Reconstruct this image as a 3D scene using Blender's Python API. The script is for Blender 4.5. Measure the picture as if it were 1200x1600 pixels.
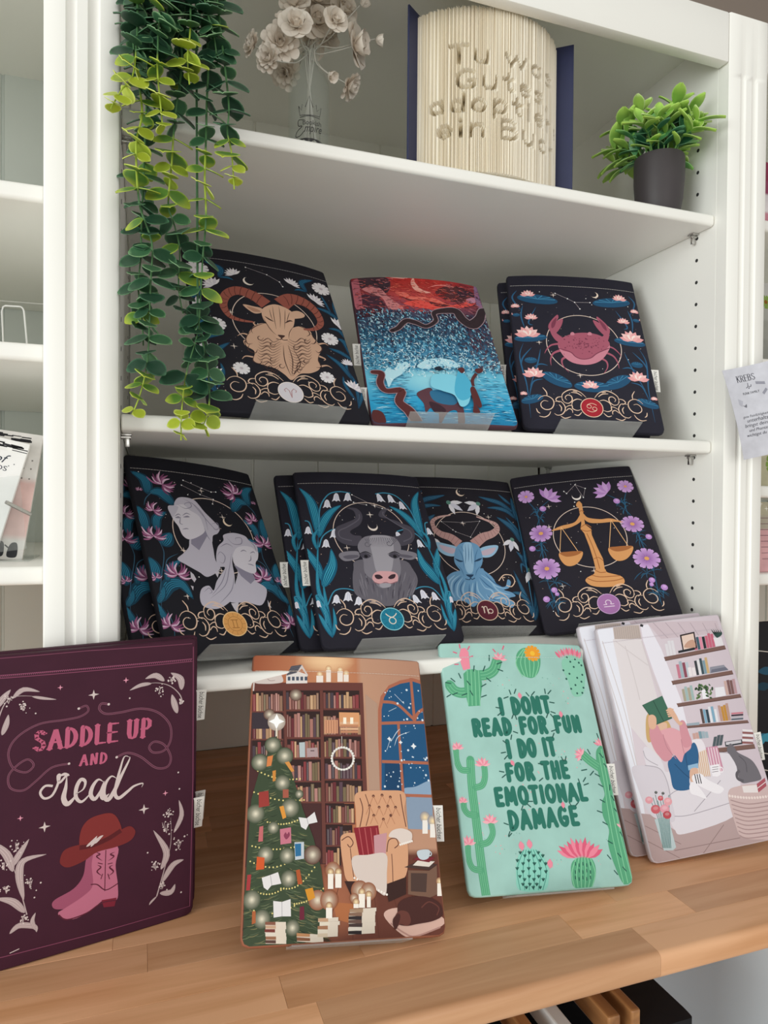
import bpy, bmesh, math, random
from mathutils import Vector, Matrix
from mathutils.geometry import tessellate_polygon

scene = bpy.context.scene
C = scene.collection
for o in list(bpy.data.objects):
    bpy.data.objects.remove(o)

# ------------------------------------------------------------------ camera
CAM_POS = Vector((0.02238, -0.76716, -0.00588))
R_ = Vector((0.94393159, -0.33005177, 0.00768))
U_ = Vector((-0.00281995, 0.01520136, 0.99988048))
F_ = Vector((0.33012907, 0.94384042, -0.01341832))
cam_data = bpy.data.cameras.new('camera')
cam = bpy.data.objects.new('camera', cam_data)
C.objects.link(cam)
cam.matrix_world = Matrix(((R_.x, U_.x, -F_.x, CAM_POS.x), (R_.y, U_.y, -F_.y, CAM_POS.y),
                           (R_.z, U_.z, -F_.z, CAM_POS.z), (0, 0, 0, 1)))
cam_data.sensor_fit = 'VERTICAL'
cam_data.sensor_height = 36.0
cam_data.lens = 1081.73 / 1600 * 36.0
cam_data.clip_start = 0.02
scene.camera = cam

# ------------------------------------------------------------------ light
world = bpy.data.worlds.new('room_light')
scene.world = world
world.use_nodes = True
bg = world.node_tree.nodes['Background']
bg.inputs['Color'].default_value = (1.0, 0.99, 0.95, 1)
bg.inputs['Strength'].default_value = 0.78

def area(name, loc, target, sx, sy, power, col):
    l = bpy.data.lights.new(name, 'AREA')
    l.shape = 'RECTANGLE'; l.size = sx; l.size_y = sy; l.energy = power; l.color = col
    o = bpy.data.objects.new(name, l); C.objects.link(o)
    o.location = loc
    o.rotation_euler = (Vector(target) - Vector(loc)).to_track_quat('-Z', 'Y').to_euler()
    return o
area('shop_window_light', (-4.9, -2.75, 0.30), (0.5, 0.2, 0.15), 3.2, 2.8, 225, (0.95, 1.0, 0.98))
area('front_fill_light', (0.3, -4.6, 0.25), (0.4, 0.1, 0.1), 2.6, 2.2, 45, (1.0, 0.99, 0.95))  # added frontal fill with no known source, lifts the back wall between the sleeves

scene.cycles.max_bounces = 14; scene.cycles.diffuse_bounces = 10; scene.cycles.transparent_max_bounces = 16
scene.view_settings.view_transform = 'Standard'
scene.view_settings.look = 'None'
scene.view_settings.exposure = -0.25
scene.view_settings.gamma = 1.0
scene.view_settings.use_curve_mapping = False

# ------------------------------------------------------------------ helpers
def lin(c):
    return tuple((v / 12.92 if v <= 0.04045 else ((v + 0.055) / 1.055) ** 2.4) for v in c)
def hx(s):
    s = s.lstrip('#')
    return lin(tuple(int(s[i:i + 2], 16) / 255 for i in (0, 2, 4)))
def mixc(a, b, t):
    t = max(0, min(1, t))
    return tuple(p + (q - p) * t for p, q in zip(a, b))

def tag(o, label=None, cat=None, group=None, kind=None):
    if label: o['label'] = label
    if cat: o['category'] = cat
    if group: o['group'] = group
    if kind: o['kind'] = kind
    return o
def empty(name, loc=(0, 0, 0), rot=(0, 0, 0), parent=None):
    o = bpy.data.objects.new(name, None); C.objects.link(o)
    o.empty_display_size = 0.02
    o.location = loc; o.rotation_euler = rot
    if parent: o.parent = parent
    return o
def link(name, me, parent=None, loc=None, rot=None, scale=None):
    o = bpy.data.objects.new(name, me); C.objects.link(o)
    if parent: o.parent = parent
    if loc is not None: o.location = loc
    if rot is not None: o.rotation_euler = rot
    if scale is not None: o.scale = scale
    return o
def copy_tree(o, parent=None):
    c = o.copy(); C.objects.link(c)
    if parent: c.parent = parent
    for ch in list(o.children):
        copy_tree(ch, c)
    return c

class MB:
    """collects simple solids, then builds one mesh"""
    def __init__(s): s.v = []; s.f = []; s.c = []
    def add(s, vs, fs, col=None):
        b = len(s.v); s.v += [tuple(v) for v in vs]
        s.f += [tuple(i + b for i in f) for f in fs]
        s.c += [col] * len(vs)
    def box(s, x0, x1, y0, y1, z0, z1, b=0.0, M=None, col=None):
        if b <= 0:
            vs = [(x, y, z) for x in (x0, x1) for y in (y0, y1) for z in (z0, z1)]
            fs = [(0, 1, 3, 2), (4, 6, 7, 5), (0, 4, 5, 1), (2, 3, 7, 6), (0, 2, 6, 4), (1, 5, 7, 3)]
        else:
            bm = bmesh.new()
            q = [bm.verts.new((x, y, z)) for x in (x0, x1) for y in (y0, y1) for z in (z0, z1)]
            for f in [(0, 1, 3, 2), (4, 6, 7, 5), (0, 4, 5, 1), (2, 3, 7, 6), (0, 2, 6, 4), (1, 5, 7, 3)]:
                bm.faces.new([q[i] for i in f])
            bmesh.ops.bevel(bm, geom=list(bm.edges), offset=b, segments=2, affect='EDGES', profile=0.5)
            bm.verts.index_update()
            vs = [v.co.copy() for v in bm.verts]; fs = [[v.index for v in f.verts] for f in bm.faces]
            bm.free()
        if M: vs = [M @ Vector(v) for v in vs]
        s.add(vs, fs, col)
        return s
    def lathe(s, prof, n=32, M=None, cap=True, col=None):
        vs = []; fs = []
        for r, z in prof:
            for k in range(n):
                a = 2 * math.pi * k / n
                vs.append((r * math.cos(a), r * math.sin(a), z))
        for i in range(len(prof) - 1):
            for k in range(n):
                k2 = (k + 1) % n
                fs.append((i * n + k, i * n + k2, (i + 1) * n + k2, (i + 1) * n + k))
        if cap:
            fs.append(tuple(range(n))[::-1]); fs.append(tuple(range((len(prof) - 1) * n, len(prof) * n)))
        if M: vs = [M @ Vector(v) for v in vs]
        s.add(vs, fs, col); return s
    def tube(s, pts, rad, n=8, col=None):
        pts = [Vector(p) for p in pts]; rings = []
        up = Vector((0.31, 0.22, 0.92)).normalized()
        vs = []
        for i, p in enumerate(pts):
            t = (pts[min(i + 1, len(pts) - 1)] - pts[max(i - 1, 0)])
            t = t.normalized() if t.length > 1e-9 else Vector((0, 0, 1))
            a = t.cross(up)
            if a.length < 1e-3: a = t.cross(Vector((1, 0, 0)))
            a.normalize(); b = t.cross(a)
            r = rad[i] if isinstance(rad, (list, tuple)) else rad
            for k in range(n):
                th = 2 * math.pi * k / n
                vs.append(p + (a * math.cos(th) + b * math.sin(th)) * r)
        fs = []
        for i in range(len(pts) - 1):
            for k in range(n):
                k2 = (k + 1) % n
                fs.append((i * n + k, i * n + k2, (i + 1) * n + k2, (i + 1) * n + k))
        fs.append(tuple(range(n))[::-1]); fs.append(tuple(range((len(pts) - 1) * n, len(pts) * n)))
        s.add(vs, fs, col); return s
    def mesh(s, name, mat, smooth=False):
        me = bpy.data.meshes.new(name)
        me.from_pydata(s.v, [], s.f)
        if any(c is not None for c in s.c):
            at = me.color_attributes.new('Col', 'FLOAT_COLOR', 'POINT')
            for i, c in enumerate(s.c):
                at.data[i].color = (*(c or (0.5, 0.5, 0.5)), 1)
        bm = bmesh.new(); bm.from_mesh(me)
        bmesh.ops.recalc_face_normals(bm, faces=bm.faces); bm.to_mesh(me); bm.free()
        if smooth:
            me.shade_smooth()
            me.set_sharp_from_angle(angle=math.radians(38))
        me.materials.append(mat)
        return me
    def obj(s, name, mat, parent=None, smooth=False, loc=None, rot=None):
        return link(name, s.mesh(name, mat, smooth), parent, loc, rot)

def cat(pts, closed=False, n=6):
    """Catmull-Rom through 2-D / 3-D points"""
    P = [tuple(p) for p in pts]; out = []; m = len(P)
    if m < 3 and not closed: return P
    rng = range(m) if closed else range(m - 1)
    for i in rng:
        if closed: a, b, c, d = P[(i - 1) % m], P[i], P[(i + 1) % m], P[(i + 2) % m]
        else: a, b, c, d = P[max(i - 1, 0)], P[i], P[i + 1], P[min(i + 2, m - 1)]
        for k in range(n):
            t = k / n; t2 = t * t; t3 = t2 * t
            out.append(tuple(0.5 * (2 * b[j] + (c[j] - a[j]) * t + (2 * a[j] - 5 * b[j] + 4 * c[j] - d[j]) * t2 + (3 * b[j] - a[j] - 3 * c[j] + d[j]) * t3) for j in range(len(b))))
    if not closed: out.append(P[-1])
    return out

# ------------------------------------------------------------------ materials
def new_mat(name):
    m = bpy.data.materials.new(name); m.use_nodes = True
    nt = m.node_tree; b = nt.nodes['Principled BSDF']
    return m, nt, b
def bump(nt, b, fac_socket, strength, dist=0.001):
    n = nt.nodes.new('ShaderNodeBump'); n.inputs['Strength'].default_value = strength
    n.inputs['Distance'].default_value = dist
    nt.links.new(fac_socket, n.inputs['Height']); nt.links.new(n.outputs['Normal'], b.inputs['Normal'])
def noise(nt, scale, detail=3, coord='Object', stretch=None):
    tc = nt.nodes.new('ShaderNodeTexCoord'); n = nt.nodes.new('ShaderNodeTexNoise')
    n.inputs['Scale'].default_value = scale; n.inputs['Detail'].default_value = detail
    if stretch:
        mp = nt.nodes.new('ShaderNodeMapping'); mp.inputs['Scale'].default_value = stretch
        nt.links.new(tc.outputs[coord], mp.inputs['Vector']); nt.links.new(mp.outputs['Vector'], n.inputs['Vector'])
    else: nt.links.new(tc.outputs[coord], n.inputs['Vector'])
    return n
def ramp(nt, fac, stops):
    r = nt.nodes.new('ShaderNodeValToRGB')
    el = r.color_ramp.elements
    while len(el) < len(stops): el.new(0.5)
    for e, (p, c) in zip(el, stops): e.position = p; e.color = (*c, 1)
    nt.links.new(fac, r.inputs['Fac']); return r

def paint(name, col, rough=0.38, var=0.03):
    m, nt, b = new_mat(name)
    n = noise(nt, 6.0, 4)
    r = ramp(nt, n.outputs['Fac'], [(0.3, tuple(v * (1 - var) for v in col)), (0.7, col)])
    nt.links.new(r.outputs['Color'], b.inputs['Base Color'])
    b.inputs['Roughness'].default_value = rough
    n2 = noise(nt, 90.0, 2); bump(nt, b, n2.outputs['Fac'], 0.06)
    return m
def plain(name, col, rough=0.5, metal=0.0, spec=None):
    m, nt, b = new_mat(name)
    n = noise(nt, 40.0, 2)
    r = ramp(nt, n.outputs['Fac'], [(0.3, tuple(v * 0.93 for v in col)), (0.7, col)])
    nt.links.new(r.outputs['Color'], b.inputs['Base Color'])
    b.inputs['Roughness'].default_value = rough; b.inputs['Metallic'].default_value = metal
    return m
def fabric(name, col=None, attr=False, rough=0.72):
    m, nt, b = new_mat(name)
    tc = nt.nodes.new('ShaderNodeTexCoord')
    w1 = nt.nodes.new('ShaderNodeTexWave'); w1.bands_direction = 'X'; w1.inputs['Scale'].default_value = 420
    w2 = nt.nodes.new('ShaderNodeTexWave'); w2.bands_direction = 'Y'; w2.inputs['Scale'].default_value = 420
    for w in (w1, w2): nt.links.new(tc.outputs['Object'], w.inputs['Vector'])
    mx = nt.nodes.new('ShaderNodeMath'); mx.operation = 'MAXIMUM'
    nt.links.new(w1.outputs['Fac'], mx.inputs[0]); nt.links.new(w2.outputs['Fac'], mx.inputs[1])
    bump(nt, b, mx.outputs['Value'], 0.05, 0.0005)
    if attr:
        a = nt.nodes.new('ShaderNodeAttribute'); a.attribute_name = 'Col'
        nt.links.new(a.outputs['Color'], b.inputs['Base Color'])
    else:
        n = noise(nt, 30.0, 3)
        r = ramp(nt, n.outputs['Fac'], [(0.3, tuple(v * 0.88 for v in col)), (0.7, col)])
        nt.links.new(r.outputs['Color'], b.inputs['Base Color'])
    b.inputs['Roughness'].default_value = rough
    b.inputs['Specular IOR Level'].default_value = 0.3
    return m
def attr_mat(name, rough=0.5, spec=0.4, sheen=0.0):
    m, nt, b = new_mat(name)
    a = nt.nodes.new('ShaderNodeAttribute'); a.attribute_name = 'Col'
    n = noise(nt, 60.0, 2)
    mx = nt.nodes.new('ShaderNodeMix'); mx.data_type = 'RGBA'; mx.blend_type = 'MULTIPLY'
    r = ramp(nt, n.outputs['Fac'], [(0.3, (0.86, 0.86, 0.86)), (0.7, (1, 1, 1))])
    mx.inputs['Factor'].default_value = 1.0
    nt.links.new(a.outputs['Color'], mx.inputs[6]); nt.links.new(r.outputs['Color'], mx.inputs[7])
    nt.links.new(mx.outputs[2], b.inputs['Base Color'])
    b.inputs['Roughness'].default_value = rough; b.inputs['Specular IOR Level'].default_value = spec
    return m
def acrylic(name, tint=(0.95, 0.96, 0.96), haze=0.22):
    m, nt, b = new_mat(name)
    out = nt.nodes['Material Output']
    tr = nt.nodes.new('ShaderNodeBsdfTransparent'); tr.inputs['Color'].default_value = (*tint, 1)
    b.inputs['Base Color'].default_value = (0.72, 0.72, 0.70, 1); b.inputs['Roughness'].default_value = 0.12
    n = noise(nt, 25.0, 3)
    r = ramp(nt, n.outputs['Fac'], [(0.3, (haze * 0.8,) * 3), (0.7, (haze * 1.2,) * 3)])
    mx = nt.nodes.new('ShaderNodeMixShader')
    nt.links.new(r.outputs['Color'], mx.inputs['Fac'])
    nt.links.new(tr.outputs['BSDF'], mx.inputs[1]); nt.links.new(b.outputs['BSDF'], mx.inputs[2])
    nt.links.new(mx.outputs['Shader'], out.inputs['Surface'])
    return m
def wood_mat(name, light, dark, axis_scale=(3, 45, 45)):
    m, nt, b = new_mat(name)
    tc = nt.nodes.new('ShaderNodeTexCoord'); mp = nt.nodes.new('ShaderNodeMapping')
    info = nt.nodes.new('ShaderNodeObjectInfo')
    mul = nt.nodes.new('ShaderNodeVectorMath'); mul.operation = 'SCALE'
    mul.inputs[0].default_value = (7.0, 3.0, 5.0)
    nt.links.new(info.outputs['Random'], mul.inputs['Scale'])
    mp.inputs['Scale'].default_value = axis_scale
    nt.links.new(mul.outputs['Vector'], mp.inputs['Location'])
    nt.links.new(tc.outputs['Object'], mp.inputs['Vector'])
    n = nt.nodes.new('ShaderNodeTexNoise'); n.inputs['Scale'].default_value = 1.0; n.inputs['Detail'].default_value = 5
    n.inputs['Distortion'].default_value = 0.6
    nt.links.new(mp.outputs['Vector'], n.inputs['Vector'])
    r = ramp(nt, n.outputs['Fac'], [(0.30, dark), (0.58, light)])
    hsv = nt.nodes.new('ShaderNodeHueSaturation')
    mr = nt.nodes.new('ShaderNodeMapRange'); mr.inputs['To Min'].default_value = 0.78; mr.inputs['To Max'].default_value = 1.14
    nt.links.new(info.outputs['Random'], mr.inputs['Value']); nt.links.new(mr.outputs['Result'], hsv.inputs['Value'])
    nt.links.new(r.outputs['Color'], hsv.inputs['Color'])
    nt.links.new(hsv.outputs['Color'], b.inputs['Base Color'])
    b.inputs['Roughness'].default_value = 0.42
    bump(nt, b, n.outputs['Fac'], 0.05)
    return m

M_WHITE = paint('white_lacquer', (0.90, 0.89, 0.845))
M_BACK = paint('white_back_panel', (0.90, 0.895, 0.83), 0.45)
M_BACK2 = paint('grey_green_back_panel', (0.67, 0.72, 0.69), 0.45)
M_HOLE = plain('dark_hole', (0.03, 0.03, 0.03), 0.9)
M_CHROME = plain('nickel', (0.55, 0.54, 0.52), 0.25, 1.0)
M_BEECH = wood_mat('oiled_beech', hx('#e8b287'), hx('#d09668'))
M_PRINT = fabric('printed_fabric', attr=True)
M_TAG = attr_mat('woven_label', 0.8, 0.2)
M_ACRYL = acrylic('clear_acrylic')
M_LEAF = attr_mat('leaf_plastic', 0.42, 0.4)
M_PAPER = attr_mat('paper', 0.85, 0.2)
M_WALL = paint('grey_wall', (0.55, 0.57, 0.56), 0.7)
M_CEIL = paint('taupe_wall', (0.23, 0.185, 0.155), 0.8)

# ------------------------------------------------------------------ setting
W = 0.80            # clear opening of the bookcase
PW = 0.0705         # pilaster width
REC = 0.0227        # shelf front set back behind the pilasters
D = 0.4813          # depth of the back panel
ZC = -0.444         # counter top
Z1, Z2, Z3 = 0.4128, 0.0872, -0.2007
ZTOP = 0.6868

def struct(name, mb, mat):
    return tag(mb.obj(name, mat), kind='structure')
struct('wall_back', MB().box(-2.6, 3.2, D + 0.03, D + 0.13, -1.34, 1.35), M_CEIL)
struct('floor', MB().box(-2.6, 3.2, -3.6, D + 0.13, -1.40, -1.34), plain('pale_floor', (0.55, 0.51, 0.46), 0.6))
struct('ceiling', MB().box(-2.6, 3.2, -0.25, D + 0.13, 1.35, 1.42), paint('white_ceiling', (0.8, 0.79, 0.76), 0.8))

# ---- bookcases -----------------------------------------------------------
def pilaster_mesh(name, w, z0, z1, zf0, zf1, grooves, depth=0.02):
    """fluted board: front at y=0, grooves (x0,x1) fade out at zf0/zf1"""
    xs = [0.0, 0.002]
    for a, b in grooves:
        n = 8
        xs += [a + (b - a) * k / n for k in range(n + 1)]
    xs += [w - 0.002, w]
    zs = [z0]
    if zf0 > z0: zs += [zf0, zf0 + 0.004, zf0 + 0.010]
    zs += [zf1 - 0.010, zf1 - 0.004, zf1, z1] if zf1 < z1 else [z1]
    def g(x, z):
        d = 0.0
        if x < 0.0015 or x > w - 0.0015: d = 0.0015
        for a, b in grooves:
            if a < x < b:
                t = (x - a) / (b - a) * 2 - 1
                d = 0.0048 * math.sqrt(max(0, 1 - t * t))
        if zf1 < z1 and z > zf1 - 0.011: d *= math.sqrt(max(0, min(1, (zf1 - z) / 0.011))) if d > 0.0016 else 1
        if zf0 > z0 and z < zf0 + 0.011: d *= math.sqrt(max(0, min(1, (z - zf0) / 0.011))) if d > 0.0016 else 1
        return d
    mb = MB(); vs = []; fs = []
    nx = len(xs)
    for z in zs:
        for x in xs: vs.append((x, g(x, z), z))
    for j in range(len(zs) - 1):
        for i in range(nx - 1):
            a = j * nx + i; fs.append((a, a + 1, a + 1 + nx, a + nx))
    b0 = len(vs)
    for z in (z0, z1):
        vs += [(0, depth, z), (w, depth, z)]
    fs.append((b0, b0 + 2, b0 + 3, b0 + 1))
    L = [j * nx for j in range(len(zs))]; Rr = [j * nx + nx - 1 for j in range(len(zs))]
    fs.append(tuple([b0] + L + [b0 + 2])); fs.append(tuple([b0 + 1] + Rr + [b0 + 3]))
    fs.append(tuple(list(range(nx)) + [b0 + 1, b0])); fs.append(tuple(list(range((len(zs) - 1) * nx, len(zs) * nx)) + [b0 + 3, b0 + 2]))
    mb.add(vs, fs)
    return mb.mesh(name, M_WHITE, True)
GR = [(0.0200, 0.0307), (0.0405, 0.0525)]
pil = pilaster_mesh('pilaster', PW, ZC, ZTOP, ZC + 0.06, 0.606, GR)
hole_me = MB().lathe([(0.0026, 0.0), (0.0026, 0.0004)], 10).mesh('peg_hole', M_HOLE)
pin_mb = MB().lathe([(0.0025, -0.006), (0.0025, 0.010)], 10, Matrix.Rotation(math.pi / 2, 4, 'Y'))
pin_mb.box(0.000, 0.011, -0.006, 0.006, 0.0015, 0.004, 0.0006); pin_mb.box(0.004, 0.009, -0.0022, 0.0022, -0.011, 0.002, 0.0008)
pin_me = pin_mb.mesh('shelf_pin', M_CHROME, True)

def shelf_mesh(name, x0, x1, z0, z1):
    r = 0.005; prof = []
    y0, y1 = REC, D - 0.002
    for k in range(6):
        a = math.pi / 2 * k / 5
        prof.append((y0 + r - r * math.sin(a), z0 + r - r * math.cos(a)))
    for k in range(6):
        a = math.pi / 2 * k / 5
        prof.append((y0 + r - r * math.cos(a), z1 - r + r * math.sin(a)))
    prof += [(y1, z1), (y1, z0)]
    n = len(prof); b = 0.0012
    rows = [(x0, 0.0012), (x0 + b, 0), (x1 - b, 0), (x1, 0.0012)]
    cy = (y0 + y1) / 2; cz = (z0 + z1) / 2
    vs = []
    for x, ins in rows:
        for y, z in prof: vs.append((x, y + ins * (1 if y < cy else -1), z + ins * (1 if z < cz else -1)))
    fs = [(j * n + i, j * n + (i + 1) % n, (j + 1) * n + (i + 1) % n, (j + 1) * n + i) for j in range(3) for i in range(n)]
    fs += [tuple(range(n)), tuple(range(3 * n, 4 * n))]
    mb = MB(); mb.add(vs, fs); return mb.mesh(name, M_WHITE, True)

board_me = {}
def back_boards(root, x0, x1, phase, mat=None):
    """tongue-and-groove back, one board per 118 mm"""
    step = 0.1178; k0 = math.floor((x0 - phase) / step)
    x = phase + k0 * step
    while x < x1 - 1e-4:
        a = max(x, x0); b = min(x + step, x1)
        if b - a > 0.01:
            key = (round(b - a, 4), mat)
            if key not in board_me:
                w = b - a; g = 0.0016; t = 0.012
                pf = [(0, 0.004), (g, 0.004), (g * 1.9, 0), (w - g * 1.9, 0), (w - g, 0.004), (w, 0.004), (w, t), (0, t)]
                vs = [(px, py, z) for z in (ZC, ZTOP - 0.01) for px, py in pf]; n = len(pf)
                fs = [(i, (i + 1) % n, n + (i + 1) % n, n + i) for i in range(n)] + [tuple(range(n)), tuple(range(n, 2 * n))]
                mb = MB(); mb.add(vs, fs); board_me[key] = mb.mesh('back_board', mat or M_BACK)
            link('back_board', board_me[key], root, (a, D, 0))
        x += step

def bookcase(label, x0, x1, shelves, pils, rail_z, pins=(), phase=0.0916, holes=True, side=(True, True), back=None):
    root = empty('bookcase', (0, 0, 0))
    tag(root, label, 'bookcase', 'white fluted bookcases')
    for s, x in zip(side, (x0 - 0.018, x1)):
        if s:
            sp = MB().box(x, x + 0.018, 0.0202, D, ZC, ZTOP, 0.0006).obj('side_panel', M_WHITE, root)
    for px in pils: link('pilaster', pil, root, (px, 0, 0))
    for (za, zb) in shelves:
        sh = link('shelf', shelf_mesh('shelf', x0 + 0.0012, x1 - 0.0012, za, zb), root)
        if pins:
            for y in (0.0575, 0.44):
                for sx, rx in ((x1 - 0.0005, math.pi), (x0 + 0.0005, 0)):
                    link('shelf_pin', pin_me, sh, (sx, y, za - 0.0042), (0, 0, rx))
    MB().box(x0 + 0.0006, x1 - 0.0006, 0.0, 0.0185, rail_z, ZTOP, 0.003).obj('top_rail', M_WHITE, root, True)
    MB().box(x0 - 0.018, x1 + 0.018, 0.0195, D + 0.015, ZTOP - 0.016, ZTOP, 0.0).obj('top_panel', M_WHITE, root)
    back_boards(root, x0, x1, phase, back)
    if holes:
        for x, ry in ((x1 - 0.0004, math.pi / 2), (x0, math.pi / 2)):
            z = -0.39
            while z < 0.57:
                for y in (0.0565, 0.44):
                    link('peg_hole', hole_me, root, (x, y, z), (0, ry, 0))
                z += 0.0325
    return root
bookcase('white bookcase in the middle with fluted pilasters and three shelves', 0.0, W,
         [(0.3961, Z1), (0.0691, Z2), (-0.2196, Z3)], (-PW - 0.0007, W + 0.0002), 0.6165, pins=True)
bookcase('white bookcase cut off by the left picture edge, notepads on its shelf', -0.4723, -0.0723,
         [(0.2993, 0.3175), (0.1364, 0.1548), (-0.0935, -0.0743)], (-0.5435,), 0.6165, phase=-0.1885 - 0.1178 * 4, holes=False, back=M_BACK2)
bookcase('white bookcase cut off by the right picture edge, just a sliver showing', 0.8715, 1.6715,
         [(0.402, 0.4196), (0.196, 0.214), (0.006, 0.024), (-0.126, -0.108)], (1.6720,), 0.6165, phase=0.95, holes=False, back=M_BACK2)
# ---- counter -------------------------------------------------------------
random.seed(5)
counter = tag(empty('counter', (0.3, 0.1, ZC)), 'oiled beech butcher-block counter top in front of the bookcases', 'counter')
stave_cache = {}
def stave(L, Wd, front):
    key = (round(L, 3), round(Wd, 4), front)
    if key not in stave_cache:
        mb = MB()
        if front:
            r = 0.006; T = 0.026; pf = []
            for k in range(6):
                a = math.pi / 2 * k / 5; pf.append((r - r * math.sin(a), -T + r - r * math.cos(a)))
            for k in range(6):
                a = math.pi / 2 * k / 5; pf.append((r - r * math.cos(a), -r + r * math.sin(a)))
            pf += [(Wd - 0.00015, 0), (Wd - 0.00015, -T)]
            n = len(pf)
            vs = [(x, y, z) for x in (0.0001, L - 0.0001) for y, z in pf]
            fs = [(i, (i + 1) % n, n + (i + 1) % n, n + i) for i in range(n)] + [tuple(range(n)), tuple(range(n, 2 * n))]
            mb.add(vs, fs)
        else:
            mb.box(0.0001, L - 0.0001, 0.00015, Wd - 0.00015, -0.026, 0, 0.00025)
        stave_cache[key] = mb.mesh('stave', M_BEECH, front)
    return stave_cache[key]
YF = -0.2252
row = 0; y = YF
SEAM = {0: [0.168, 0.502], 1: [0.143, 0.587], 2: [0.518]}
while y < D - 0.005:
    wd = min(0.0440, D - y)
    x = -0.95 - random.random() * 0.3
    while x < 1.75:
        L = random.choice([0.22, 0.30, 0.36, 0.42, 0.50])
        for sx in SEAM.get(row, []):
            if sx > x + 0.05 and x + L > sx - 0.12: L = sx - x; break
        link('stave', stave(L, wd, row == 0), counter, (x - 0.3, y - 0.1, random.uniform(-0.00006, 0.0)))
        x += L
    y += wd; row += 1

# ------------------------------------------------------------------ printed artwork on cloth
NU, NV = 14, 8
def solve_h(src, dst):
    A = []; b = []
    for (x, y), (X, Y) in zip(src, dst):
        A.append([x, y, 1, 0, 0, 0, -X * x, -X * y]); b.append(X)
        A.append([0, 0, 0, x, y, 1, -Y * x, -Y * y]); b.append(Y)
    n = 8
    for i in range(n):
        p = max(range(i, n), key=lambda r: abs(A[r][i]))
        A[i], A[p] = A[p], A[i]; b[i], b[p] = b[p], b[i]
        for r in range(n):
            if r != i and A[r][i]:
                f = A[r][i] / A[i][i]
                A[r] = [q - f * w for q, w in zip(A[r], A[i])]; b[r] -= f * b[i]
    return [b[i] / A[i][i] for i in range(n)] + [1.0]

def cloth_outline(w, h, cut=0.007, top=0.002):
    a = w / 2
    def corner(cx, cy, sx, sy, c):
        return [(cx - sx * c, cy), (cx - sx * c * 0.3, cy + sy * 0 + sy * c * 0.3 * 1), (cx, cy + sy * c)]
    pts = [(-a + cut, 0), (a - cut, 0), (a - cut * 0.3, cut * 0.3), (a, cut), (a, h - top), (a - top, h), (-a + top, h), (-a, h - top), (-a, cut), (-a + cut * 0.3, cut * 0.3)]
    return pts

def clip_half(poly, nx, ny, c):
    """keep nx*x+ny*y <= c ; vertices are tuples (x,y,...)"""
    out = []; n = len(poly)
    ds = [nx * p[0] + ny * p[1] - c for p in poly]
    for i in range(n):
        p, q = poly[i], poly[(i + 1) % n]; a, b = ds[i], ds[(i + 1) % n]
        if a <= 0: out.append(p)
        if (a < 0 < b) or (b < 0 < a):
            t = a / (a - b); out.append(tuple(u + (v - u) * t for u, v in zip(p, q)))
    return out

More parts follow.
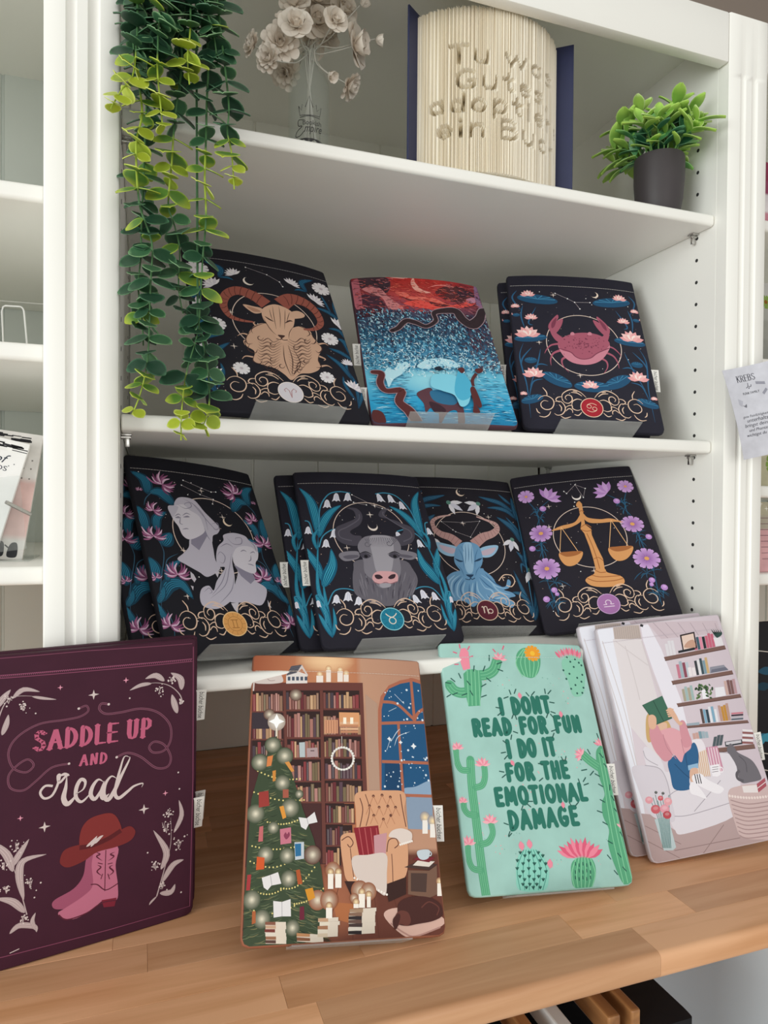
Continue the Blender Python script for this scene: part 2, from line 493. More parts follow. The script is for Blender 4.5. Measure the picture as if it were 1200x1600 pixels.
class Art:
    """flat vector print in the cloth's own plane (x across, y up, metres)"""
    def __init__(s, w, h, frame=None, px=None, outline=None, bulge=0.006, slope=(0, 0)):
        s.slope = slope
        s.w, s.h, s.B = w, h, bulge
        s.T = []; s.L = 0; s.mir = False; s.m = 0
        if px:
            ox, oy, k = frame
            src = [((x - ox) * k, (y - oy) * k) for x, y in px]
            s.H = solve_h(src, [(-w / 2, h), (w / 2, h), (w / 2, 0), (-w / 2, 0)])
        else: s.H = [w, 0, -w / 2, 0, -h, h, 0, 0, 1]
        s.out = outline or cloth_outline(w, h)
        s.edges = []
        n = len(s.out)
        for i in range(n):
            (x0, y0), (x1, y1) = s.out[i], s.out[(i + 1) % n]
            nx, ny = (y1 - y0), -(x1 - x0); l = math.hypot(nx, ny) or 1
            s.edges.append((nx / l, ny / l, (nx * x0 + ny * y0) / l))
        s.grid = {}
    # --- mapping
    def p(s, x, y):
        H = s.H; d = H[6] * x + H[7] * y + 1
        X, Y = (H[0] * x + H[1] * y + H[2]) / d, (H[3] * x + H[4] * y + H[5]) / d
        if s.slope[0]:      # the cloth is padded: undo the sideways shift its bulge gave the traced outline
            u = min(1, max(-1, 2 * X / s.w)); zz = s.B * (1 - abs(u) ** 2.6) * (0.35 + 0.65 * min(1, max(0, Y / s.h)))
            X += zz * s.slope[0]; Y += zz * s.slope[1]
        return (X, Y)
    def k(s, x, y):
        a = s.p(x, y); b = s.p(x + 1, y); c = s.p(x, y + 1)
        return math.sqrt(abs((b[0] - a[0]) * (c[1] - a[1]) - (b[1] - a[1]) * (c[0] - a[0])))
    # --- raw geometry in local metres
    def tri(s, a, b, c, ca, cb, cc):
        s.T.append(((a[0], a[1], *ca), (b[0], b[1], *cb), (c[0], c[1], *cc), s.L, s.m % 11))
        if s.mir:
            s.T.append(((-a[0], a[1], *ca), (-b[0], b[1], *cb), (-c[0], c[1], *cc), s.L, s.m % 11))
    def up(s): s.L += 1
    def lpoly(s, P, col):
        P = [p for i, p in enumerate(P) if i == 0 or (abs(p[0] - P[i - 1][0]) + abs(p[1] - P[i - 1][1])) > 1e-6]
        if len(P) < 3: return
        s.m += 1
        cs = [col(*p) for p in P] if callable(col) else [col] * len(P)
        for t in tessellate_polygon([[Vector((x, y, 0)) for x, y in P]]):
            s.tri(P[t[0]], P[t[1]], P[t[2]], cs[t[0]], cs[t[1]], cs[t[2]])
    def lribbon(s, P, wd, col, col2=None, caps=False):
        n = len(P)
        if n < 2: return
        if not isinstance(wd, list): wd = [wd] * n
        Lp = []; Rp = []
        for i in range(n):
            a = P[max(i - 1, 0)]; b = P[min(i + 1, n - 1)]
            dx, dy = b[0] - a[0], b[1] - a[1]; l = math.hypot(dx, dy) or 1e-9
            nx, ny = -dy / l * wd[i] / 2, dx / l * wd[i] / 2
            Lp.append((P[i][0] + nx, P[i][1] + ny)); Rp.append((P[i][0] - nx, P[i][1] - ny))
        for i in range(n - 1):
            c0 = col if col2 is None else mixc(col, col2, i / (n - 1)); c1 = col if col2 is None else mixc(col, col2, (i + 1) / (n - 1))
            s.m += 1; s.tri(Lp[i], Rp[i], Rp[i + 1], c0, c0, c1); s.tri(Lp[i], Rp[i + 1], Lp[i + 1], c0, c1, c1)
        if caps:
            s.ldisc(P[0][0], P[0][1], wd[0] / 2, col, 10); s.ldisc(P[-1][0], P[-1][1], wd[-1] / 2, col, 10)
    def ldisc(s, x, y, r, col, n=16, ry=None, rot=0, edge=None):
        s.m += 1; ry = ry or r; e = edge or col; pr = None; c, q = math.cos(rot), math.sin(rot)
        for i in range(n + 1):
            a = 2 * math.pi * i / n; u, v = r * math.cos(a), ry * math.sin(a)
            pt = (x + u * c - v * q, y + u * q + v * c)
            if pr: s.tri((x, y), pr, pt, col, e, e)
            pr = pt
    # --- drawing-space primitives (each on its own layer unless keep=True)
    def poly(s, pts, col, keep=False, smooth=False):
        if not keep: s.up()
        if smooth: pts = cat(pts, True, 5)
        s.lpoly([s.p(*q) for q in pts], col)
    def blob(s, pts, col, keep=False): s.poly(pts, col, keep, True)
    def rect(s, x0, y0, x1, y1, col, keep=False): s.poly([(x0, y0), (x1, y0), (x1, y1), (x0, y1)], col, keep)
    def line(s, pts, wd, col, keep=False, smooth=True, taper=0, col2=None, caps=False):
        if not keep: s.up()
        if smooth: pts = cat(pts, False, 5)
        P = [s.p(*q) for q in pts]; n = len(P)
        k = s.k(*pts[n // 2])
        if taper == 1: ws = [wd * k * max(0.12, math.sin(math.pi * (i + 0.3) / (n - 0.4))) for i in range(n)]
        elif taper == 2: ws = [wd * k * (1 - 0.9 * i / (n - 1)) for i in range(n)]
        else: ws = [wd * k] * n
        s.lribbon(P, ws, col, col2, caps)
    def disc(s, x, y, r, col, keep=False, n=16, sq=1.0, rot=0, edge=None):
        if not keep: s.up()
        a = s.p(x, y); kk = s.k(x, y); s.ldisc(a[0], a[1], r * kk, col, n, r * kk * sq, rot, edge)
    def ring(s, x, y, r, wd, col, keep=False, n=48, a0=0, a1=360, sq=1.0):
        if not keep: s.up()
        a = s.p(x, y); kk = s.k(x, y)
        P = [(a[0] + r * kk * math.cos(math.radians(a0 + (a1 - a0) * i / n)), a[1] + r * kk * sq * math.sin(math.radians(a0 + (a1 - a0) * i / n))) for i in range(n + 1)]
        s.lribbon(P, wd * kk, col)
    def star(s, x, y, r, col, keep=True, pin=0.18):
        a = s.p(x, y); kk = s.k(x, y) * r
        P = [(a[0] + kk * (1 if i % 2 == 0 else pin) * math.cos(i * math.pi / 4), a[1] + kk * (1 if i % 2 == 0 else pin) * math.sin(i * math.pi / 4)) for i in range(8)]
        s.lpoly(P, col)
    def leaf(s, pts, wd, col, hi=None, streaks=2, keep=False):
        """tapered brush leaf with lighter streaks"""
        if not keep: s.up()
        q = cat(pts, False, 5); P = [s.p(*t) for t in q]; n = len(P); k = s.k(*q[n // 2]) * wd
        prof = [max(0.03, math.sin(math.pi * ((i + 0.2) / (n - 0.6)) ** 0.8)) for i in range(n)]
        s.lribbon(P, [k * v for v in prof], col)
        if hi:
            s.up()
            for j in range(streaks):
                off = (j + 0.5) / streaks * 1.3 - 0.65
                Q = []
                for i in range(1, n - 1):
                    a, b = P[i - 1], P[i + 1]; dx, dy = b[0] - a[0], b[1] - a[1]; l = math.hypot(dx, dy) or 1e-9
                    Q.append((P[i][0] - dy / l * off * k * prof[i] / 2, P[i][1] + dx / l * off * k * prof[i] / 2))
                s.lribbon(Q, [k * 0.065 * max(0.2, math.sin(math.pi * (i + 0.5) / len(Q))) for i in range(len(Q))], hi)
    def flower(s, x, y, r, n, col, center, sq=1.0, rot=0.0, pw=0.42, ccol=None, tip=None, pinch=0.3):
        s.up(); a = s.p(x, y); k = s.k(x, y) * r
        c, q = math.cos(rot), math.sin(rot)
        def m(u, v):
            v *= sq; return (a[0] + u * c - v * q, a[1] + u * q + v * c)
        for i in range(n):
            th = 2 * math.pi * i / n + 0.2
            dx, dy = math.cos(th), math.sin(th); wv = k * pw * 13.0 / n
            P = [m(dx * t * k + (-dy) * o * wv, dy * t * k + dx * o * wv) for t, o in ((0.12, -0.2 * pinch), (0.6, -0.36), (0.9, -0.42), (1.0, -0.16), (0.95, 0), (1.0, 0.16), (0.9, 0.42), (0.6, 0.36), (0.12, 0.2 * pinch))]
            cf = (lambda px, py: mixc(col, tip, math.hypot(px - a[0], py - a[1]) / k)) if tip else col
            s.lpoly(P, cf)
        s.up(); s.ldisc(a[0], a[1], k * center, ccol or col, 10, k * center * sq, rot)
    def spike(s, x, y, ang, L, wd, col, keep=True):
        """petal of a side-on flower; ang in degrees, 90 = up"""
        a = s.p(x, y); k = s.k(x, y); L *= k; wd *= k
        dx, dy = math.cos(math.radians(ang)), math.sin(math.radians(ang))
        P = [(a[0] + dx * L * t - dy * wd * o, a[1] + dy * L * t + dx * wd * o) for t, o in ((0, 0), (0.35, 0.42), (0.65, 0.42), (1, 0), (0.65, -0.42), (0.35, -0.42))]
        s.lpoly(P, col)
    def field(s, fn, nu=40, nv=56, box=None):
        s.up(); x0, x1, y0, y1 = box or (-s.w / 2, s.w / 2, 0, s.h)
        pt = lambda i, j: (x0 + (x1 - x0) * i / nu, y0 + (y1 - y0) * j / nv)
        cc = {(i, j): fn((pt(i, j)[0] / s.w + 0.5), pt(i, j)[1] / s.h) for i in range(nu + 1) for j in range(nv + 1)}
        for i in range(nu):
            for j in range(nv):
                a, b, c, d = (i, j), (i + 1, j), (i + 1, j + 1), (i, j + 1)
                s.tri(pt(*a), pt(*b), pt(*c), cc[a], cc[b], cc[c]); s.tri(pt(*a), pt(*c), pt(*d), cc[a], cc[c], cc[d])
    # --- lettering
    def letters(s, text, p0, p1, height, wd, col, font=None, gap=0.22, serif=0.0, slant=0.0, hang=0.0):
        """stroke lettering from p0 to p1 (baseline, drawing space)"""
        font = font or FONT
        a = s.p(*p0); b = s.p(*p1); k = s.k(*p0)
        tot = sum((font[c][0] if c != ' ' else 0.32) + gap for c in text) - gap
        L = math.hypot(b[0] - a[0], b[1] - a[1]); sx = L / tot; sy = height * k
        ux, uy = (b[0] - a[0]) / L, (b[1] - a[1]) / L
        def m(x, y): 
            x = x * sx + slant * y * sy
            return (a[0] + ux * x - uy * y * sy, a[1] + uy * x + ux * y * sy)
        s.up(); cx = 0; W_ = wd * k
        for ch in text:
            if ch == ' ': cx += 0.32 + gap; continue
            fw, strokes = font[ch]
            for st in strokes:
                P = [m(cx + x, y) for x, y in st]
                if serif:       # thick stems, thin bars and curves that swell
                    D_ = [(st[min(i + 1, len(st) - 1)][0] - st[max(i - 1, 0)][0], st[min(i + 1, len(st) - 1)][1] - st[max(i - 1, 0)][1]) for i in range(len(st))]
                    ws = [W_ * (0.42 + 0.58 * abs(dy) / (math.hypot(dx, dy) or 1)) for dx, dy in D_]
                    if len(P) < 6:
                        for i in range(len(P) - 1):
                            dx, dy = st[i + 1][0] - st[i][0], st[i + 1][1] - st[i][1]
                            s.lribbon([P[i], P[i + 1]], W_ * (0.42 + 0.58 * abs(dy) / (math.hypot(dx, dy) or 1)), col)
                    else: s.lribbon(P, ws, col)
                    for q, w_ in zip(P, ws): s.ldisc(q[0], q[1], w_ * .42, col, 10)
                    for q in (P[0], P[-1]): s.lribbon([(q[0] - ux * W_ * serif, q[1] - uy * W_ * serif), (q[0] + ux * W_ * serif, q[1] + uy * W_ * serif)], W_ * 0.30, col)
                else:
                    for i in range(len(P) - 1): s.lribbon([P[i], P[i + 1]], W_, col)
                    for q in P: s.ldisc(q[0], q[1], W_ / 2, col, 10)
            cx += fw + gap
    def type(s, text, p0, p1, col, shear=0.0, hscale=1.0):
        """text in the built-in typeface fitted from p0 to p1"""
        cu = bpy.data.curves.new('txt', 'FONT'); cu.body = text; cu.shear = shear; cu.resolution_u = 3
        o = bpy.data.objects.new('txt', cu); C.objects.link(o)
        me = o.to_mesh(); me.calc_loop_triangles()
        xs = [v.co.x for v in me.vertices]; x0, x1 = min(xs), max(xs)
        a = s.p(*p0); b = s.p(*p1); L = math.hypot(b[0] - a[0], b[1] - a[1]); sc = L / (x1 - x0)
        ux, uy = (b[0] - a[0]) / L, (b[1] - a[1]) / L
        vs = [(a[0] + ux * (v.co.x - x0) * sc - uy * v.co.y * sc * hscale, a[1] + uy * (v.co.x - x0) * sc + ux * v.co.y * sc * hscale) for v in me.vertices]
        s.up()
        for t in me.loop_triangles: s.tri(vs[t.vertices[0]], vs[t.vertices[1]], vs[t.vertices[2]], col, col, col)
        o.to_mesh_clear(); bpy.data.objects.remove(o); bpy.data.curves.remove(cu)
    # --- surface of the padded cloth
    def node(s, i, j):
        u = i / NU; v = j / NV
        return s.B * (1 - abs(2 * u - 1) ** 2.6) * (0.35 + 0.65 * v)
    def z(s, x, y):
        gx = (x / s.w + 0.5) * NU; gy = y / s.h * NV
        i = min(max(int(math.floor(gx + 1e-9)), 0), NU - 1); j = min(max(int(math.floor(gy + 1e-9)), 0), NV - 1)
        fx, fy = gx - i, gy - j
        z00, z10, z01, z11 = s.node(i, j), s.node(i + 1, j), s.node(i, j + 1), s.node(i + 1, j + 1)
        if fx >= fy: return z00 + (z10 - z00) * fx + (z11 - z10) * fy
        return z00 + (z01 - z00) * fy + (z11 - z01) * fx
    def pieces(s, poly):
        """split a convex polygon along the facets of the cloth"""
        cw, chh = s.w / NU, s.h / NV
        res = []
        def cols(poly):
            xs = [q[0] for q in poly]; i0 = int(math.floor((min(xs) / s.w + 0.5) * NU + 1e-7)); i1 = int(math.floor((max(xs) / s.w + 0.5) * NU - 1e-7))
            for i in range(i0, i1 + 1):
                r = poly
                if i > i0: r = clip_half(r, -1, 0, -((i / NU - 0.5) * s.w))
                if i < i1: r = clip_half(r, 1, 0, ((i + 1) / NU - 0.5) * s.w)
                if len(r) > 2: yield i, r
        for i, r in cols(poly):
            ys = [q[1] for q in r]; j0 = int(math.floor(min(ys) / s.h * NV + 1e-7)); j1 = int(math.floor(max(ys) / s.h * NV - 1e-7))
            for j in range(j0, j1 + 1):
                t = r
                if j > j0: t = clip_half(t, 0, -1, -j * chh)
                if j < j1: t = clip_half(t, 0, 1, (j + 1) * chh)
                if len(t) < 3: continue
                x0 = (i / NU - 0.5) * s.w; y0 = j * chh
                # diagonal fx = fy
                nx, ny = 1 / cw, -1 / chh; c = x0 / cw - y0 / chh
                ds = [nx * q[0] + ny * q[1] - c for q in t]
                if min(ds) < -1e-6 and max(ds) > 1e-6:
                    for e in (clip_half(t, nx, ny, c), clip_half(t, -nx, -ny, -c)):
                        if len(e) > 2: res.append(e)
                else: res.append(t)
        return res
    def build(s, name, mat, step=1.4e-5, base=1.0e-4):
        vs = []; fs = []; cs = []
        # stack layers only as high as what really lies underneath
        g = 0.0016; groups = {}
        for t in s.T: groups.setdefault(t[3], []).append(t)
        hmap = {}; height = {}
        for L in sorted(groups):
            cells = set()
            for t in groups[L]:
                xs = (t[0][0], t[1][0], t[2][0]); ys = (t[0][1], t[1][1], t[2][1])
                for i in range(int(min(xs) / g) - 1, int(max(xs) / g) + 2):
                    for j in range(int(min(ys) / g) - 1, int(max(ys) / g) + 2): cells.add((i, j))
            hh = 1 + max((hmap.get(q, 0) for q in cells), default=0); height[L] = hh
            for q in cells: hmap[q] = hh
        for a, b, c, L, mi in s.T:
            L = height[L] + mi * 0.085
            poly = [a, b, c]
            for nx, ny, cc in s.edges:
                if any(nx * q[0] + ny * q[1] > cc + 1e-9 for q in poly):
                    poly = clip_half(poly, nx, ny, cc)
                    if len(poly) < 3: break
            if len(poly) < 3: continue
            ar = 0.0
            for i in range(1, len(poly) - 1):
                ar += (poly[i][0] - poly[0][0]) * (poly[i + 1][1] - poly[0][1]) - (poly[i][1] - poly[0][1]) * (poly[i + 1][0] - poly[0][0])
            if abs(ar) < 1e-11: continue
            if ar < 0: poly = poly[::-1]
            for q in s.pieces(poly):
                # evaluate the facet height just inside the piece so borders stay flat
                mx = sum(t[0] for t in q) / len(q); my = sum(t[1] for t in q) / len(q)
                b0 = len(vs)
                for t in q:
                    ex = t[0] + (mx - t[0]) * 1e-4; ey = t[1] + (my - t[1]) * 1e-4
                    vs.append((t[0], t[1], s.z(ex, ey) + base + L * step)); cs.append(t[2:5])
                fs.append(tuple(range(b0, b0 + len(q))))
        me = bpy.data.meshes.new(name); me.from_pydata(vs, [], fs)
        at = me.color_attributes.new('Col', 'FLOAT_COLOR', 'POINT')
        flat = []
        for c in cs: flat += [max(0, c[0]), max(0, c[1]), max(0, c[2]), 1.0]
        at.data.foreach_set('color', flat)
        me.materials.append(mat)
        return me

def arc(cx, cy, rx, ry, a0, a1, n=10):
    return [(cx + rx * math.cos(math.radians(a0 + (a1 - a0) * i / n)), cy + ry * math.sin(math.radians(a0 + (a1 - a0) * i / n))) for i in range(n + 1)]
FONT = {
 'A': (.72, [[(0, 0), (.36, 1), (.72, 0)], [(.14, .34), (.58, .34)]]),
 'B': (.58, [[(.06, 0), (.06, 1), (.36, 1), (.52, .88), (.52, .66), (.36, .54), (.06, .54)], [(.36, .54), (.56, .42), (.56, .14), (.38, 0), (.06, 0)]]),
 'D': (.64, [[(.06, 0), (.06, 1)] + arc(.10, .5, .52, .5, 90, -90, 9)[0:] + [(.06, 0)]]),
 'E': (.52, [[(.50, 1), (.06, 1), (.06, 0), (.50, 0)], [(.06, .52), (.44, .52)]]),
 'F': (.50, [[(.50, 1), (.06, 1), (.06, 0)], [(.06, .52), (.42, .52)]]),
 'G': (.68, [arc(.36, .5, .33, .5, 50, 320, 14) + [(.64, .42), (.42, .42)]]),
 'H': (.66, [[(.06, 0), (.06, 1)], [(.60, 0), (.60, 1)], [(.06, .5), (.60, .5)]]),
 'I': (.14, [[(.07, 0), (.07, 1)]]),
 'K': (.60, [[(.06, 0), (.06, 1)], [(.56, 1), (.06, .42)], [(.22, .58), (.60, 0)]]),
 'L': (.50, [[(.06, 1), (.06, 0), (.50, 0)]]),
 'M': (.84, [[(.04, 0), (.12, 1), (.42, .25), (.72, 1), (.80, 0)]]),
 'N': (.66, [[(.06, 0), (.06, 1), (.60, 0), (.60, 1)]]),
 'O': (.70, [arc(.35, .5, .32, .5, 0, 360, 18)]),
 'P': (.56, [[(.06, 0), (.06, 1), (.36, 1), (.54, .86), (.54, .60), (.36, .46), (.06, .46)]]),
 'R': (.60, [[(.06, 0), (.06, 1), (.36, 1), (.54, .86), (.54, .62), (.36, .50), (.06, .50)], [(.30, .50), (.60, 0)]]),
 'S': (.56, [[(.52, .86), (.40, .98), (.18, .98), (.05, .84), (.08, .64), (.28, .52), (.48, .40), (.54, .20), (.42, .03), (.18, 0), (.03, .14)]]),
 'T': (.60, [[(0, 1), (.60, 1)], [(.30, 1), (.30, 0)]]),
 'U': (.64, [[(.06, 1), (.06, .30), (.14, .08), (.32, 0), (.50, .08), (.58, .30), (.58, 1)]]),
}

# ---- motifs shared by the zodiac prints ----------------------------------
GOLD = hx('#e6c6ae'); NAVY = hx('#211f2d'); BLUE = hx('#1f5f86'); BLUEHI = hx('#5aa6c8'); TEAL = hx('#1b7f9f'); TEALHI = hx('#55c0d6')
CRAB_FRAME = (770, 410, 4.286)
CRAB_PX = [(793.0, 432.1), (987.0, 442.1), (1038.6, 676.3), (818.8, 667.7)]
CLOUD = [
 [(360, 845), (385, 875), (390, 902)],
 [(330, 925), (350, 906), (385, 900), (425, 922), (436, 955), (420, 985), (386, 992), (356, 976), (350, 950), (370, 932), (398, 938)],
 [(440, 940), (480, 940), (508, 970), (510, 1000), (490, 1025), (460, 1030), (440, 1018)],
 [(475, 945), (449, 930), (460, 912), (490, 908)],
 [(492, 935), (490, 895), (520, 870), (560, 862), (610, 880), (650, 915)],
 [(490, 920), (505, 945), (535, 952), (557, 932), (550, 905), (525, 898), (510, 914), (522, 930)],
 [(555, 968), (560, 940), (590, 925), (622, 932)],
 [(510, 982), (535, 968), (556, 968), (562, 988), (592, 1000), (616, 994)],
 [(515, 1005), (535, 988), (556, 996), (562, 1016)],
 [(572, 1026), (600, 1033), (622, 1012)],
 [(320, 982), (329, 1004), (346, 1016)],
 [(340, 1034), (375, 1041), (403, 1028), (415, 1005)],
 [(482, 1036), (512, 1051), (550, 1041)],
 [(470, 960), (486, 980), (484, 1005)], [(548, 880), (590, 886), (622, 906)], [(560, 872), (575, 873), (590, 877)]]
_ref = Art(0.2, 0.288, CRAB_FRAME, CRAB_PX)
_ex = _ref.p(688, 975)[0]
CLOUD_L = [[(_ref.p(*q)[0] - _ex, _ref.p(*q)[1]) for q in cat(c, False, 5)] for c in CLOUD]
def zodiac_base(a, emblem, rim, seed, moon=None, circle=(0.0, 0.155, 0.062)):
    """circle, stars, clouds and emblem; positions are fractions of a 0.2 x 0.288 m cloth"""
    rnd = random.Random(seed)
    sx, sy = a.w / 0.2, a.h / 0.288
    a.up()
    for i in range(70):
        x, y = rnd.uniform(-.095, .095), rnd.uniform(.03, .262)
        a.ldisc(x * sx, y * sy, rnd.choice([.0003, .0004, .0006, .0008]), rnd.choice([hx('#d8c8c4'), hx('#b49a8e'), hx('#ffffff')]), 6)
    for i in range(6):
        x, y = rnd.uniform(-.07, .07), rnd.uniform(.07, .25)
        P = [(x * sx + .0052 * (1 if j % 2 == 0 else .16) * math.cos(j * math.pi / 4), y * sy + .0052 * (1 if j % 2 == 0 else .16) * math.sin(j * math.pi / 4)) for j in range(8)]
        a.lpoly(P, hx('#e9d9cf'))
    if circle:
        cx, cy, r = circle; a.up()
        a.lribbon([(cx + r * math.cos(t * math.pi / 36), cy + r * math.sin(t * math.pi / 36)) for t in range(73)], .0011, hx('#e3cdbf'))
def zodiac_clouds(a, emblem, rim, ey=0.0365):
    sx, sy = a.w / 0.2, a.h / 0.288
    a.up()
    for c in CLOUD_L:
        P = [(x * sx, y * sy) for x, y in c]
        n = len(P); ws = [.0015 * (0.35 + 0.65 * math.sin(math.pi * (i + .5) / n)) for i in range(n)]
        a.lribbon(P, ws, GOLD); a.lribbon([(-x, y) for x, y in P], ws, GOLD)
    a.up(); a.ldisc(0, ey * sy, .0168, rim, 32); a.up(); a.ldisc(0, ey * sy, .0156, emblem, 32); a.up()
    return ey * sy
def crescent(a, x, y, r, rot, col):
    a.up(); c = a.p(x, y); k = a.k(x, y) * r
    P = [(c[0] + k * math.cos(t), c[1] + k * math.sin(t)) for t in [rot + math.radians(-115 + 230 * i / 14) for i in range(15)]]
    P += [(c[0] - .42 * k * math.cos(rot) + k * .95 * math.cos(t), c[1] - .42 * k * math.sin(rot) + k * .95 * math.sin(t)) for t in [rot + math.radians(98 - 196 * i / 14) for i in range(15)]]
    a.lpoly(P, col)
def constel(a, pts, edges, col=hx('#cfc4c8'), w=1.4, r=4):
    a.up()
    for i, j in edges: a.line([pts[i], pts[j]], w, col, keep=True, smooth=False)
    for q in pts: a.disc(*q, r, hx('#ffffff'), keep=True, n=8)
def lotus(a, x, y, r, n=7):
    a.up()
    for i in range(n):
        a.spike(x, y, 14 + 152 * i / (n - 1), r, r * .5, hx('#f3c9c6') if i % 2 else hx('#e9a3a5'))
    a.up()
    for i in range(n - 2):
        a.spike(x, y - r * .02, 36 + 108 * i / (n - 3), r * .66, r * .3, hx('#f9e4de') if i % 2 else hx('#f0b4b2'))
def pad(a, x, y, r, sq, rot):
    a.disc(x, y, r, hx('#1d4e71'), n=20, sq=sq, rot=math.radians(rot)); a.up()
    for i in range(6):
        t = math.radians(rot) ; b = math.radians(20 + 28 * i)
        c = a.p(x, y); k = a.k(x, y) * r
        u, v = k * .92 * math.cos(b), k * sq * .92 * math.sin(b)
        a.lribbon([c, (c[0] + u * math.cos(t) - v * math.sin(t), c[1] + u * math.sin(t) + v * math.cos(t))], [k * .02, k * .05], hx('#3f86ad'))

def art_crab(a):
    zodiac_base(a, None, None, 3, circle=(0.0035, 0.152, 0.0575))
    a.mir = True
    for st in ([(200, 290), (190, 360), (215, 440)], [(160, 190), (130, 240), (190, 320)], [(270, 420), (240, 400), (290, 300)], [(205, 540), (180, 620), (200, 720), (230, 830), (255, 1040)], [(320, 580), (300, 680), (250, 830)], [(260, 570), (200, 640), (190, 700)], [(340, 780), (270, 800), (245, 900)], [(370, 690), (320, 680), (270, 700)]):
        a.line(st, 9, hx('#2a5f86'), taper=1)
    for q in ((300, 248, 118, .30, -8), (255, 505, 98, .30, 4), (430, 785, 98, .42, -28), (265, 915, 72, .42, 18), (255, 655, 38, .6, 0), (157, 352, 22, .6, 0)): pad(a, *q)
    for q in ((235, 225, 46), (150, 300, 30), (258, 378, 42), (235, 494, 80), (277, 762, 72), (207, 885, 26), (112, 350, 22)): lotus(a, *q)
    a.mir = False
    pad(a, 668, 832, 112, .36, 0); lotus(a, 655, 838, 56)
    c1, c2, c3 = hx('#a6586c'), hx('#7d3a50'), hx('#c98192')
    a.mir = True
    def both(fn): a.mir = True; fn(); a.mir = False
    # claws and legs drawn once and mirrored about the cloth's axis
    a.line([(440, 545), (390, 555), (360, 585), (348, 610)], 15, c1, taper=2); a.line([(450, 590), (405, 610), (388, 650), (392, 690)], 17, c1, taper=2)
    a.line([(500, 630), (465, 650), (470, 690), (510, 735)], 17, c1, taper=2)
    a.blob([(460, 540), (420, 520), (388, 470), (400, 450), (432, 478), (470, 510)], c1)
    a.blob([(390, 470), (372, 430), (392, 390), (432, 352), (440, 372), (430, 392), (468, 378), (462, 420), (436, 462), (410, 482)], c1)
    a.blob([(395, 440), (395, 405), (425, 372), (424, 400), (412, 432)], c2)
    a.mir = False
    a.blob([(436, 545), (470, 505), (540, 480), (615, 474), (690, 484), (750, 512), (782, 555), (770, 600), (725, 655), (660, 682), (590, 684), (520, 664), (465, 615)], c3)
    a.blob([(436, 540), (470, 503), (540, 478), (615, 472), (690, 482), (752, 510), (782, 550), (745, 590), (700, 610), (655, 640), (600, 650), (555, 635), (520, 605), (460, 585)], c1)
    a.line([(440, 575), (520, 600), (555, 632), (600, 648), (655, 640), (700, 608), (778, 575)], 6, c2)
    rnd = random.Random(4); a.up()
    for i in range(90):
        x = rnd.gauss(610, 70); y = rnd.gauss(540, 26)
        if abs(x - 610) < 140 and 490 < y < 620: a.disc(x, y, rnd.choice([3, 4, 5.5]), c2, keep=True, n=7)
    for x in (533, 648): a.blob([(x - 12, 488), (x - 12, 474), (x, 468), (x + 12, 474), (x + 12, 488)], c3)
    crescent(a, 680, 222, 22, math.radians(-35), hx('#f1dccb'))
    constel(a, [(418, 210), (500, 246), (548, 270), (650, 272), (583, 314)], [(0, 1), (1, 2), (2, 3), (2, 4)])
    ey = zodiac_clouds(a, hx('#a5202f'), GOLD)
    k = .0156
    for sgn in (1, -1):
        a.lribbon([(sgn * (-.25 * k) + .17 * k * math.cos(t * math.pi / 10) * 1.2, ey + sgn * .12 * k + .2 * k * math.sin(t * math.pi / 10)) for t in range(21)], .0008, GOLD)
        a.lribbon([(sgn * k * (-.42 + .9 * t / 10), ey + sgn * k * (.28 + .2 * math.sin(math.pi * t / 10))) for t in range(11)], .0009, GOLD)

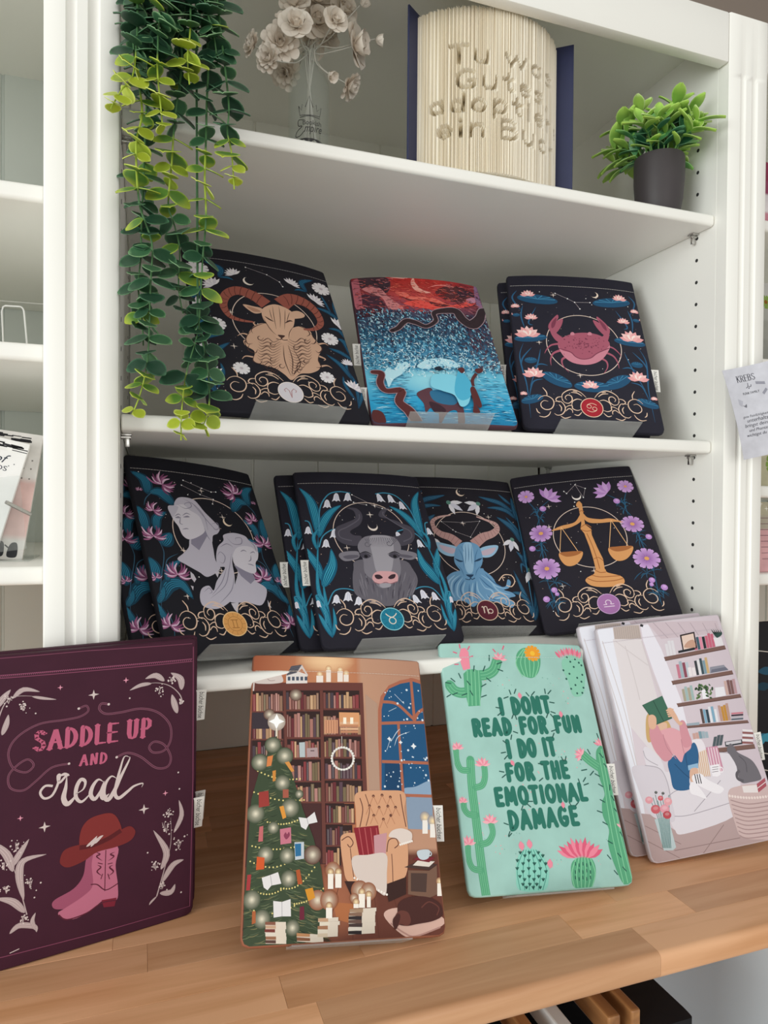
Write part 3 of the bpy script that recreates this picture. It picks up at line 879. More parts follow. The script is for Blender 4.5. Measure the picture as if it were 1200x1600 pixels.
def art_ram(a):
    zodiac_base(a, None, None, 11, circle=(0.002, 0.155, 0.058))
    wht = hx('#ebe7ea'); a.mir = True
    for st, wd in (([(1080, 1110), (1060, 960), (1000, 860), (1010, 780)], 26), ([(1075, 1110), (1105, 1000), (1085, 930)], 24), ([(1060, 1060), (990, 960), (975, 900)], 24),
                   ([(1040, 930), (960, 830), (865, 760)], 34), ([(1040, 800), (960, 750), (880, 720)], 30), ([(1040, 790), (990, 690), (940, 660)], 40), ([(1010, 680), (950, 610), (880, 595)], 26),
                   ([(950, 540), (880, 490), (800, 460)], 30), ([(940, 520), (920, 460), (910, 420)], 24), ([(740, 360), (705, 300), (780, 285)], 34), ([(740, 360), (690, 345), (660, 350)], 16), ([(900, 500), (860, 430), (830, 380)], 16)):
        a.leaf(st, wd, hx('#123b58'), hx('#2f86ad'), 3)
    for x, y, r in ((832, 340, 52), (1015, 665 + 150, 36)): pass
    for q in ((832, 340, 52, 11, .8), (890, 662, 50, 11, .85), (873, 908, 44, 10, .9)): a.flower(q[0], q[1], q[2], q[3], wht, .2, q[4], .3, ccol=hx('#c9bcc4'))
    for x, y, r, an in ((640, 312, 46, 60), (790, 420, 54, 50), (940, 580, 58, 40), (1012, 830, 42, 95), (1045, 985, 60, 60)):
        a.up()
        for i in range(8): a.spike(x, y, an - 75 + 150 * i / 7, r * 1.05, r * .32, wht if i % 2 else hx('#d9d3dc'))
    a.mir = False
    horn, hd, fleece, ln = hx('#9a5548'), hx('#64322e'), hx('#d3ab91'), hx('#4a302c')
    # fleece beard
    a.blob([(470, 560), (400, 580), (360, 640), (350, 700), (405, 740), (400, 800), (470, 830), (540, 850), (600, 890), (645, 925), (700, 885), (770, 880), (825, 850), (815, 780), (835, 720), (780, 650), (760, 610), (690, 580), (600, 600)], fleece)
    for st in ([(380, 640), (330, 625), (295, 640)], [(400, 680), (340, 670), (345, 700)], [(410, 780), (350, 770), (325, 790)], [(800, 700), (850, 690), (880, 705)], [(815, 770), (860, 790), (850, 800)], [(820, 840), (870, 832), (905, 850)], [(430, 590), (400, 560), (410, 550)]): a.line(st, 14, fleece, taper=2)
    for q in ([(470, 560), (420, 575), (385, 600), (395, 625)], [(385, 610), (350, 650), (360, 690), (395, 690)], [(375, 690), (365, 730), (410, 750), (425, 725)], [(410, 750), (395, 800), (440, 820), (455, 795)], [(690, 580), (740, 600), (760, 630), (740, 645)], [(760, 625), (800, 660), (790, 690), (765, 690)], [(795, 680), (840, 720), (820, 750), (795, 735)], [(820, 760), (815, 800), (835, 840), (800, 845)]): a.line(q, 6, ln, taper=1)
    a.up()
    for sx_ in (-1, 1):
        for i in range(13):
            x0, y0 = 598 + sx_ * (16 + i * 1.5), 655 + i * 17; e = 150 - max(0, i - 7) * 16
            a.line([(x0, y0), (x0 + sx_ * e * .35, y0 + 26), (x0 + sx_ * e * .6, y0 + 2 + (i % 3) * 6), (x0 + sx_ * e * .85, y0 + 20), (x0 + sx_ * e, y0 + 4)], 4.5, ln, keep=True, taper=1)
    for c in ((520, 690), (670, 710), (520, 790), (735, 800), (580, 830), (690, 840), (440, 650), (740, 670)):
        a.line([(c[0] + (26 - 4.2 * t) * math.cos(t * 1.05), c[1] + (24 - 4 * t) * math.sin(t * 1.05)) for t in range(6)], 5, ln, taper=1)
    for q in ([(640, 900), (600, 800), (590, 700)], [(645, 900), (650, 800), (620, 700)], [(650, 900), (700, 820), (650, 720)]): a.line(q, 5, ln, taper=1)
    # horns
    def hornshape(C_, w0):
        a.line(C_, w0, horn, taper=2, col2=hx('#a05c4e'))
        q = cat(C_, False, 5); n = len(q); a.up()
        for i in range(3, n - 4, 2):
            dx, dy = q[i + 1][0] - q[i - 1][0], q[i + 1][1] - q[i - 1][1]; l = math.hypot(dx, dy); ww = w0 * (1 - .9 * i / n) * .46
            a.line([(q[i][0] - dy / l * ww, q[i][1] + dx / l * ww), (q[i][0] + dx / l * 5, q[i][1] + dy / l * 5), (q[i][0] + dy / l * ww, q[i][1] - dx / l * ww)], 4, hd, keep=True)
    hornshape([(480, 440), (400, 385), (300, 350), (225, 375), (205, 440), (245, 510), (320, 540), (400, 552)], 88)
    hornshape([(575, 440), (640, 405), (730, 430), (800, 490), (830, 560), (790, 598), (720, 600)], 86)
    # head, ears
    a.blob([(455, 470), (520, 440), (590, 455), (655, 500), (660, 560), (640, 620), (622, 670), (585, 685), (545, 650), (500, 580), (460, 530)], hx('#dcb398'))
    a.blob([(455, 490), (400, 495), (330, 440), (400, 452), (450, 465)], hx('#d8b096')); a.blob([(630, 495), (680, 482), (725, 505), (715, 525), (650, 530)], hx('#d8b096'))
    a.blob([(445, 485), (400, 485), (355, 452), (410, 465)], hx('#b98a72'), True)
    a.up()
    for q in ([(470, 515), (500, 535), (530, 550)], [(600, 560), (630, 545), (650, 550)]): a.line(q, 10, ln, keep=True, taper=1)
    for q in ([(520, 450), (530, 520), (545, 600)], [(560, 450), (570, 520), (570, 590)], [(600, 470), (600, 530), (598, 600)], [(500, 470), (510, 510), (520, 540)], [(630, 490), (620, 520), (610, 560)], [(460, 520), (500, 590), (548, 640)], [(655, 580), (630, 620), (625, 660)]): a.line(q, 3.5, ln, keep=True, taper=1)
    a.blob([(555, 635), (600, 640), (585, 655), (570, 652)], ln, True); a.line([(578, 655), (572, 665), (545, 660)], 5, ln, True); a.line([(578, 655), (590, 668), (618, 668)], 5, ln, True)
    crescent(a, 365, 292, 28, math.radians(-140), hx('#efe2d6'))
    constel(a, [(348, 202), (484, 250), (565, 296), (586, 326)], [(0, 1), (1, 2), (2, 3)])
    ey = zodiac_clouds(a, hx('#ded9e0'), hx('#f0e6e2'))
    for sg in (-1, 1): a.lribbon([(0, ey - .009), (sg * .0015, ey + .002), (sg * .005, ey + .0062), (sg * .008, ey + .003), (sg * .0065, ey)], .0012, hx('#b98f93'))

def rosebay(a, x, y, r, an):
    """spidery pink blossom"""
    a.up(); rnd = random.Random(int(x * 7 + y))
    for i in range(15):
        th = math.radians(an - 110 + 220 * i / 14); L = r * rnd.uniform(.75, 1.1); c = a.p(x, y); k = a.k(x, y)
        e = (c[0] + L * k * math.cos(th), c[1] + L * k * math.sin(th)); b = .35 * L * k * (1 if i > 6 else -1)
        m = ((c[0] + e[0]) / 2 - math.sin(th) * b * .5, (c[1] + e[1]) / 2 + math.cos(th) * b * .5)
        P = cat([c, m, e], False, 4); n = len(P)
        a.lribbon(P, [r * k * .14 * max(.15, math.sin(math.pi * (j + .6) / n)) for j in range(n)], [hx('#7d4169'), hx('#e0bcd6'), hx('#a8658f')][i % 3])
def art_gemini(a):
    zodiac_base(a, None, None, 21, circle=(0.006, 0.165, 0.0585))
    dl, hl = hx('#123f56'), hx('#2b83a3')
    a.mir = True
    for st, wd in (([(210, 330), (190, 240), (100, 185)], 70), ([(375, 400), (290, 320), (215, 320)], 74), ([(205, 560), (170, 460), (140, 400)], 80), ([(270, 560), (265, 480), (325, 440)], 60),
                   ([(300, 650), (330, 610), (355, 570)], 90), ([(265, 880), (255, 790), (215, 720)], 80), ([(300, 1000), (340, 900), (420, 890), (495, 985)], 92), ([(330, 880), (350, 790), (420, 740)], 56), ([(340, 1130), (290, 1060), (270, 1010)], 50), ([(270, 1010), (300, 960), (310, 900)], 50)):
        a.leaf(st, wd, dl, hl, 5)
    for st in ([(185, 400), (200, 350), (260, 300)], [(240, 560), (300, 660), (310, 730), (290, 900), (300, 1100)], [(320, 830), (330, 740), (400, 700)], [(380, 1250), (370, 1150), (330, 1050)]): a.line(st, 5, hx('#3a6580'), taper=1)
    for q in ((300, 270, 84, 40), (245, 430, 58, 60), (245, 590, 78, 85), (155, 300, 22, 90), (260, 850, 40, 110), (395, 830, 84, 80), (350, 1150, 84, 70)): rosebay(a, *q)
    a.mir = False
    st1, st2, st3 = hx('#c2bdcb'), hx('#8d889b'), hx('#d8d3dd')
    # far bust
    a.blob([(480, 600), (465, 660), (430, 700), (395, 735), (450, 770), (530, 815), (585, 845), (660, 795), (630, 740), (615, 660), (590, 590)], st1)
    a.poly([(480, 605), (570, 560), (580, 590), (530, 680), (480, 640)], st2)
    a.blob([(335, 410), (375, 400), (430, 385), (510, 430), (560, 510), (560, 570), (480, 612), (430, 590), (400, 530), (370, 490)], st3)
    a.blob([(375, 400), (390, 360), (430, 350), (500, 370), (560, 440), (610, 490), (655, 540), (645, 575), (615, 590), (610, 630), (585, 600), (560, 540), (530, 470), (470, 430), (430, 395)], st1)
    a.blob([(335, 412), (375, 402), (400, 415), (370, 470), (355, 460)], st1)
    a.up()
    for q in ([(390, 390), (440, 420), (480, 410), (470, 385), (440, 390), (445, 405)], [(480, 380), (540, 450), (600, 520), (640, 560)], [(600, 520), (640, 510), (650, 545), (625, 550), (615, 535)], [(430, 360), (500, 400), (560, 470), (585, 560)], [(560, 540), (580, 590), (600, 620)]): a.line(q, 5, st2, keep=True, taper=1)
    for q in ([(375, 470), (400, 455), (415, 465)], [(425, 465), (450, 450), (475, 460)], [(415, 470), (410, 510), (430, 520)], [(425, 550), (450, 545), (465, 548)]): a.line(q, 6, st2, keep=True, taper=1)
    a.up(); a.blob([(380, 478), (400, 468), (412, 480)], st2, True); a.blob([(430, 475), (455, 465), (470, 475)], st2, True)
    # near bust
    a.blob([(750, 760), (770, 820), (740, 930), (720, 1000), (830, 1005), (920, 1020), (950, 925), (880, 870), (850, 820)], st1)
    a.poly([(745, 770), (860, 820), (880, 860), (850, 890), (790, 840)], st2)
    a.blob([(740, 690), (760, 650), (830, 640), (890, 680), (895, 730), (880, 760), (885, 810), (860, 825), (800, 800), (745, 760)], st3)
    a.blob([(680, 620), (680, 585), (740, 572), (810, 590), (840, 620), (885, 650), (890, 690), (850, 660), (790, 655), (750, 680), (735, 750), (750, 850), (745, 960), (710, 1010), (640, 1045), (560, 1030), (535, 980), (545, 920), (590, 900), (620, 930), (640, 870), (690, 790), (650, 780), (635, 730), (645, 660)], st1)
    a.up()
    for q in ([(700, 600), (740, 640), (790, 640), (790, 605), (755, 605), (760, 625)], [(640, 720), (660, 690), (690, 720), (680, 760), (655, 750)], [(730, 700), (715, 800), (690, 900), (600, 980)], [(745, 850), (730, 930), (660, 1010)], [(560, 940), (590, 915), (610, 940), (590, 950)], [(700, 790), (670, 880), (610, 960)], [(840, 625), (870, 650), (885, 690)], [(660, 660), (700, 640), (740, 660)]): a.line(q, 5, st2, keep=True, taper=1)
    for q in ([(785, 690), (805, 680), (825, 690)], [(845, 700), (865, 690), (875, 700)], [(850, 710), (850, 740), (835, 750)], [(830, 765), (855, 770), (870, 778)]): a.line(q, 6, st2, keep=True, taper=1)
    a.up()
    for P in ([(475, 812), (495, 830), (512, 860), (500, 880), (478, 850)], [(478, 900), (495, 905), (492, 930)], [(728, 1010), (775, 1005), (770, 1070), (750, 1050)], [(955, 990), (980, 1040), (960, 1030)], [(625, 815), (655, 810), (645, 850)]): a.poly(P, hx('#c9c4ce'), True)
    crescent(a, 705, 505, 26, math.radians(-140), hx('#efd9bf'))
    constel(a, [(430, 245), (420, 275), (545, 295), (603, 318), (632, 318), (535, 333), (617, 364), (613, 392)], [(0, 2), (2, 3), (3, 4), (1, 5), (5, 6), (6, 7)])
    ey = zodiac_clouds(a, hx('#e0a35e'), hx('#f0c890'))
    br = hx('#a06a34'); k = .0156
    a.lribbon([(.62 * k * math.cos(t * math.pi / 18), ey + .62 * k * math.sin(t * math.pi / 18)) for t in range(37)], .0005, br)
    for i in range(12):
        t = i * math.pi / 6; a.lribbon([(.68 * k * math.cos(t), ey + .68 * k * math.sin(t)), (.95 * k * math.cos(t), ey + .95 * k * math.sin(t))], .0004, br)
    for x in (-.16, .16): a.lribbon([(x * k, ey - .3 * k), (x * k, ey + .3 * k)], .0009, br)
    for y in (-.34, .34): a.lribbon([(-.32 * k, ey + y * k), (.32 * k, ey + y * k)], .0009, br)

def bell(a, x, y, r):
    a.up(); a.blob([(x - r * .5, y - r * .6), (x, y - r), (x + r * .5, y - r * .6), (x + r * .8, y + r * .5), (x + r, y + r), (x + r * .45, y + r * .75), (x + r * .1, y + r), (x - r * .4, y + r * .75), (x - r, y + r), (x - r * .75, y + r * .4)], hx('#e4e3ee'), True)
    a.up(); a.line([(x, y - r * .7), (x - r * .1, y + r * .6)], r * .16, hx('#b9bdd6'), True, taper=1); a.line([(x + r * .3, y - r * .5), (x + r * .4, y + r * .6)], r * .14, hx('#b9bdd6'), True, taper=1)
def art_taurus(a):
    zodiac_base(a, None, None, 33, circle=(-0.001, 0.170, 0.0565))
    a.mir = True
    for st, wd in (([(270, 470), (250, 340), (215, 240), (150, 170)], 58), ([(275, 480), (300, 390), (350, 320), (415, 278)], 50), ([(300, 760), (265, 660), (210, 580), (195, 545)], 50), ([(300, 790), (330, 720), (360, 640), (350, 550)], 72),
                   ([(355, 1100), (300, 900), (265, 760), (270, 460)], 30), ([(360, 1100), (320, 900), (300, 760)], 26), ([(350, 1090), (320, 960), (270, 870), (250, 840)], 40), ([(360, 1105), (310, 1020), (270, 955)], 34), ([(360, 1100), (375, 1010), (362, 915)], 26), ([(265, 560), (240, 480), (275, 420)], 24)):
        a.leaf(st, wd, hx('#12607f'), hx('#46b4cf'), 4)
    for st in ([(275, 440), (280, 300), (330, 215), (400, 195), (470, 205)], [(275, 540), (300, 470), (370, 428), (440, 440)], [(330, 900), (370, 815), (450, 800), (530, 830), (570, 880)], [(240, 480), (215, 390), (185, 375)], [(320, 1040), (300, 860), (255, 840)]): a.line(st, 7, hx('#3f8fae'), taper=0)
    for q in ((325, 270, 26), (382, 230, 26), (453, 228, 26), (370, 455, 28), (442, 468, 26), (318, 517, 26), (205, 435, 24), (383, 865, 28), (455, 848, 30), (522, 875, 28), (268, 895, 22)): bell(a, *q)
    a.mir = False
    g1, g2, g3, g4 = hx('#827e88'), hx('#a4a0a9'), hx('#4a4652'), hx('#605c68')
    a.blob([(520, 620), (490, 680), (485, 760), (500, 830), (560, 870), (640, 900), (730, 905), (800, 870), (860, 830), (890, 750), (860, 680), (790, 620)], hx('#68646e'))
    rnd = random.Random(2); a.up()
    for i in range(60):
        x = rnd.uniform(505, 875); y = rnd.uniform(690, 830)
        a.line([(x, y), (x + (690 - x) * .05, y + 28), (x + (690 - x) * .12, y + 62)], 6, rnd.choice([g4, g1, g3, hx('#75717b')]), keep=True, taper=1)
    for mcol, sg in ((g3, 0),):
        a.blob([(520, 530), (430, 520), (380, 480), (380, 420), (440, 390), (500, 360), (490, 315), (445, 296), (510, 300), (545, 345), (530, 400), (470, 440), (490, 465), (540, 475)], mcol)
        a.blob([(770, 530), (840, 520), (870, 480), (860, 425), (800, 395), (735, 370), (650, 350), (660, 310), (712, 296), (690, 320), (690, 350), (770, 400), (800, 440), (770, 470), (735, 475)], mcol)
    a.up()
    for q in ([(480, 500), (410, 480), (400, 440), (450, 415), (520, 370), (525, 335)], [(800, 505), (850, 480), (840, 440), (780, 410), (680, 345), (675, 320)]): a.line(q, 7, g4, True)
    a.blob([(520, 570), (470, 565), (410, 575), (400, 600), (440, 628), (520, 610)], g1); a.blob([(775, 560), (830, 565), (880, 580), (880, 605), (840, 620), (770, 600)], g1)
    a.blob([(515, 590), (460, 590), (425, 600), (455, 615), (515, 605)], g4); a.blob([(780, 585), (830, 590), (860, 600), (830, 608), (780, 598)], g4, True)
    a.blob([(515, 540), (545, 485), (600, 468), (680, 466), (750, 485), (785, 540), (775, 600), (785, 680), (765, 740), (700, 790), (650, 790), (610, 745), (560, 700), (550, 620)], g1)
    a.blob([(590, 480), (650, 468), (720, 480), (740, 560), (720, 700), (640, 700), (610, 600)], g2)
    a.up()
    for x in range(560, 770, 12):
        a.line([(x, 478 + abs(x - 660) * .1), (650 + (x - 650) * .6, 540)], 4, g4, keep=True, taper=2)
    for c in ((575, 520, -1), (712, 515, 1)):
        a.line([(c[0] + (24 - 3.6 * t) * math.cos(t * 1.1), c[1] + (22 - 3.4 * t) * math.sin(t * 1.1)) for t in range(6)], 4, g4, True)
    for x in (565, 745):
        a.blob([(x - 38, 590), (x, 575), (x + 34, 596), (x, 612)], g3); a.disc(x + 2, 598, 11, hx('#15131a')); a.line([(x - 44, 585), (x, 570), (x + 40, 588)], 8, hx('#2c2932'), taper=1)
    a.blob([(610, 745), (612, 712), (640, 692), (690, 690), (740, 695), (765, 715), (762, 755), (720, 768), (650, 770)], hx('#d9a5a9'))
    a.blob([(622, 715), (650, 712), (672, 730), (650, 740), (630, 735)], hx('#3a2730')); a.blob([(705, 730), (725, 712), (750, 710), (745, 732), (720, 740)], hx('#3a2730'), True)
    a.line([(615, 758), (655, 770), (690, 760), (720, 768), (760, 755)], 5, hx('#8a5f68')); a.blob([(650, 772), (690, 764), (722, 770), (715, 788), (670, 794)], g2)
    crescent(a, 610, 412, 28, math.radians(-90), hx('#f0e3da')); a.star(592, 338, 22, hx('#f0e3da'))
    constel(a, [(480, 215), (570, 278), (620, 285), (668, 300), (725, 310), (490, 262)], [(0, 2), (5, 1), (2, 3), (3, 4)])
    ey = zodiac_clouds(a, hx('#1c7e9a'), hx('#8fd2de')); k = .0156
    for i in range(12):
        t = i * math.pi / 6; a.lribbon([(.6 * k * math.cos(t), ey + .6 * k * math.sin(t)), (.95 * k * math.cos(t), ey + .95 * k * math.sin(t))], .0004, hx('#0e4f66'))
    a.lribbon([(.30 * k * math.cos(t * math.pi / 12), ey - .16 * k + .30 * k * math.sin(t * math.pi / 12)) for t in range(25)], .0013, hx('#e9dccb'))
    a.lribbon(cat([(-.5 * k, ey + .52 * k), (-.3 * k, ey + .3 * k), (0, ey + .16 * k), (.3 * k, ey + .3 * k), (.5 * k, ey + .52 * k)]), .0013, hx('#e9dccb'))

def snowdrop(a, x, y, r, an):
    a.up()
    for d_, L, w in ((-38, .95, .34), (38, .95, .34), (0, 1.05, .4)): a.spike(x, y, an + d_, r * L, r * w, hx('#e7e5ec') if d_ else hx('#d5d4e2'))
    a.disc(x, y, r * .16, hx('#5d8a7e'), n=8)
def art_capricorn(a):
    zodiac_base(a, None, None, 44, circle=(-0.004, 0.152, 0.0585))
    dl, hl = hx('#163c57'), hx('#4684a8')
    a.mir = True
    for st, wd in (([(985, 1240), (995, 1100), (980, 960)], 46), ([(985, 1240), (920, 1080), (815, 845)], 44), ([(985, 1240), (1010, 1120), (1035, 1060)], 30), ([(960, 1130), (880, 1040), (800, 1020)], 40),
                   ([(920, 830), (890, 760), (840, 700)], 36), ([(905, 820), (915, 680), (915, 520)], 46), ([(880, 640), (830, 540), (760, 480), (685, 432)], 56), ([(870, 560), (820, 500), (755, 430)], 22),
                   ([(850, 470), (830, 380), (800, 280)], 52), ([(835, 450), (770, 390), (690, 365), (610, 362)], 38), ([(820, 400), (720, 330), (630, 300), (545, 275)], 42), ([(800, 340), (750, 300), (700, 255)], 26), ([(940, 850), (880, 800), (885, 880)], 20)):
        a.leaf(st, wd, dl, hl, 4)
    for st in ([(985, 1240), (940, 980), (900, 700), (850, 440), (840, 380)], [(870, 340), (850, 380), (860, 450)], [(930, 900), (920, 820), (930, 850)]): a.line(st, 9, hl, taper=1)
    for q in ((545, 330, 105, 215), (885, 430, 66, -80), (808, 610, 100, -110), (945, 850, 120, -80), (1035, 1135, 90, -70)): snowdrop(a, *q)
    a.mir = False
    b1, b2, b3, b4 = hx('#6f9fc6'), hx('#9cc3e0'), hx('#3f6f9c'), hx('#23405f')
    a.blob([(380, 850), (310, 880), (285, 930), (300, 1000), (330, 1075), (430, 1085), (500, 1130), (560, 1085), (660, 1090), (740, 1110), (800, 1140), (825, 1100), (780, 1065), (830, 1050), (800, 1020), (740, 1000), (780, 985), (795, 940), (770, 920), (750, 975), (690, 960), (650, 900), (590, 850), (560, 830)], b1)
    a.up()
    for q in ([(400, 880), (340, 930), (330, 1000), (360, 1060)], [(420, 900), (380, 960), (380, 1040), (430, 1080)], [(440, 930), (420, 1000), (450, 1080)], [(560, 880), (620, 920), (680, 970), (760, 990)], [(545, 910), (590, 980), (640, 1000), (660, 1040), (620, 1060), (600, 1030)], [(530, 930), (540, 1010), (600, 1080)], [(500, 940), (490, 1010), (500, 1110)], [(640, 940), (700, 1010), (790, 1040)], [(360, 880), (310, 930), (305, 990)], [(650, 1080), (720, 1060), (790, 1080)]):
        a.line(q, 13, b2, keep=True, taper=1)
    a.up()
    for q in ([(410, 890), (355, 950), (350, 1020)], [(430, 920), (400, 990), (430, 1070)], [(550, 900), (610, 960), (670, 1000)], [(520, 930), (515, 1020), (540, 1090)], [(470, 950), (470, 1030), (480, 1100)], [(590, 870), (660, 940), (740, 985)], [(610, 1040), (650, 1070), (720, 1080)]): a.line(q, 9, b3, keep=True, taper=1)
    hc = hx('#b98f8c'); hd = hx('#94696c')
    for C_ in ([(395, 640), (330, 590), (250, 560), (195, 510), (190, 460), (240, 430), (330, 415)], [(510, 645), (580, 590), (650, 565), (690, 530), (680, 490), (620, 462), (530, 430)]):
        a.line(C_, 74, hc, taper=2, col2=hx('#d3aca6')); q = cat(C_, False, 5); n = len(q); a.up()
        for i in range(2, n - 5, 2):
            dx, dy = q[i + 1][0] - q[i - 1][0], q[i + 1][1] - q[i - 1][1]; l = math.hypot(dx, dy); ww = 34 * (1 - .9 * i / n)
            a.line([(q[i][0] - dy / l * ww, q[i][1] + dx / l * ww), (q[i][0] + dy / l * ww, q[i][1] - dx / l * ww)], 3, hd, keep=True, smooth=False)
    a.blob([(385, 670), (300, 640), (205, 625), (235, 690), (300, 730), (370, 730)], b2); a.blob([(365, 680), (300, 660), (240, 645), (270, 690), (340, 715)], hx('#c9b6c6'))
    a.blob([(545, 690), (600, 660), (695, 655), (680, 710), (630, 745), (560, 740)], b2); a.blob([(560, 705), (620, 680), (680, 672), (650, 715), (590, 732)], hx('#c9b6c6'))
    a.blob([(375, 660), (430, 628), (500, 632), (550, 665), (575, 740), (570, 800), (535, 860), (510, 920), (475, 945), (440, 910), (405, 850), (360, 790), (355, 730)], b1)
    a.blob([(430, 640), (490, 640), (505, 740), (500, 850), (470, 870), (445, 840), (425, 740)], b2)
    a.up()
    for q in ([(440, 640), (445, 720), (440, 800)], [(465, 640), (468, 720), (465, 780)], [(495, 645), (490, 730), (495, 800)], [(390, 680), (420, 740), (430, 830)], [(540, 680), (520, 740), (515, 830)], [(410, 660), (430, 700)], [(375, 800), (410, 840), (430, 890)], [(560, 810), (530, 850), (520, 890)]): a.line(q, 5, b3, keep=True, taper=1)
    for q in ([(358, 752), (395, 772), (425, 775)], [(510, 778), (545, 765), (572, 752)]): a.line(q, 15, b4, taper=1)
    a.blob([(445, 880), (475, 878), (505, 880), (480, 902)], b4); a.line([(480, 900), (472, 918), (440, 912)], 6, b4); a.line([(480, 900), (492, 916), (515, 905)], 6, b4)
    a.line([(700, 930), (740, 885), (800, 890), (825, 935), (800, 975), (760, 965)], 7, GOLD); a.line([(740, 930), (730, 905), (750, 905)], 6, GOLD)
    crescent(a, 405, 242, 30, math.radians(-140), hx('#f0d8c4'))
    constel(a, [(258, 465), (418, 474), (556, 465), (484, 588), (368, 545), (346, 530)], [(0, 1), (1, 2), (2, 3), (3, 4), (4, 5), (5, 0)])
    ey = zodiac_clouds(a, hx('#5e2030'), GOLD); k = .0156
    a.lribbon(cat([(-.55 * k, ey + .3 * k), (-.4 * k, ey + .35 * k), (-.35 * k, ey - .3 * k), (-.3 * k, ey + .3 * k), (-.05 * k, ey + .35 * k), (0, ey - .1 * k), (0.05 * k, ey - .4 * k)]), .0014, hx('#e9d3c4'))
    a.lribbon([(.28 * k + .24 * k * math.cos(t * math.pi / 10), ey - .1 * k + .22 * k * math.sin(t * math.pi / 10)) for t in range(21)], .0013, hx('#e9d3c4'))

def art_libra(a):
    zodiac_base(a, None, None, 55, circle=(0.0015, 0.156, 0.0565))
    a.mir = True
    st_c = hx('#24506e')
    for st in ([(330, 1085), (285, 950), (240, 830)], [(240, 830), (215, 650), (200, 560)], [(200, 480), (170, 380), (110, 310)], [(190, 440), (185, 380), (270, 300)], [(320, 1080), (330, 960), (310, 900)], [(290, 1040), (270, 1000), (245, 970)], [(220, 650), (170, 640), (140, 630)]): a.line(st, 8, st_c, taper=1)
    a.up()
    rnd = random.Random(7)
    for (x, y) in ((190, 380), (200, 430), (220, 640), (210, 600), (250, 850), (300, 860), (290, 980), (320, 1000)):
        for i in range(7):
            th = rnd.uniform(0, 6.28); L = rnd.uniform(30, 75); a.line([(x, y), (x + L * .5 * math.cos(th), y + L * .5 * math.sin(th) - 8), (x + L * math.cos(th), y + L * math.sin(th))], 4, hx('#2b6283'), keep=True, taper=1)
    a.line([(320, 840), (370, 860), (410, 885)], 6, st_c, taper=1)
    pk, pk2, yc = hx('#b98acb'), hx('#8c559f'), hx('#e0a463')
    a.flower(105, 285, 50, 8, pk, .18, .95, .2, ccol=yc, tip=hx('#cfa6dc')); a.flower(205, 530, 72, 10, pk2, .2, .85, .2, ccol=yc, tip=hx('#cfa6dc')); a.flower(245, 765, 86, 10, pk2, .18, .9, .1, ccol=yc, tip=hx('#cfa6dc'))
    a.up()
    for i in range(6): a.spike(245, 300, -20 + 26 * i, 88, 34, pk if i % 2 else hx('#cfa6dc'))
    for x, y, r in ((218, 365, 20), (148, 632, 20), (295, 908, 20), (314, 935, 14), (243, 970, 22)): a.disc(x, y, r, pk, n=12); a.disc(x - r * .2, y - r * .2, r * .5, hx('#cfa6dc'), n=10)
    a.mir = False
    o1, o2, o3 = hx('#d99b62'), hx('#a8683a'), hx('#eab982')
    a.blob([(470, 400), (430, 455), (340, 480), (275, 512), (330, 505), (400, 490), (460, 460), (480, 430)], o1); a.blob([(490, 400), (520, 425), (600, 435), (670, 430), (755, 455), (690, 452), (600, 460), (530, 458), (490, 430)], o1)
    a.poly([(452, 330), (478, 330), (500, 470), (540, 500), (545, 540), (580, 620), (620, 700), (632, 770), (572, 770), (555, 700), (530, 620), (495, 530), (470, 500), (475, 460)], o1)
    a.blob([(440, 345), (445, 325), (460, 315), (475, 330), (478, 350), (460, 360)], o1)
    a.up()
    for q in ([(470, 490), (505, 470), (542, 490)], [(472, 505), (510, 515), (545, 508)], [(462, 385), (475, 378), (492, 385)], [(512, 530), (548, 610), (580, 700), (598, 765)], [(560, 700), (590, 690), (622, 712)]): a.line(q, 5, o2, keep=True)
    for P in ([(505, 850), (515, 825), (560, 800), (570, 770), (632, 768), (650, 790), (740, 815), (765, 850), (740, 875), (640, 888), (550, 880)],): a.blob(P, o1)
    a.up()
    for q in ([(515, 830), (580, 850), (690, 845), (755, 830)], [(545, 808), (600, 820), (690, 815), (735, 812)], [(570, 775), (600, 790), (640, 788)]): a.line(q, 6, o2, keep=True)
    for cx, cy, tops, w in ((405, 690, (340, 488), 75), (738, 655, (672, 440), 78)):
        a.up()
        for dx in (-w, w * .75): a.line([(tops[0], tops[1]), (cx + dx * .98, cy - 30)], 4, o3, keep=True, smooth=False)
        a.blob([(cx - w, cy - 30), (cx - w * .95, cy + 10), (cx - w * .5, cy + 50), (cx, cy + 58), (cx + w * .55, cy + 42), (cx + w * .98, cy), (cx + w, cy - 40), (cx, cy - 28)], o1)
        a.blob([(cx - w, cy - 30), (cx - w * .3, cy - 38), (cx + w * .4, cy - 42), (cx + w, cy - 40), (cx + w * .5, cy - 15), (cx - w * .4, cy - 5)], o2)
    crescent(a, 442, 284, 27, math.radians(-90), hx('#f2e9e4'))
    constel(a, [(358, 250), (376, 264), (432, 206), (500, 230), (488, 290), (430, 322), (426, 350)], [(0, 1), (1, 2), (2, 3), (3, 4), (2, 4)])
    ey = zodiac_clouds(a, hx('#a873ab'), hx('#c9a3cf')); k = .0156; wc = hx('#e9d5e6')
    a.lribbon([(-.5 * k, ey - .28 * k), (.5 * k, ey - .28 * k)], .0012, wc)
    a.lribbon([(-.5 * k, ey - .05 * k), (-.2 * k, ey - .05 * k)] + [(.26 * k * math.cos(math.radians(t)), ey + .15 * k + .24 * k * math.sin(math.radians(t))) for t in range(230, -51, -20)] + [(.2 * k, ey - .05 * k), (.5 * k, ey - .05 * k)], .0012, wc)

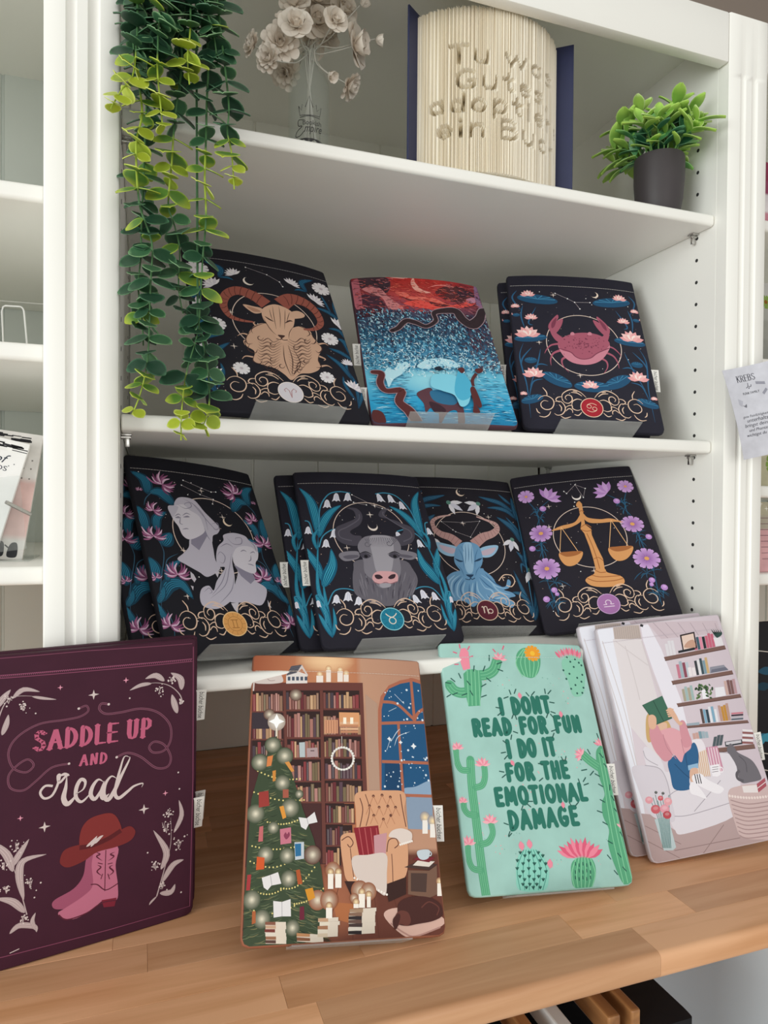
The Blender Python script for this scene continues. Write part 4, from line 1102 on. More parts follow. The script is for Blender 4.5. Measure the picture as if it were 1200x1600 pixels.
def art_forest(a):
    """red crescent sky over a blue swirling sea with a dark serpent river"""
    rnd = random.Random(9)
    pal = [(0.0, hx('#1f7fae')), (0.12, hx('#2aa0cf')), (0.30, hx('#6cc4e0')), (0.44, hx('#4f93b8')), (0.58, hx('#33607f')), (0.72, hx('#4b4c66')), (0.78, hx('#8a4a5c')), (0.86, hx('#c24a4c')), (0.93, hx('#b43a36')), (1.0, hx('#c22f2c'))]
    def pv(v):
        for (p0, c0), (p1, c1) in zip(pal, pal[1:]):
            if v <= p1: return mixc(c0, c1, (v - p0) / (p1 - p0))
        return pal[-1][1]
    def fn(u, v):
        c = pv(v)
        if v > .74: c = mixc(c, hx('#4a2b3c'), max(0, abs(u - .5) * 2 - .35) * .9)
        elif v > .33: c = mixc(c, hx('#4a3445'), max(0, (u - .55)) * .9 * min(1, (v - .33) * 5))
        else: c = mixc(c, hx('#9fe0ee'), max(0, 1 - ((u - .5) ** 2 * 9 + (v - .3) ** 2 * 40)))
        return c
    a.field(fn, 34, 50)
    P = lambda u, v: ((u - .5) * a.w, v * a.h)
    # clouds and rocks of the red sky
    for q, c in (([(100, 70), (300, 60), (330, 130), (260, 190), (150, 130)], '#43303a'), ([(120, 180), (240, 180), (300, 250), (200, 310), (100, 300)], '#4b2f3f'), ([(620, 160), (680, 120), (800, 130), (870, 190), (800, 220), (700, 210)], '#5b2f33'),
                 ([(380, 170), (430, 160), (500, 200), (470, 215)], '#6b3237'), ([(570, 210), (640, 205), (720, 245), (640, 255)], '#5d2d33'), ([(760, 150), (840, 150), (880, 180), (790, 185)], '#3c2c38')): a.blob(q, hx(c))
    for q, c in (([(150, 130), (250, 120), (330, 190), (420, 260), (330, 265), (280, 190), (200, 160)], '#d98a8c'), ([(360, 160), (420, 155), (470, 180), (520, 185), (600, 190), (700, 235), (640, 225), (540, 205), (460, 200)], '#f07a6c'), ([(420, 230), (500, 205), (560, 215), (660, 250), (840, 215), (870, 235), (760, 260), (600, 265)], '#ef5a52'),
                 ([(570, 130), (640, 115), (740, 125), (700, 110), (620, 110)], '#e98a84'), ([(330, 60), (420, 70), (450, 60), (400, 50)], '#f3b0a6'), ([(820, 200), (870, 190), (880, 220), (830, 225)], '#c98ea6')): a.blob(q, hx(c))
    a.blob([(70, 100), (120, 68), (135, 130), (150, 240), (110, 260), (85, 170)], hx('#c26a78')); a.blob([(870, 105), (900, 120), (935, 240), (900, 260), (875, 190)], hx('#8d6d92'))
    a.line([(480, 62), (478, 95), (500, 130), (540, 152), (590, 158)], 34, hx('#f6b3a4'), taper=1)
    a.up()
    for i in range(900):
        if i % 12 == 0: a.up()
        u, v = rnd.random(), rnd.uniform(.73, .99); x, y = P(u, v); L = rnd.uniform(.003, .011)
        a.lribbon([(x, y), (x + L * rnd.uniform(.4, 1), y + L * rnd.uniform(-.5, .3))], rnd.uniform(.0004, .0011), rnd.choice([hx('#3a2430'), hx('#d98890'), hx('#8b3d49'), hx('#5b3547'), hx('#e56b62')] if abs(u - .5) > .22 else [hx('#e5463f'), hx('#a8302f'), hx('#f0705f')]))
    a.up()
    for i in range(2600):
        u, v = rnd.random(), rnd.uniform(.33, .735); x, y = P(u, v); L = rnd.uniform(.0028, .0075)
        th = rnd.uniform(.6, 2.2) if v > .45 else rnd.uniform(-.4, 3.5)
        lo = (v - .33) / .4
        c = rnd.choice([hx('#bfe6f2'), hx('#7cc7e4'), hx('#3c86ad'), hx('#245070')]) if rnd.random() > lo * .75 else rnd.choice([hx('#2c4a66'), hx('#4a2f40'), hx('#6d93ad'), hx('#39324a'), hx('#a0b7cc')])
        if u > .8 and rnd.random() < .5: c = hx('#59394a')
        a.lribbon([(x, y), (x + L * .5 * math.cos(th), y + L * .5 * math.sin(th)), (x + L * math.cos(th + .5), y + L * math.sin(th + .5))], [.0004, rnd.uniform(.0012, .0026), .0004], c)
        if i % 12 == 0: a.up()
    a.up()
    for i in range(700):
        u, v = rnd.random(), rnd.uniform(.01, .30)
        if i % 12 == 0: a.up()
        if abs(u - .52) < .24 and v > .1: continue
        x, y = P(u, v); L = rnd.uniform(.006, .014)
        a.lribbon([(x, y), (x + L * .5, y + rnd.uniform(-.0008, .0014)), (x + L, y)], [.0002, .0008, .0002], rnd.choice([hx('#bdeaf4'), hx('#1a6c9c'), hx('#145782'), hx('#58c4e2'), hx('#0f4468')]))
    # white foam horses left
    for q in ([(290, 690), (315, 645), (350, 662), (380, 628), (430, 612), (448, 640), (405, 690), (350, 725), (320, 775), (305, 740)], [(500, 640), (560, 600), (650, 590), (740, 610), (760, 650), (650, 640), (560, 660)]): a.blob(q, hx('#b9e4f0'))
    for i in range(330):
        if i % 10 == 0: a.up()
        u, v = rnd.gauss(.45, .24), rnd.gauss(.345, .045); x, y = P(u, v); L = rnd.uniform(.003, .009); th = rnd.uniform(-.2, 2.6)
        a.lribbon([(x, y), (x + L * .5 * math.cos(th), y + L * .5 * math.sin(th)), (x + L * math.cos(th + .7), y + L * math.sin(th + .7))], [.0003, rnd.uniform(.0009, .002), .0003], rnd.choice([hx('#e9f7fa'), hx('#bfe6f2'), hx('#7cc7e4'), hx('#3c86ad'), hx('#d3eff6')]))
    # serpent rivers
    sn = hx('#33262c'); rim = hx('#a98f98'); rd = hx('#5a2a2b')
    def river(C_, ws, col):
        q = cat(C_, False, 6); n = len(q); k = a.k(*q[n // 2]); PP = [a.p(*t) for t in q]
        w = [ws[min(len(ws) - 2, int(i / n * (len(ws) - 1)))] + (ws[min(len(ws) - 1, int(i / n * (len(ws) - 1)) + 1)] - ws[min(len(ws) - 2, int(i / n * (len(ws) - 1)))]) * ((i / n * (len(ws) - 1)) % 1) for i in range(n)]
        a.up(); a.lribbon(PP, [(t + 8) * k for t in w], rim, caps=True); a.up(); a.lribbon(PP, [t * k for t in w], col, caps=True)
    river([(340, 412), (380, 395), (430, 350), (490, 360), (560, 385), (620, 350), (610, 300), (680, 285), (750, 290), (790, 340), (850, 375), (900, 340), (920, 290), (960, 290)], [22, 26, 30, 20, 24, 40, 52, 60, 44, 40], sn)
    river([(215, 680), (270, 690), (262, 750), (300, 800), (400, 800), (385, 870), (450, 930), (500, 1000)], [26, 36, 38, 30, 44, 46, 60, 60], rd)
    a.blob([(215, 920), (280, 930), (300, 1000), (220, 1015)], rd)
    # beast, riders and banners
    a.blob([(500, 810), (545, 780), (590, 770), (620, 800), (700, 800), (760, 830), (800, 900), (810, 1000), (770, 1010), (760, 920), (700, 930), (650, 1010), (640, 930), (590, 900), (560, 930), (545, 870)], hx('#5d3a44'))
    a.blob([(590, 790), (680, 790), (760, 840), (740, 880), (650, 870), (600, 840)], hx('#2f6f94')); a.blob([(580, 860), (650, 880), (690, 920), (620, 930)], hx('#3c2530'))
    a.blob([(590, 770), (600, 700), (680, 690), (780, 720), (840, 790), (830, 880), (780, 900), (740, 830), (660, 800)], hx('#84d2e8'))
    a.blob([(760, 680), (790, 680), (850, 760), (840, 840), (780, 860), (740, 800)], hx('#4fb2d4'))
    a.line([(860, 770), (855, 730), (880, 690)], 18, rd); a.blob([(760, 660), (790, 650), (805, 670), (785, 688)], rd); a.blob([(870, 665), (910, 655), (922, 675), (890, 690)], rd)
    a.blob([(840, 790), (870, 780), (915, 890), (900, 910), (880, 890), (905, 940), (860, 940), (862, 880)], rd)
    a.blob([(610, 655), (640, 642), (665, 660), (640, 672)], hx('#1c2a3a')); a.line([(590, 650), (620, 665), (650, 655), (680, 670), (682, 695)], 6, hx('#1c2a3a'), taper=1); a.line([(600, 680), (640, 690)], 6, hx('#1c2a3a'), taper=1)

def art_saddle(a):
    pale, pale2, pk, pk2, ln = hx('#d8c8c6'), hx('#b9a5a6'), hx('#c2607f'), hx('#e79bb2'), hx('#8c5a6c')
    # seam frame
    th = hx('#8d4a66')
    for q in ([(-160, 250), (890, 158)], [(-160, 236), (890, 146)]): a.line(q, 3, th, smooth=False)
    a.line([(895, 90), (893, 700), (878, 1290), (500, 1400), (-160, 1570)], 3, th, smooth=False)
    a.up()
    for i in range(110):
        t = i / 110; x = -160 + 1050 * t; y = 243 - 92 * t
        a.line([(x, y + 5), (x + 6, y - 5)], 2, hx('#a55f7c'), keep=True, smooth=False)
    a.line([(-160, 158), (400, 112), (890, 76)], 4, hx('#7a4258'), smooth=False)
    # lasso
    for q in ([(365, 378), (400, 365), (408, 390), (370, 415), (300, 430), (180, 450), (80, 510), (40, 580), (60, 650), (120, 672), (157, 640), (130, 612), (80, 640), (40, 690), (50, 745), (110, 755), (170, 710), (240, 650), (320, 632)],
              [(503, 358), (470, 355), (460, 380), (490, 402), (560, 395), (650, 378), (730, 395), (785, 450), (790, 520), (760, 570), (710, 580), (690, 555), (715, 530), (760, 545), (790, 600), (775, 645), (720, 650), (650, 600), (590, 582), (540, 602)]):
        a.line(q, 9, ln); a.line(q, 4.5, hx('#5b2a40')); a.disc(*q[0], 6, pale, n=8); a.disc(*q[-1], 6, pale, n=8)
    a.letters('SADDLE', (163, 572), (535, 528), 92, 22, pk, serif=.62, gap=.36); a.letters('UP', (592, 517), (690, 505), 84, 21, pk, serif=.62, gap=.42)
    a.letters('AND', (372, 640), (490, 628), 50, 12, pk, serif=.6, gap=.42)
    # script word
    def script(q, wd, tp=1): a.line(q, wd, pale, taper=tp)
    script([(245, 735), (210, 735), (187, 765), (205, 792), (240, 780), (265, 735), (278, 685), (268, 690), (275, 720), (305, 690), (320, 682)], 11, 0)
    script([(310, 690), (305, 740), (295, 790), (310, 818), (335, 800), (360, 765)], 24); script([(275, 690), (300, 680), (322, 686)], 14)
    script([(345, 775), (385, 750), (395, 715), (375, 705), (355, 740), (352, 785), (375, 808), (405, 785), (425, 755)], 18)
    script([(478, 715), (455, 705), (430, 735), (420, 775), (440, 795), (470, 750), (482, 715)], 19); script([(482, 712), (470, 760), (478, 792), (505, 770)], 20)
    script([(540, 700), (515, 690), (488, 725), (480, 775), (500, 798), (530, 755), (560, 690), (595, 620), (602, 600)], 20); script([(600, 602), (575, 600), (555, 660), (540, 720), (532, 770), (550, 790), (590, 760), (620, 735), (660, 722), (655, 740)], 16)
    # stars
    a.up()
    for x, y, r, c in ((434, 314, 24, pale), (207, 924, 26, pale), (666, 842, 24, pale), (280, 281, 13, pk2), (583, 247, 14, pk2), (95, 884, 14, pk2), (765, 768, 13, pk2)): a.star(x, y, r, c, pin=.3)
    for x, y in ((166, 400), (825, 672), (830, 748), (683, 1043), (838, 1226), (600, 330), (160, 1250)): a.disc(x, y, 4, pale, keep=True, n=8)
    # botanical corners
    def sprig(stem, leaves, berries):
        a.line(stem, 6, pale2, taper=2)
        for q, w in leaves: a.leaf(q, w, pale2, pale, 2)
        rnd = random.Random(int(stem[0][0])); a.up()
        for cx, cy, r in berries:
            for i in range(16):
                x, y = rnd.gauss(cx, r * .5), rnd.gauss(cy, r * .5); a.disc(x, y, rnd.choice([2.5, 3.5, 4.5]), pale, keep=True, n=7)
            for i in range(4): a.line([(cx, cy + r * .8), (cx + rnd.uniform(-r, r) * .6, cy - r * .4)], 2, pale2, keep=True, smooth=False)
    sprig([(845, 352), (830, 310), (780, 270), (700, 260), (600, 294)], [([(840, 290), (835, 240), (790, 212)], 30), ([(820, 398), (805, 350), (795, 312)], 28), ([(760, 250), (720, 225), (672, 240)], 26), ([(700, 262), (650, 270), (600, 294)], 18)], [(735, 292, 26), (795, 240, 22), (840, 345, 12)])
    sprig([(-5, 420), (20, 360), (60, 325), (140, 320), (262, 336)], [([(60, 330), (110, 290), (185, 300)], 24), ([(10, 500), (30, 450), (40, 405)], 26), ([(-20, 380), (15, 330), (50, 290)], 30), ([(150, 322), (200, 330), (262, 336)], 14)], [(40, 335, 26), (108, 368, 26)])
    sprig([(725, 1245), (760, 1120), (790, 1000), (790, 880)], [([(745, 1120), (770, 1040), (710, 940)], 30), ([(750, 1180), (800, 1100), (850, 1075)], 28), ([(740, 1230), (790, 1225), (810, 1188)], 26), ([(805, 950), (840, 870), (828, 800)], 22), ([(725, 1245), (700, 1270), (690, 1285)], 10)], [(770, 920, 40), (825, 1000, 34), (720, 1105, 24), (780, 855, 20), (750, 1195, 20)])
    sprig([(125, 1330), (90, 1200), (50, 1090), (-40, 990)], [([(110, 1260), (90, 1150), (110, 1080), (215, 1050)], 36), ([(55, 1110), (90, 1050), (135, 980)], 30), ([(60, 1130), (30, 1050), (-50, 985)], 38), ([(115, 1320), (60, 1270), (-20, 1255)], 34), ([(45, 1418), (90, 1380), (160, 1385), (170, 1410)], 28), ([(165, 1400), (150, 1360), (165, 1320)], 20)], [(75, 1010, 36), (20, 1100, 30), (140, 1180, 34), (30, 1210, 28), (105, 1350, 28)])
    # boots
    b1, b2, b3 = hx('#a25470'), hx('#c0708a'), hx('#5c1f33')
    a.blob([(430, 1040), (400, 1070), (385, 1150), (340, 1210), (255, 1260), (242, 1290), (270, 1305), (360, 1290), (430, 1240), (450, 1150)], b1)
    a.blob([(455, 1010), (545, 1015), (535, 1100), (545, 1190), (540, 1260), (480, 1262), (420, 1310), (340, 1350), (282, 1340), (270, 1320), (300, 1300), (390, 1240), (430, 1190), (425, 1090)], b2)
    a.poly([(470, 1262), (540, 1250), (530, 1290), (480, 1295)], hx('#7c2135')); a.line([(272, 1330), (310, 1352), (400, 1322), (470, 1275), (540, 1262)], 6, b3)
    a.line([(490, 1030), (487, 1120), (485, 1220)], 4, b3); a.line([(420, 1190), (450, 1190), (490, 1215), (545, 1185)], 5, b3); a.up()
    for sg in (-1, 1):
        for q in ([(487 + sg * 15, 1150), (487 + sg * 38, 1130), (487 + sg * 20, 1110), (487 + sg * 36, 1100)], [(487 + sg * 14, 1080), (487 + sg * 40, 1060), (487 + sg * 24, 1050), (487 + sg * 44, 1040)], [(487 + sg * 20, 1165), (487 + sg * 12, 1140)], [(487 + sg * 12, 1095), (487 + sg * 34, 1090)]): a.line(q, 7, b3, keep=True, taper=1)
    # hat
    h1, h2 = hx('#7a2a2b'), hx('#5b1c22')
    a.blob([(278, 1075), (300, 1030), (370, 1005), (470, 990), (545, 945), (600, 920), (626, 945), (605, 985), (540, 1015), (450, 1040), (390, 1080), (320, 1110), (285, 1100)], h1)
    a.blob([(370, 1015), (375, 940), (410, 890), (470, 865), (520, 862), (550, 895), (560, 950), (500, 985), (420, 1020)], hx('#832f2e'))
    a.line([(368, 1020), (430, 1008), (500, 978), (560, 940)], 22, h2, taper=0)
    for q in ([(400, 1015), (430, 990), (450, 965)], [(420, 1015), (445, 985), (470, 970)], [(440, 1000), (460, 975), (478, 962)]): a.leaf(q, 14, pale, pale2, 1)
    a.line([(45, 1508), (90, 1487)], 4, pale, smooth=False)

def art_green(a):
    ink, g1, g2, g3, pk, dk = hx('#2c7565'), hx('#5aa880'), hx('#87cfa3'), hx('#3f8f6c'), hx('#ee8fa3'), hx('#27584f')
    rnd = random.Random(12); a.up()
    for i in range(26):
        cx, cy = rnd.uniform(110, 1050), rnd.uniform(100, 1480)
        for j in range(6): a.disc(cx + rnd.gauss(0, 26), cy + rnd.gauss(0, 26), rnd.choice([2, 3, 4]), rnd.choice([hx('#e6b3b4'), hx('#88b8ac'), hx('#e6b3b4')]), keep=True, n=6)
    def stripes(pts, wd, n, col):
        for j in range(n):
            o = ((j + .5) / n - .5) * .9; q = cat(pts, False, 5); P = [a.p(*t) for t in q]; k = a.k(*q[len(q) // 2]) * wd; Q = []
            for i in range(len(P)):
                b, c = P[max(i - 1, 0)], P[min(i + 1, len(P) - 1)]; dx, dy = c[0] - b[0], c[1] - b[1]; l = math.hypot(dx, dy) or 1e-9
                Q.append((P[i][0] - dy / l * o * k, P[i][1] + dx / l * o * k))
            a.lribbon(Q, k * .045, col)
    def limb(pts, wd, n=4):
        a.line(pts, wd, g1, caps=True); a.up(); stripes(pts, wd, n, g2)
    def spines(lst, L=24):
        a.up()
        for x, y, an in lst: a.line([(x, y), (x + L * math.cos(math.radians(an)), y - L * math.sin(math.radians(an)))], 6, dk, keep=True, smooth=False, caps=True)
    def bloom(x, y, r, an=90, n=7, col=pk):
        a.up()
        for i in range(n): a.spike(x, y, an - 80 + 160 * i / (n - 1), r, r * .36, col if i % 2 else hx('#f5b3bd'))
    # top left cactus
    limb([(85, 300), (110, 330), (150, 345), (200, 340)], 60, 3); limb([(360, 165), (340, 215), (300, 240), (250, 245)], 58, 3)
    a.poly([(165, 235), (190, 212), (230, 208), (262, 225), (275, 300), (260, 420), (195, 424), (172, 330)], g1); a.up(); stripes([(220, 212), (225, 320), (228, 420)], 100, 4, g2)
    spines([(225, 220, 85), (205, 300, 130), (270, 310, 30), (270, 370, 20), (150, 260, 115), (115, 280, 140), (90, 290, 170), (130, 345, 200), (90, 355, 210), (315, 160, 90), (360, 180, 20), (365, 210, -20), (300, 260, -40), (280, 220, 70), (220, 360, 120), (185, 350, 200)], 30)
    a.poly([(150, 90), (175, 85), (195, 110), (200, 160), (205, 205), (165, 215), (150, 175), (140, 130)], pk); bloom(375, 155, 46, 80, 6)
    a.up()
    for x, y, an in ((145, 85, 100), (190, 95, 60), (125, 115, 160), (200, 140, 20), (130, 150, 190), (135, 180, 180), (350, 110, 130), (392, 95, 70)): a.line([(x, y), (x + 20 * math.cos(math.radians(an)), y - 20 * math.sin(math.radians(an)))], 7, hx('#e06a86'), keep=True, smooth=False, caps=True)
    # ball cactus with orange flower
    a.blob([(470, 160), (478, 115), (510, 88), (560, 90), (600, 120), (612, 170), (598, 230), (565, 260), (520, 250), (485, 215)], g1); a.up()
    for j in range(6): a.line([(535 + (j - 2.5) * 8, 92), (535 + (j - 2.5) * 26, 170), (545 + (j - 2.5) * 14, 255)], 5, g2, keep=True)
    a.flower(565, 118, 48, 12, hx('#f0a02e'), .3, .95, .2, ccol=hx('#f6c13c'))
    # right top cactus
    a.blob([(735, 170), (755, 135), (800, 125), (845, 140), (868, 200), (870, 280), (860, 350), (825, 368), (795, 350), (770, 270), (745, 220)], hx('#8fcdb4')); a.up()
    for x, y in ((765, 140), (785, 165), (812, 150), (745, 215), (780, 235), (805, 195), (835, 170), (850, 185), (762, 265), (825, 258), (855, 240), (790, 322), (815, 300), (850, 280), (862, 315), (825, 348), (855, 345)): a.disc(x, y, 6, dk, keep=True, n=8)
    a.up()
    for i in range(10): a.spike(730 + i * 11.5, 148 - 16 * math.sin(math.pi * i / 9), 125 - 7 * i, 50, 18, pk if i % 2 else hx('#e5718b'))
    # lettering
    a.letters('I DONT', (388, 468), (668, 455), 82, 27, ink, gap=0.40)
    a.letters('READ FOR FUN', (232, 592), (845, 566), 84, 27, ink, gap=0.42)
    a.letters('I DO IT', (432, 718), (700, 702), 88, 27, ink, gap=0.42)
    a.letters('FOR THE', (428, 852), (775, 832), 84, 27, ink, gap=0.42)
    a.letters('EMOTIONAL', (362, 996), (880, 962), 86, 27, ink, gap=0.36)
    a.letters('DAMAGE', (442, 1136), (832, 1104), 92, 27, ink, gap=0.38)
    spines([(400, 378, 20), (380, 435, 170), (385, 460, 220), (440, 355, 110), (460, 350, 70), (455, 470, 250), (465, 475, 290), (545, 365, 130), (560, 360, 50), (640, 350, 100), (655, 352, 50), (665, 400, -10), (672, 455, -20), (655, 465, 250), (670, 470, -50), (455, 570, -20), (445, 590, 260), (700, 560, 200), (690, 580, 250), (415, 640, 140), (410, 690, 190), (420, 710, 230), (400, 805, 170), (410, 820, 220), (625, 760, 170), (625, 840, 220), (755, 740, 80), (745, 740, 120), (840, 870, 110), (860, 860, 60), (865, 880, 20), (510, 1000, 250), (535, 990, -40), (540, 975, 0), (425, 1110, 160), (435, 1150, 250), (445, 1160, 230), (790, 1000, 120), (815, 1000, 50)], 26)
    for x, y, an in ((497, 368, 95), (732, 476, 85), (460, 756, 115), (745, 1002, 85)): a.spike(x, y + 14, an, 38, 26, pk); a.up()
    # left saguaro
    limb([(205, 735), (215, 900), (240, 1100), (270, 1350), (300, 1545)], 52, 4)
    for q in ([(120, 670), (125, 740), (150, 790), (195, 795)], [(285, 770), (290, 830), (275, 880), (235, 895)], [(165, 980), (170, 1020), (195, 1050), (240, 1055)], [(325, 1105), (335, 1160), (310, 1210), (265, 1225)], [(190, 1230), (195, 1310), (220, 1365), (270, 1375)]): limb(q, 36, 3)
    for q in ((128, 672, 44), (277, 768, 50), (160, 982, 36), (322, 1100, 52), (190, 1228, 54)): bloom(*q)
    # right tall cactus
    a.blob([(935, 690), (955, 655), (980, 650), (1005, 720), (1030, 830), (1045, 900), (1030, 940), (1065, 1010), (1080, 1080), (1070, 1120), (1110, 1200), (1150, 1340), (1180, 1460), (1100, 1460), (1040, 1340), (1005, 1220), (1010, 1140), (975, 1060), (970, 980), (985, 930), (955, 840), (940, 770)], g1)
    limb([(860, 705), (900, 740), (950, 775)], 52, 3); a.up()
    for q in ([(965, 670), (1000, 860), (1020, 980), (1060, 1180), (1120, 1450)], [(985, 680), (1022, 860), (1045, 1000), (1085, 1200), (1150, 1450)], [(950, 700), (985, 880), (1000, 1000), (1035, 1200), (1095, 1450)]): a.line(q, 5, g2, keep=True)
    spines([(950, 610, 110), (945, 650, 140), (850, 735, 150), (880, 790, 190), (920, 800, 230), (955, 830, 150), (975, 890, 150), (1015, 910, 90), (985, 980, 150), (970, 1040, 160), (1040, 970, 120), (1060, 1040, 130), (1000, 1110, 150), (1030, 1220, 150), (1090, 1180, 120), (1020, 1310, 130), (1080, 1300, 130), (1110, 1380, 130), (1060, 1400, 130), (1000, 780, 130), (975, 720, 130), (900, 700, 120)], 30)
    bloom(960, 650, 42, 80, 6); bloom(850, 710, 46, 140, 7); bloom(1085, 1130, 38, 60, 5)
    # bottom middle cactus
    a.blob([(490, 1490), (470, 1400), (480, 1300), (520, 1255), (570, 1250), (620, 1280), (655, 1350), (660, 1430), (630, 1492)], hx('#8fd3c2')); a.up()
    for j in range(6): a.line([(550 + (j - 2.5) * 14, 1256), (562 + (j - 2.5) * 34, 1370), (560 + (j - 2.5) * 26, 1490)], 4, hx('#3f9383'), keep=True)
    for j in range(6):
        for t in range(5):
            x, y = 560 + (j - 2.5) * (26 + 8 * math.sin(t)), 1280 + t * 46 + (j % 2) * 18
            spines([(x, y, 60), (x, y, 120), (x, y, 90)], 15)
    for x, y, an in ((508, 1262, 95), (553, 1252, 90), (668, 1366, 80)): a.spike(x, y, an, 54, 40, pk); a.up()
    # bottom barrel with pink crown
    a.blob([(810, 1475), (790, 1400), (795, 1330), (840, 1300), (900, 1300), (930, 1350), (930, 1420), (900, 1475)], g1); a.up()
    for j in range(6): a.line([(860 + (j - 2.5) * 16, 1300), (862 + (j - 2.5) * 27, 1390), (860 + (j - 2.5) * 20, 1475)], 6, g2, keep=True)
    spines([(815 + 22 * (i % 5), 1345 + 40 * (i // 5) + 8 * (i % 2), 95) for i in range(15)], 16)
    a.up()
    for i in range(12): a.spike(850 + (i - 5.5) * 8, 1305, 155 - 12 * i, 110 + 8 * math.sin(i * 2), 34, hx('#e0607f') if i % 2 else hx('#f08aa0'))

def art_xmas(a):
    rnd = random.Random(20)
    def fn(u, v):
        c = mixc(hx('#c07a55'), hx('#a86045'), v)
        if v > .8: c = mixc(hx('#c98a64'), hx('#a8593c'), abs(u - .45) * 2)
        if v < .27: c = mixc(hx('#6a3a2e'), hx('#a5664a'), max(0, 1 - ((u - .42) ** 2 * 18 + (v - .12) ** 2 * 60)))
        elif u > .62: c = mixc(c, hx('#c7a48c'), .6)
        g = max(0, 1 - ((u - .42) ** 2 * 30 + (v - .985) ** 2 * 300)); c = mixc(c, hx('#ffd8a8'), g * .8)
        return c
    a.field(fn, 30, 44)
    wd, wd2, wd3 = hx('#4a2a2a'), hx('#6b3d36'), hx('#33201f')
    a.poly([(40, 195), (652, 195), (672, 760), (560, 800), (540, 1130), (40, 1150)], wd)
    a.poly([(70, 192), (655, 192), (655, 232), (70, 232)], wd2); a.poly([(636, 195), (655, 195), (678, 755), (655, 765)], wd2)
    bc = [hx(c) for c in ('#7d4a44', '#b08a6a', '#8c3f42', '#5e4650', '#a9756a', '#c9a07a', '#6b2f35', '#94705c', '#4d4048', '#b5837b', '#7b6a50')]
    rows = [(80, 236, 240, 338), (80, 345, 238, 482), (80, 490, 236, 598), (256, 234, 432, 330), (258, 342, 434, 474), (262, 486, 438, 580), (270, 592, 440, 700), (300, 708, 444, 808), (448, 234, 636, 324), (450, 336, 640, 460), (454, 474, 646, 576), (458, 588, 648, 690), (460, 700, 654, 808), (462, 820, 610, 918), (466, 930, 600, 1034), (460, 1044, 540, 1140)]
    for x0, y0, x1, y1 in rows:
        a.poly([(x0, y0), (x1, y0), (x1 + 3, y1), (x0 + 3, y1)], wd3); a.up(); x = x0 + 2
        while x < x1 - 10:
            w = rnd.uniform(10, 19); h = (y1 - y0) * rnd.uniform(.68, .95)
            c = rnd.choice(bc); a.poly([(x, y1 - h), (x + w - 2, y1 - h), (x + w - 1, y1), (x + 1, y1)], c, True)
            if rnd.random() < .4: a.line([(x + w * .45, y1 - h + 4), (x + w * .5, y1 - 3)], 2, mixc(c, (1, .9, .8), .25), True, smooth=False)
            x += w
        a.poly([(x0 - 4, y1), (x1 + 5, y1), (x1 + 5, y1 + 9), (x0 - 4, y1 + 9)], wd2)
    a.poly([(241, 232), (256, 232), (270, 800), (258, 800)], wd2); a.poly([(432, 232), (448, 232), (466, 1130), (446, 1130)], wd2)
    a.poly([(80, 345), (170, 345), (170, 430), (80, 430)], hx('#3b3138'))
    # lit shelf with candles
    a.field(lambda u, v: mixc(hx('#8a4d38'), hx('#f2b07c'), .75), 2, 2, (*sorted((a.p(532, 345)[0], a.p(636, 345)[0])), a.p(535, 400)[1] - .004, a.p(535, 345)[1])); a.up()
    for i in range(4): a.rect(540 - i, 452 - i * 15, 632, 440 - i * 15, hx('#e0b08c') if i % 2 else hx('#c48a68'), True)
    for x in (562, 598): a.rect(x - 8, 372, x + 8, 405, hx('#fff4df'), True)
    a.poly([(456, 385), (526, 385), (526, 455), (456, 455)], hx('#d69a78')); a.up()
    for i in range(5): a.line([(465 + i * 13, 388), (466 + i * 13, 454)], 3, hx('#a06a52'), True, smooth=False)
    a.poly([(364, 532), (420, 528), (424, 576), (366, 578)], hx('#b39a9c')); a.rect(384, 542, 404, 548, hx('#6b5558')); a.poly([(325, 502), (355, 500), (356, 578), (328, 578)], hx('#b9c3c6'))
    # things on top of the bookcase
    a.blob([(95, 190), (92, 160), (120, 145), (165, 150), (200, 152), (212, 142), (232, 150), (242, 185), (200, 195), (140, 196)], hx('#d9cbc6')); a.line([(90, 180), (88, 210), (86, 232)], 8, hx('#d9cbc6')); a.line([(160, 170), (175, 180), (200, 178)], 3, hx('#a8948f'))
    a.poly([(258, 150), (312, 130), (368, 150), (368, 194), (258, 196)], hx('#e5dcd8')); a.poly([(258, 155), (285, 105), (340, 98), (312, 140)], hx('#5f5d66')); a.poly([(312, 142), (340, 98), (372, 152), (368, 160), (340, 118)], hx('#d8ccc8')); a.up()
    for i in range(5):
        a.rect(266 + i * 22, 160, 280 + i * 22, 180, hx('#4d5566'), True)
    for y in range(4): a.line([(264 + y * 5, 145 - y * 11), (312 + y * 7, 132 - y * 11)], 2, hx('#3f3d46'), True, smooth=False)
    for x0, y0, x1, y1 in ((415, 155, 450, 190), (466, 126, 490, 188), (524, 132, 552, 187), (556, 150, 582, 187)): a.disc((x0 + x1) / 2, y0 - 8, 16, hx('#fff0c8'), n=12, edge=hx('#d09468')); a.rect(x0, y0, x1, y1, hx('#f3e6dc'))
    # arched window
    fr, gl = hx('#b06a52'), hx('#1f5580')
    def arch(k): return [(735 + k, 770), (735 + k, 330), (748 + k, 262 + k * .3), (790, 205 + k), (850, 178 + k), (915, 165 + k), (965, 180 + k), (1040, 230), (1040, 800), (760 + k, 790)]
    a.poly(arch(0), fr); a.poly(arch(18), gl)
    a.poly([(770, 600), (870, 610), (870, 760), (770, 760)], hx('#174268')); a.blob([(870, 740), (930, 730), (1000, 700), (1030, 720), (1030, 790), (880, 780)], hx('#8fa9c4'))
    a.poly([(880, 785), (1020, 785), (1020, 955), (890, 950)], hx('#8b9db4'))
    a.up()
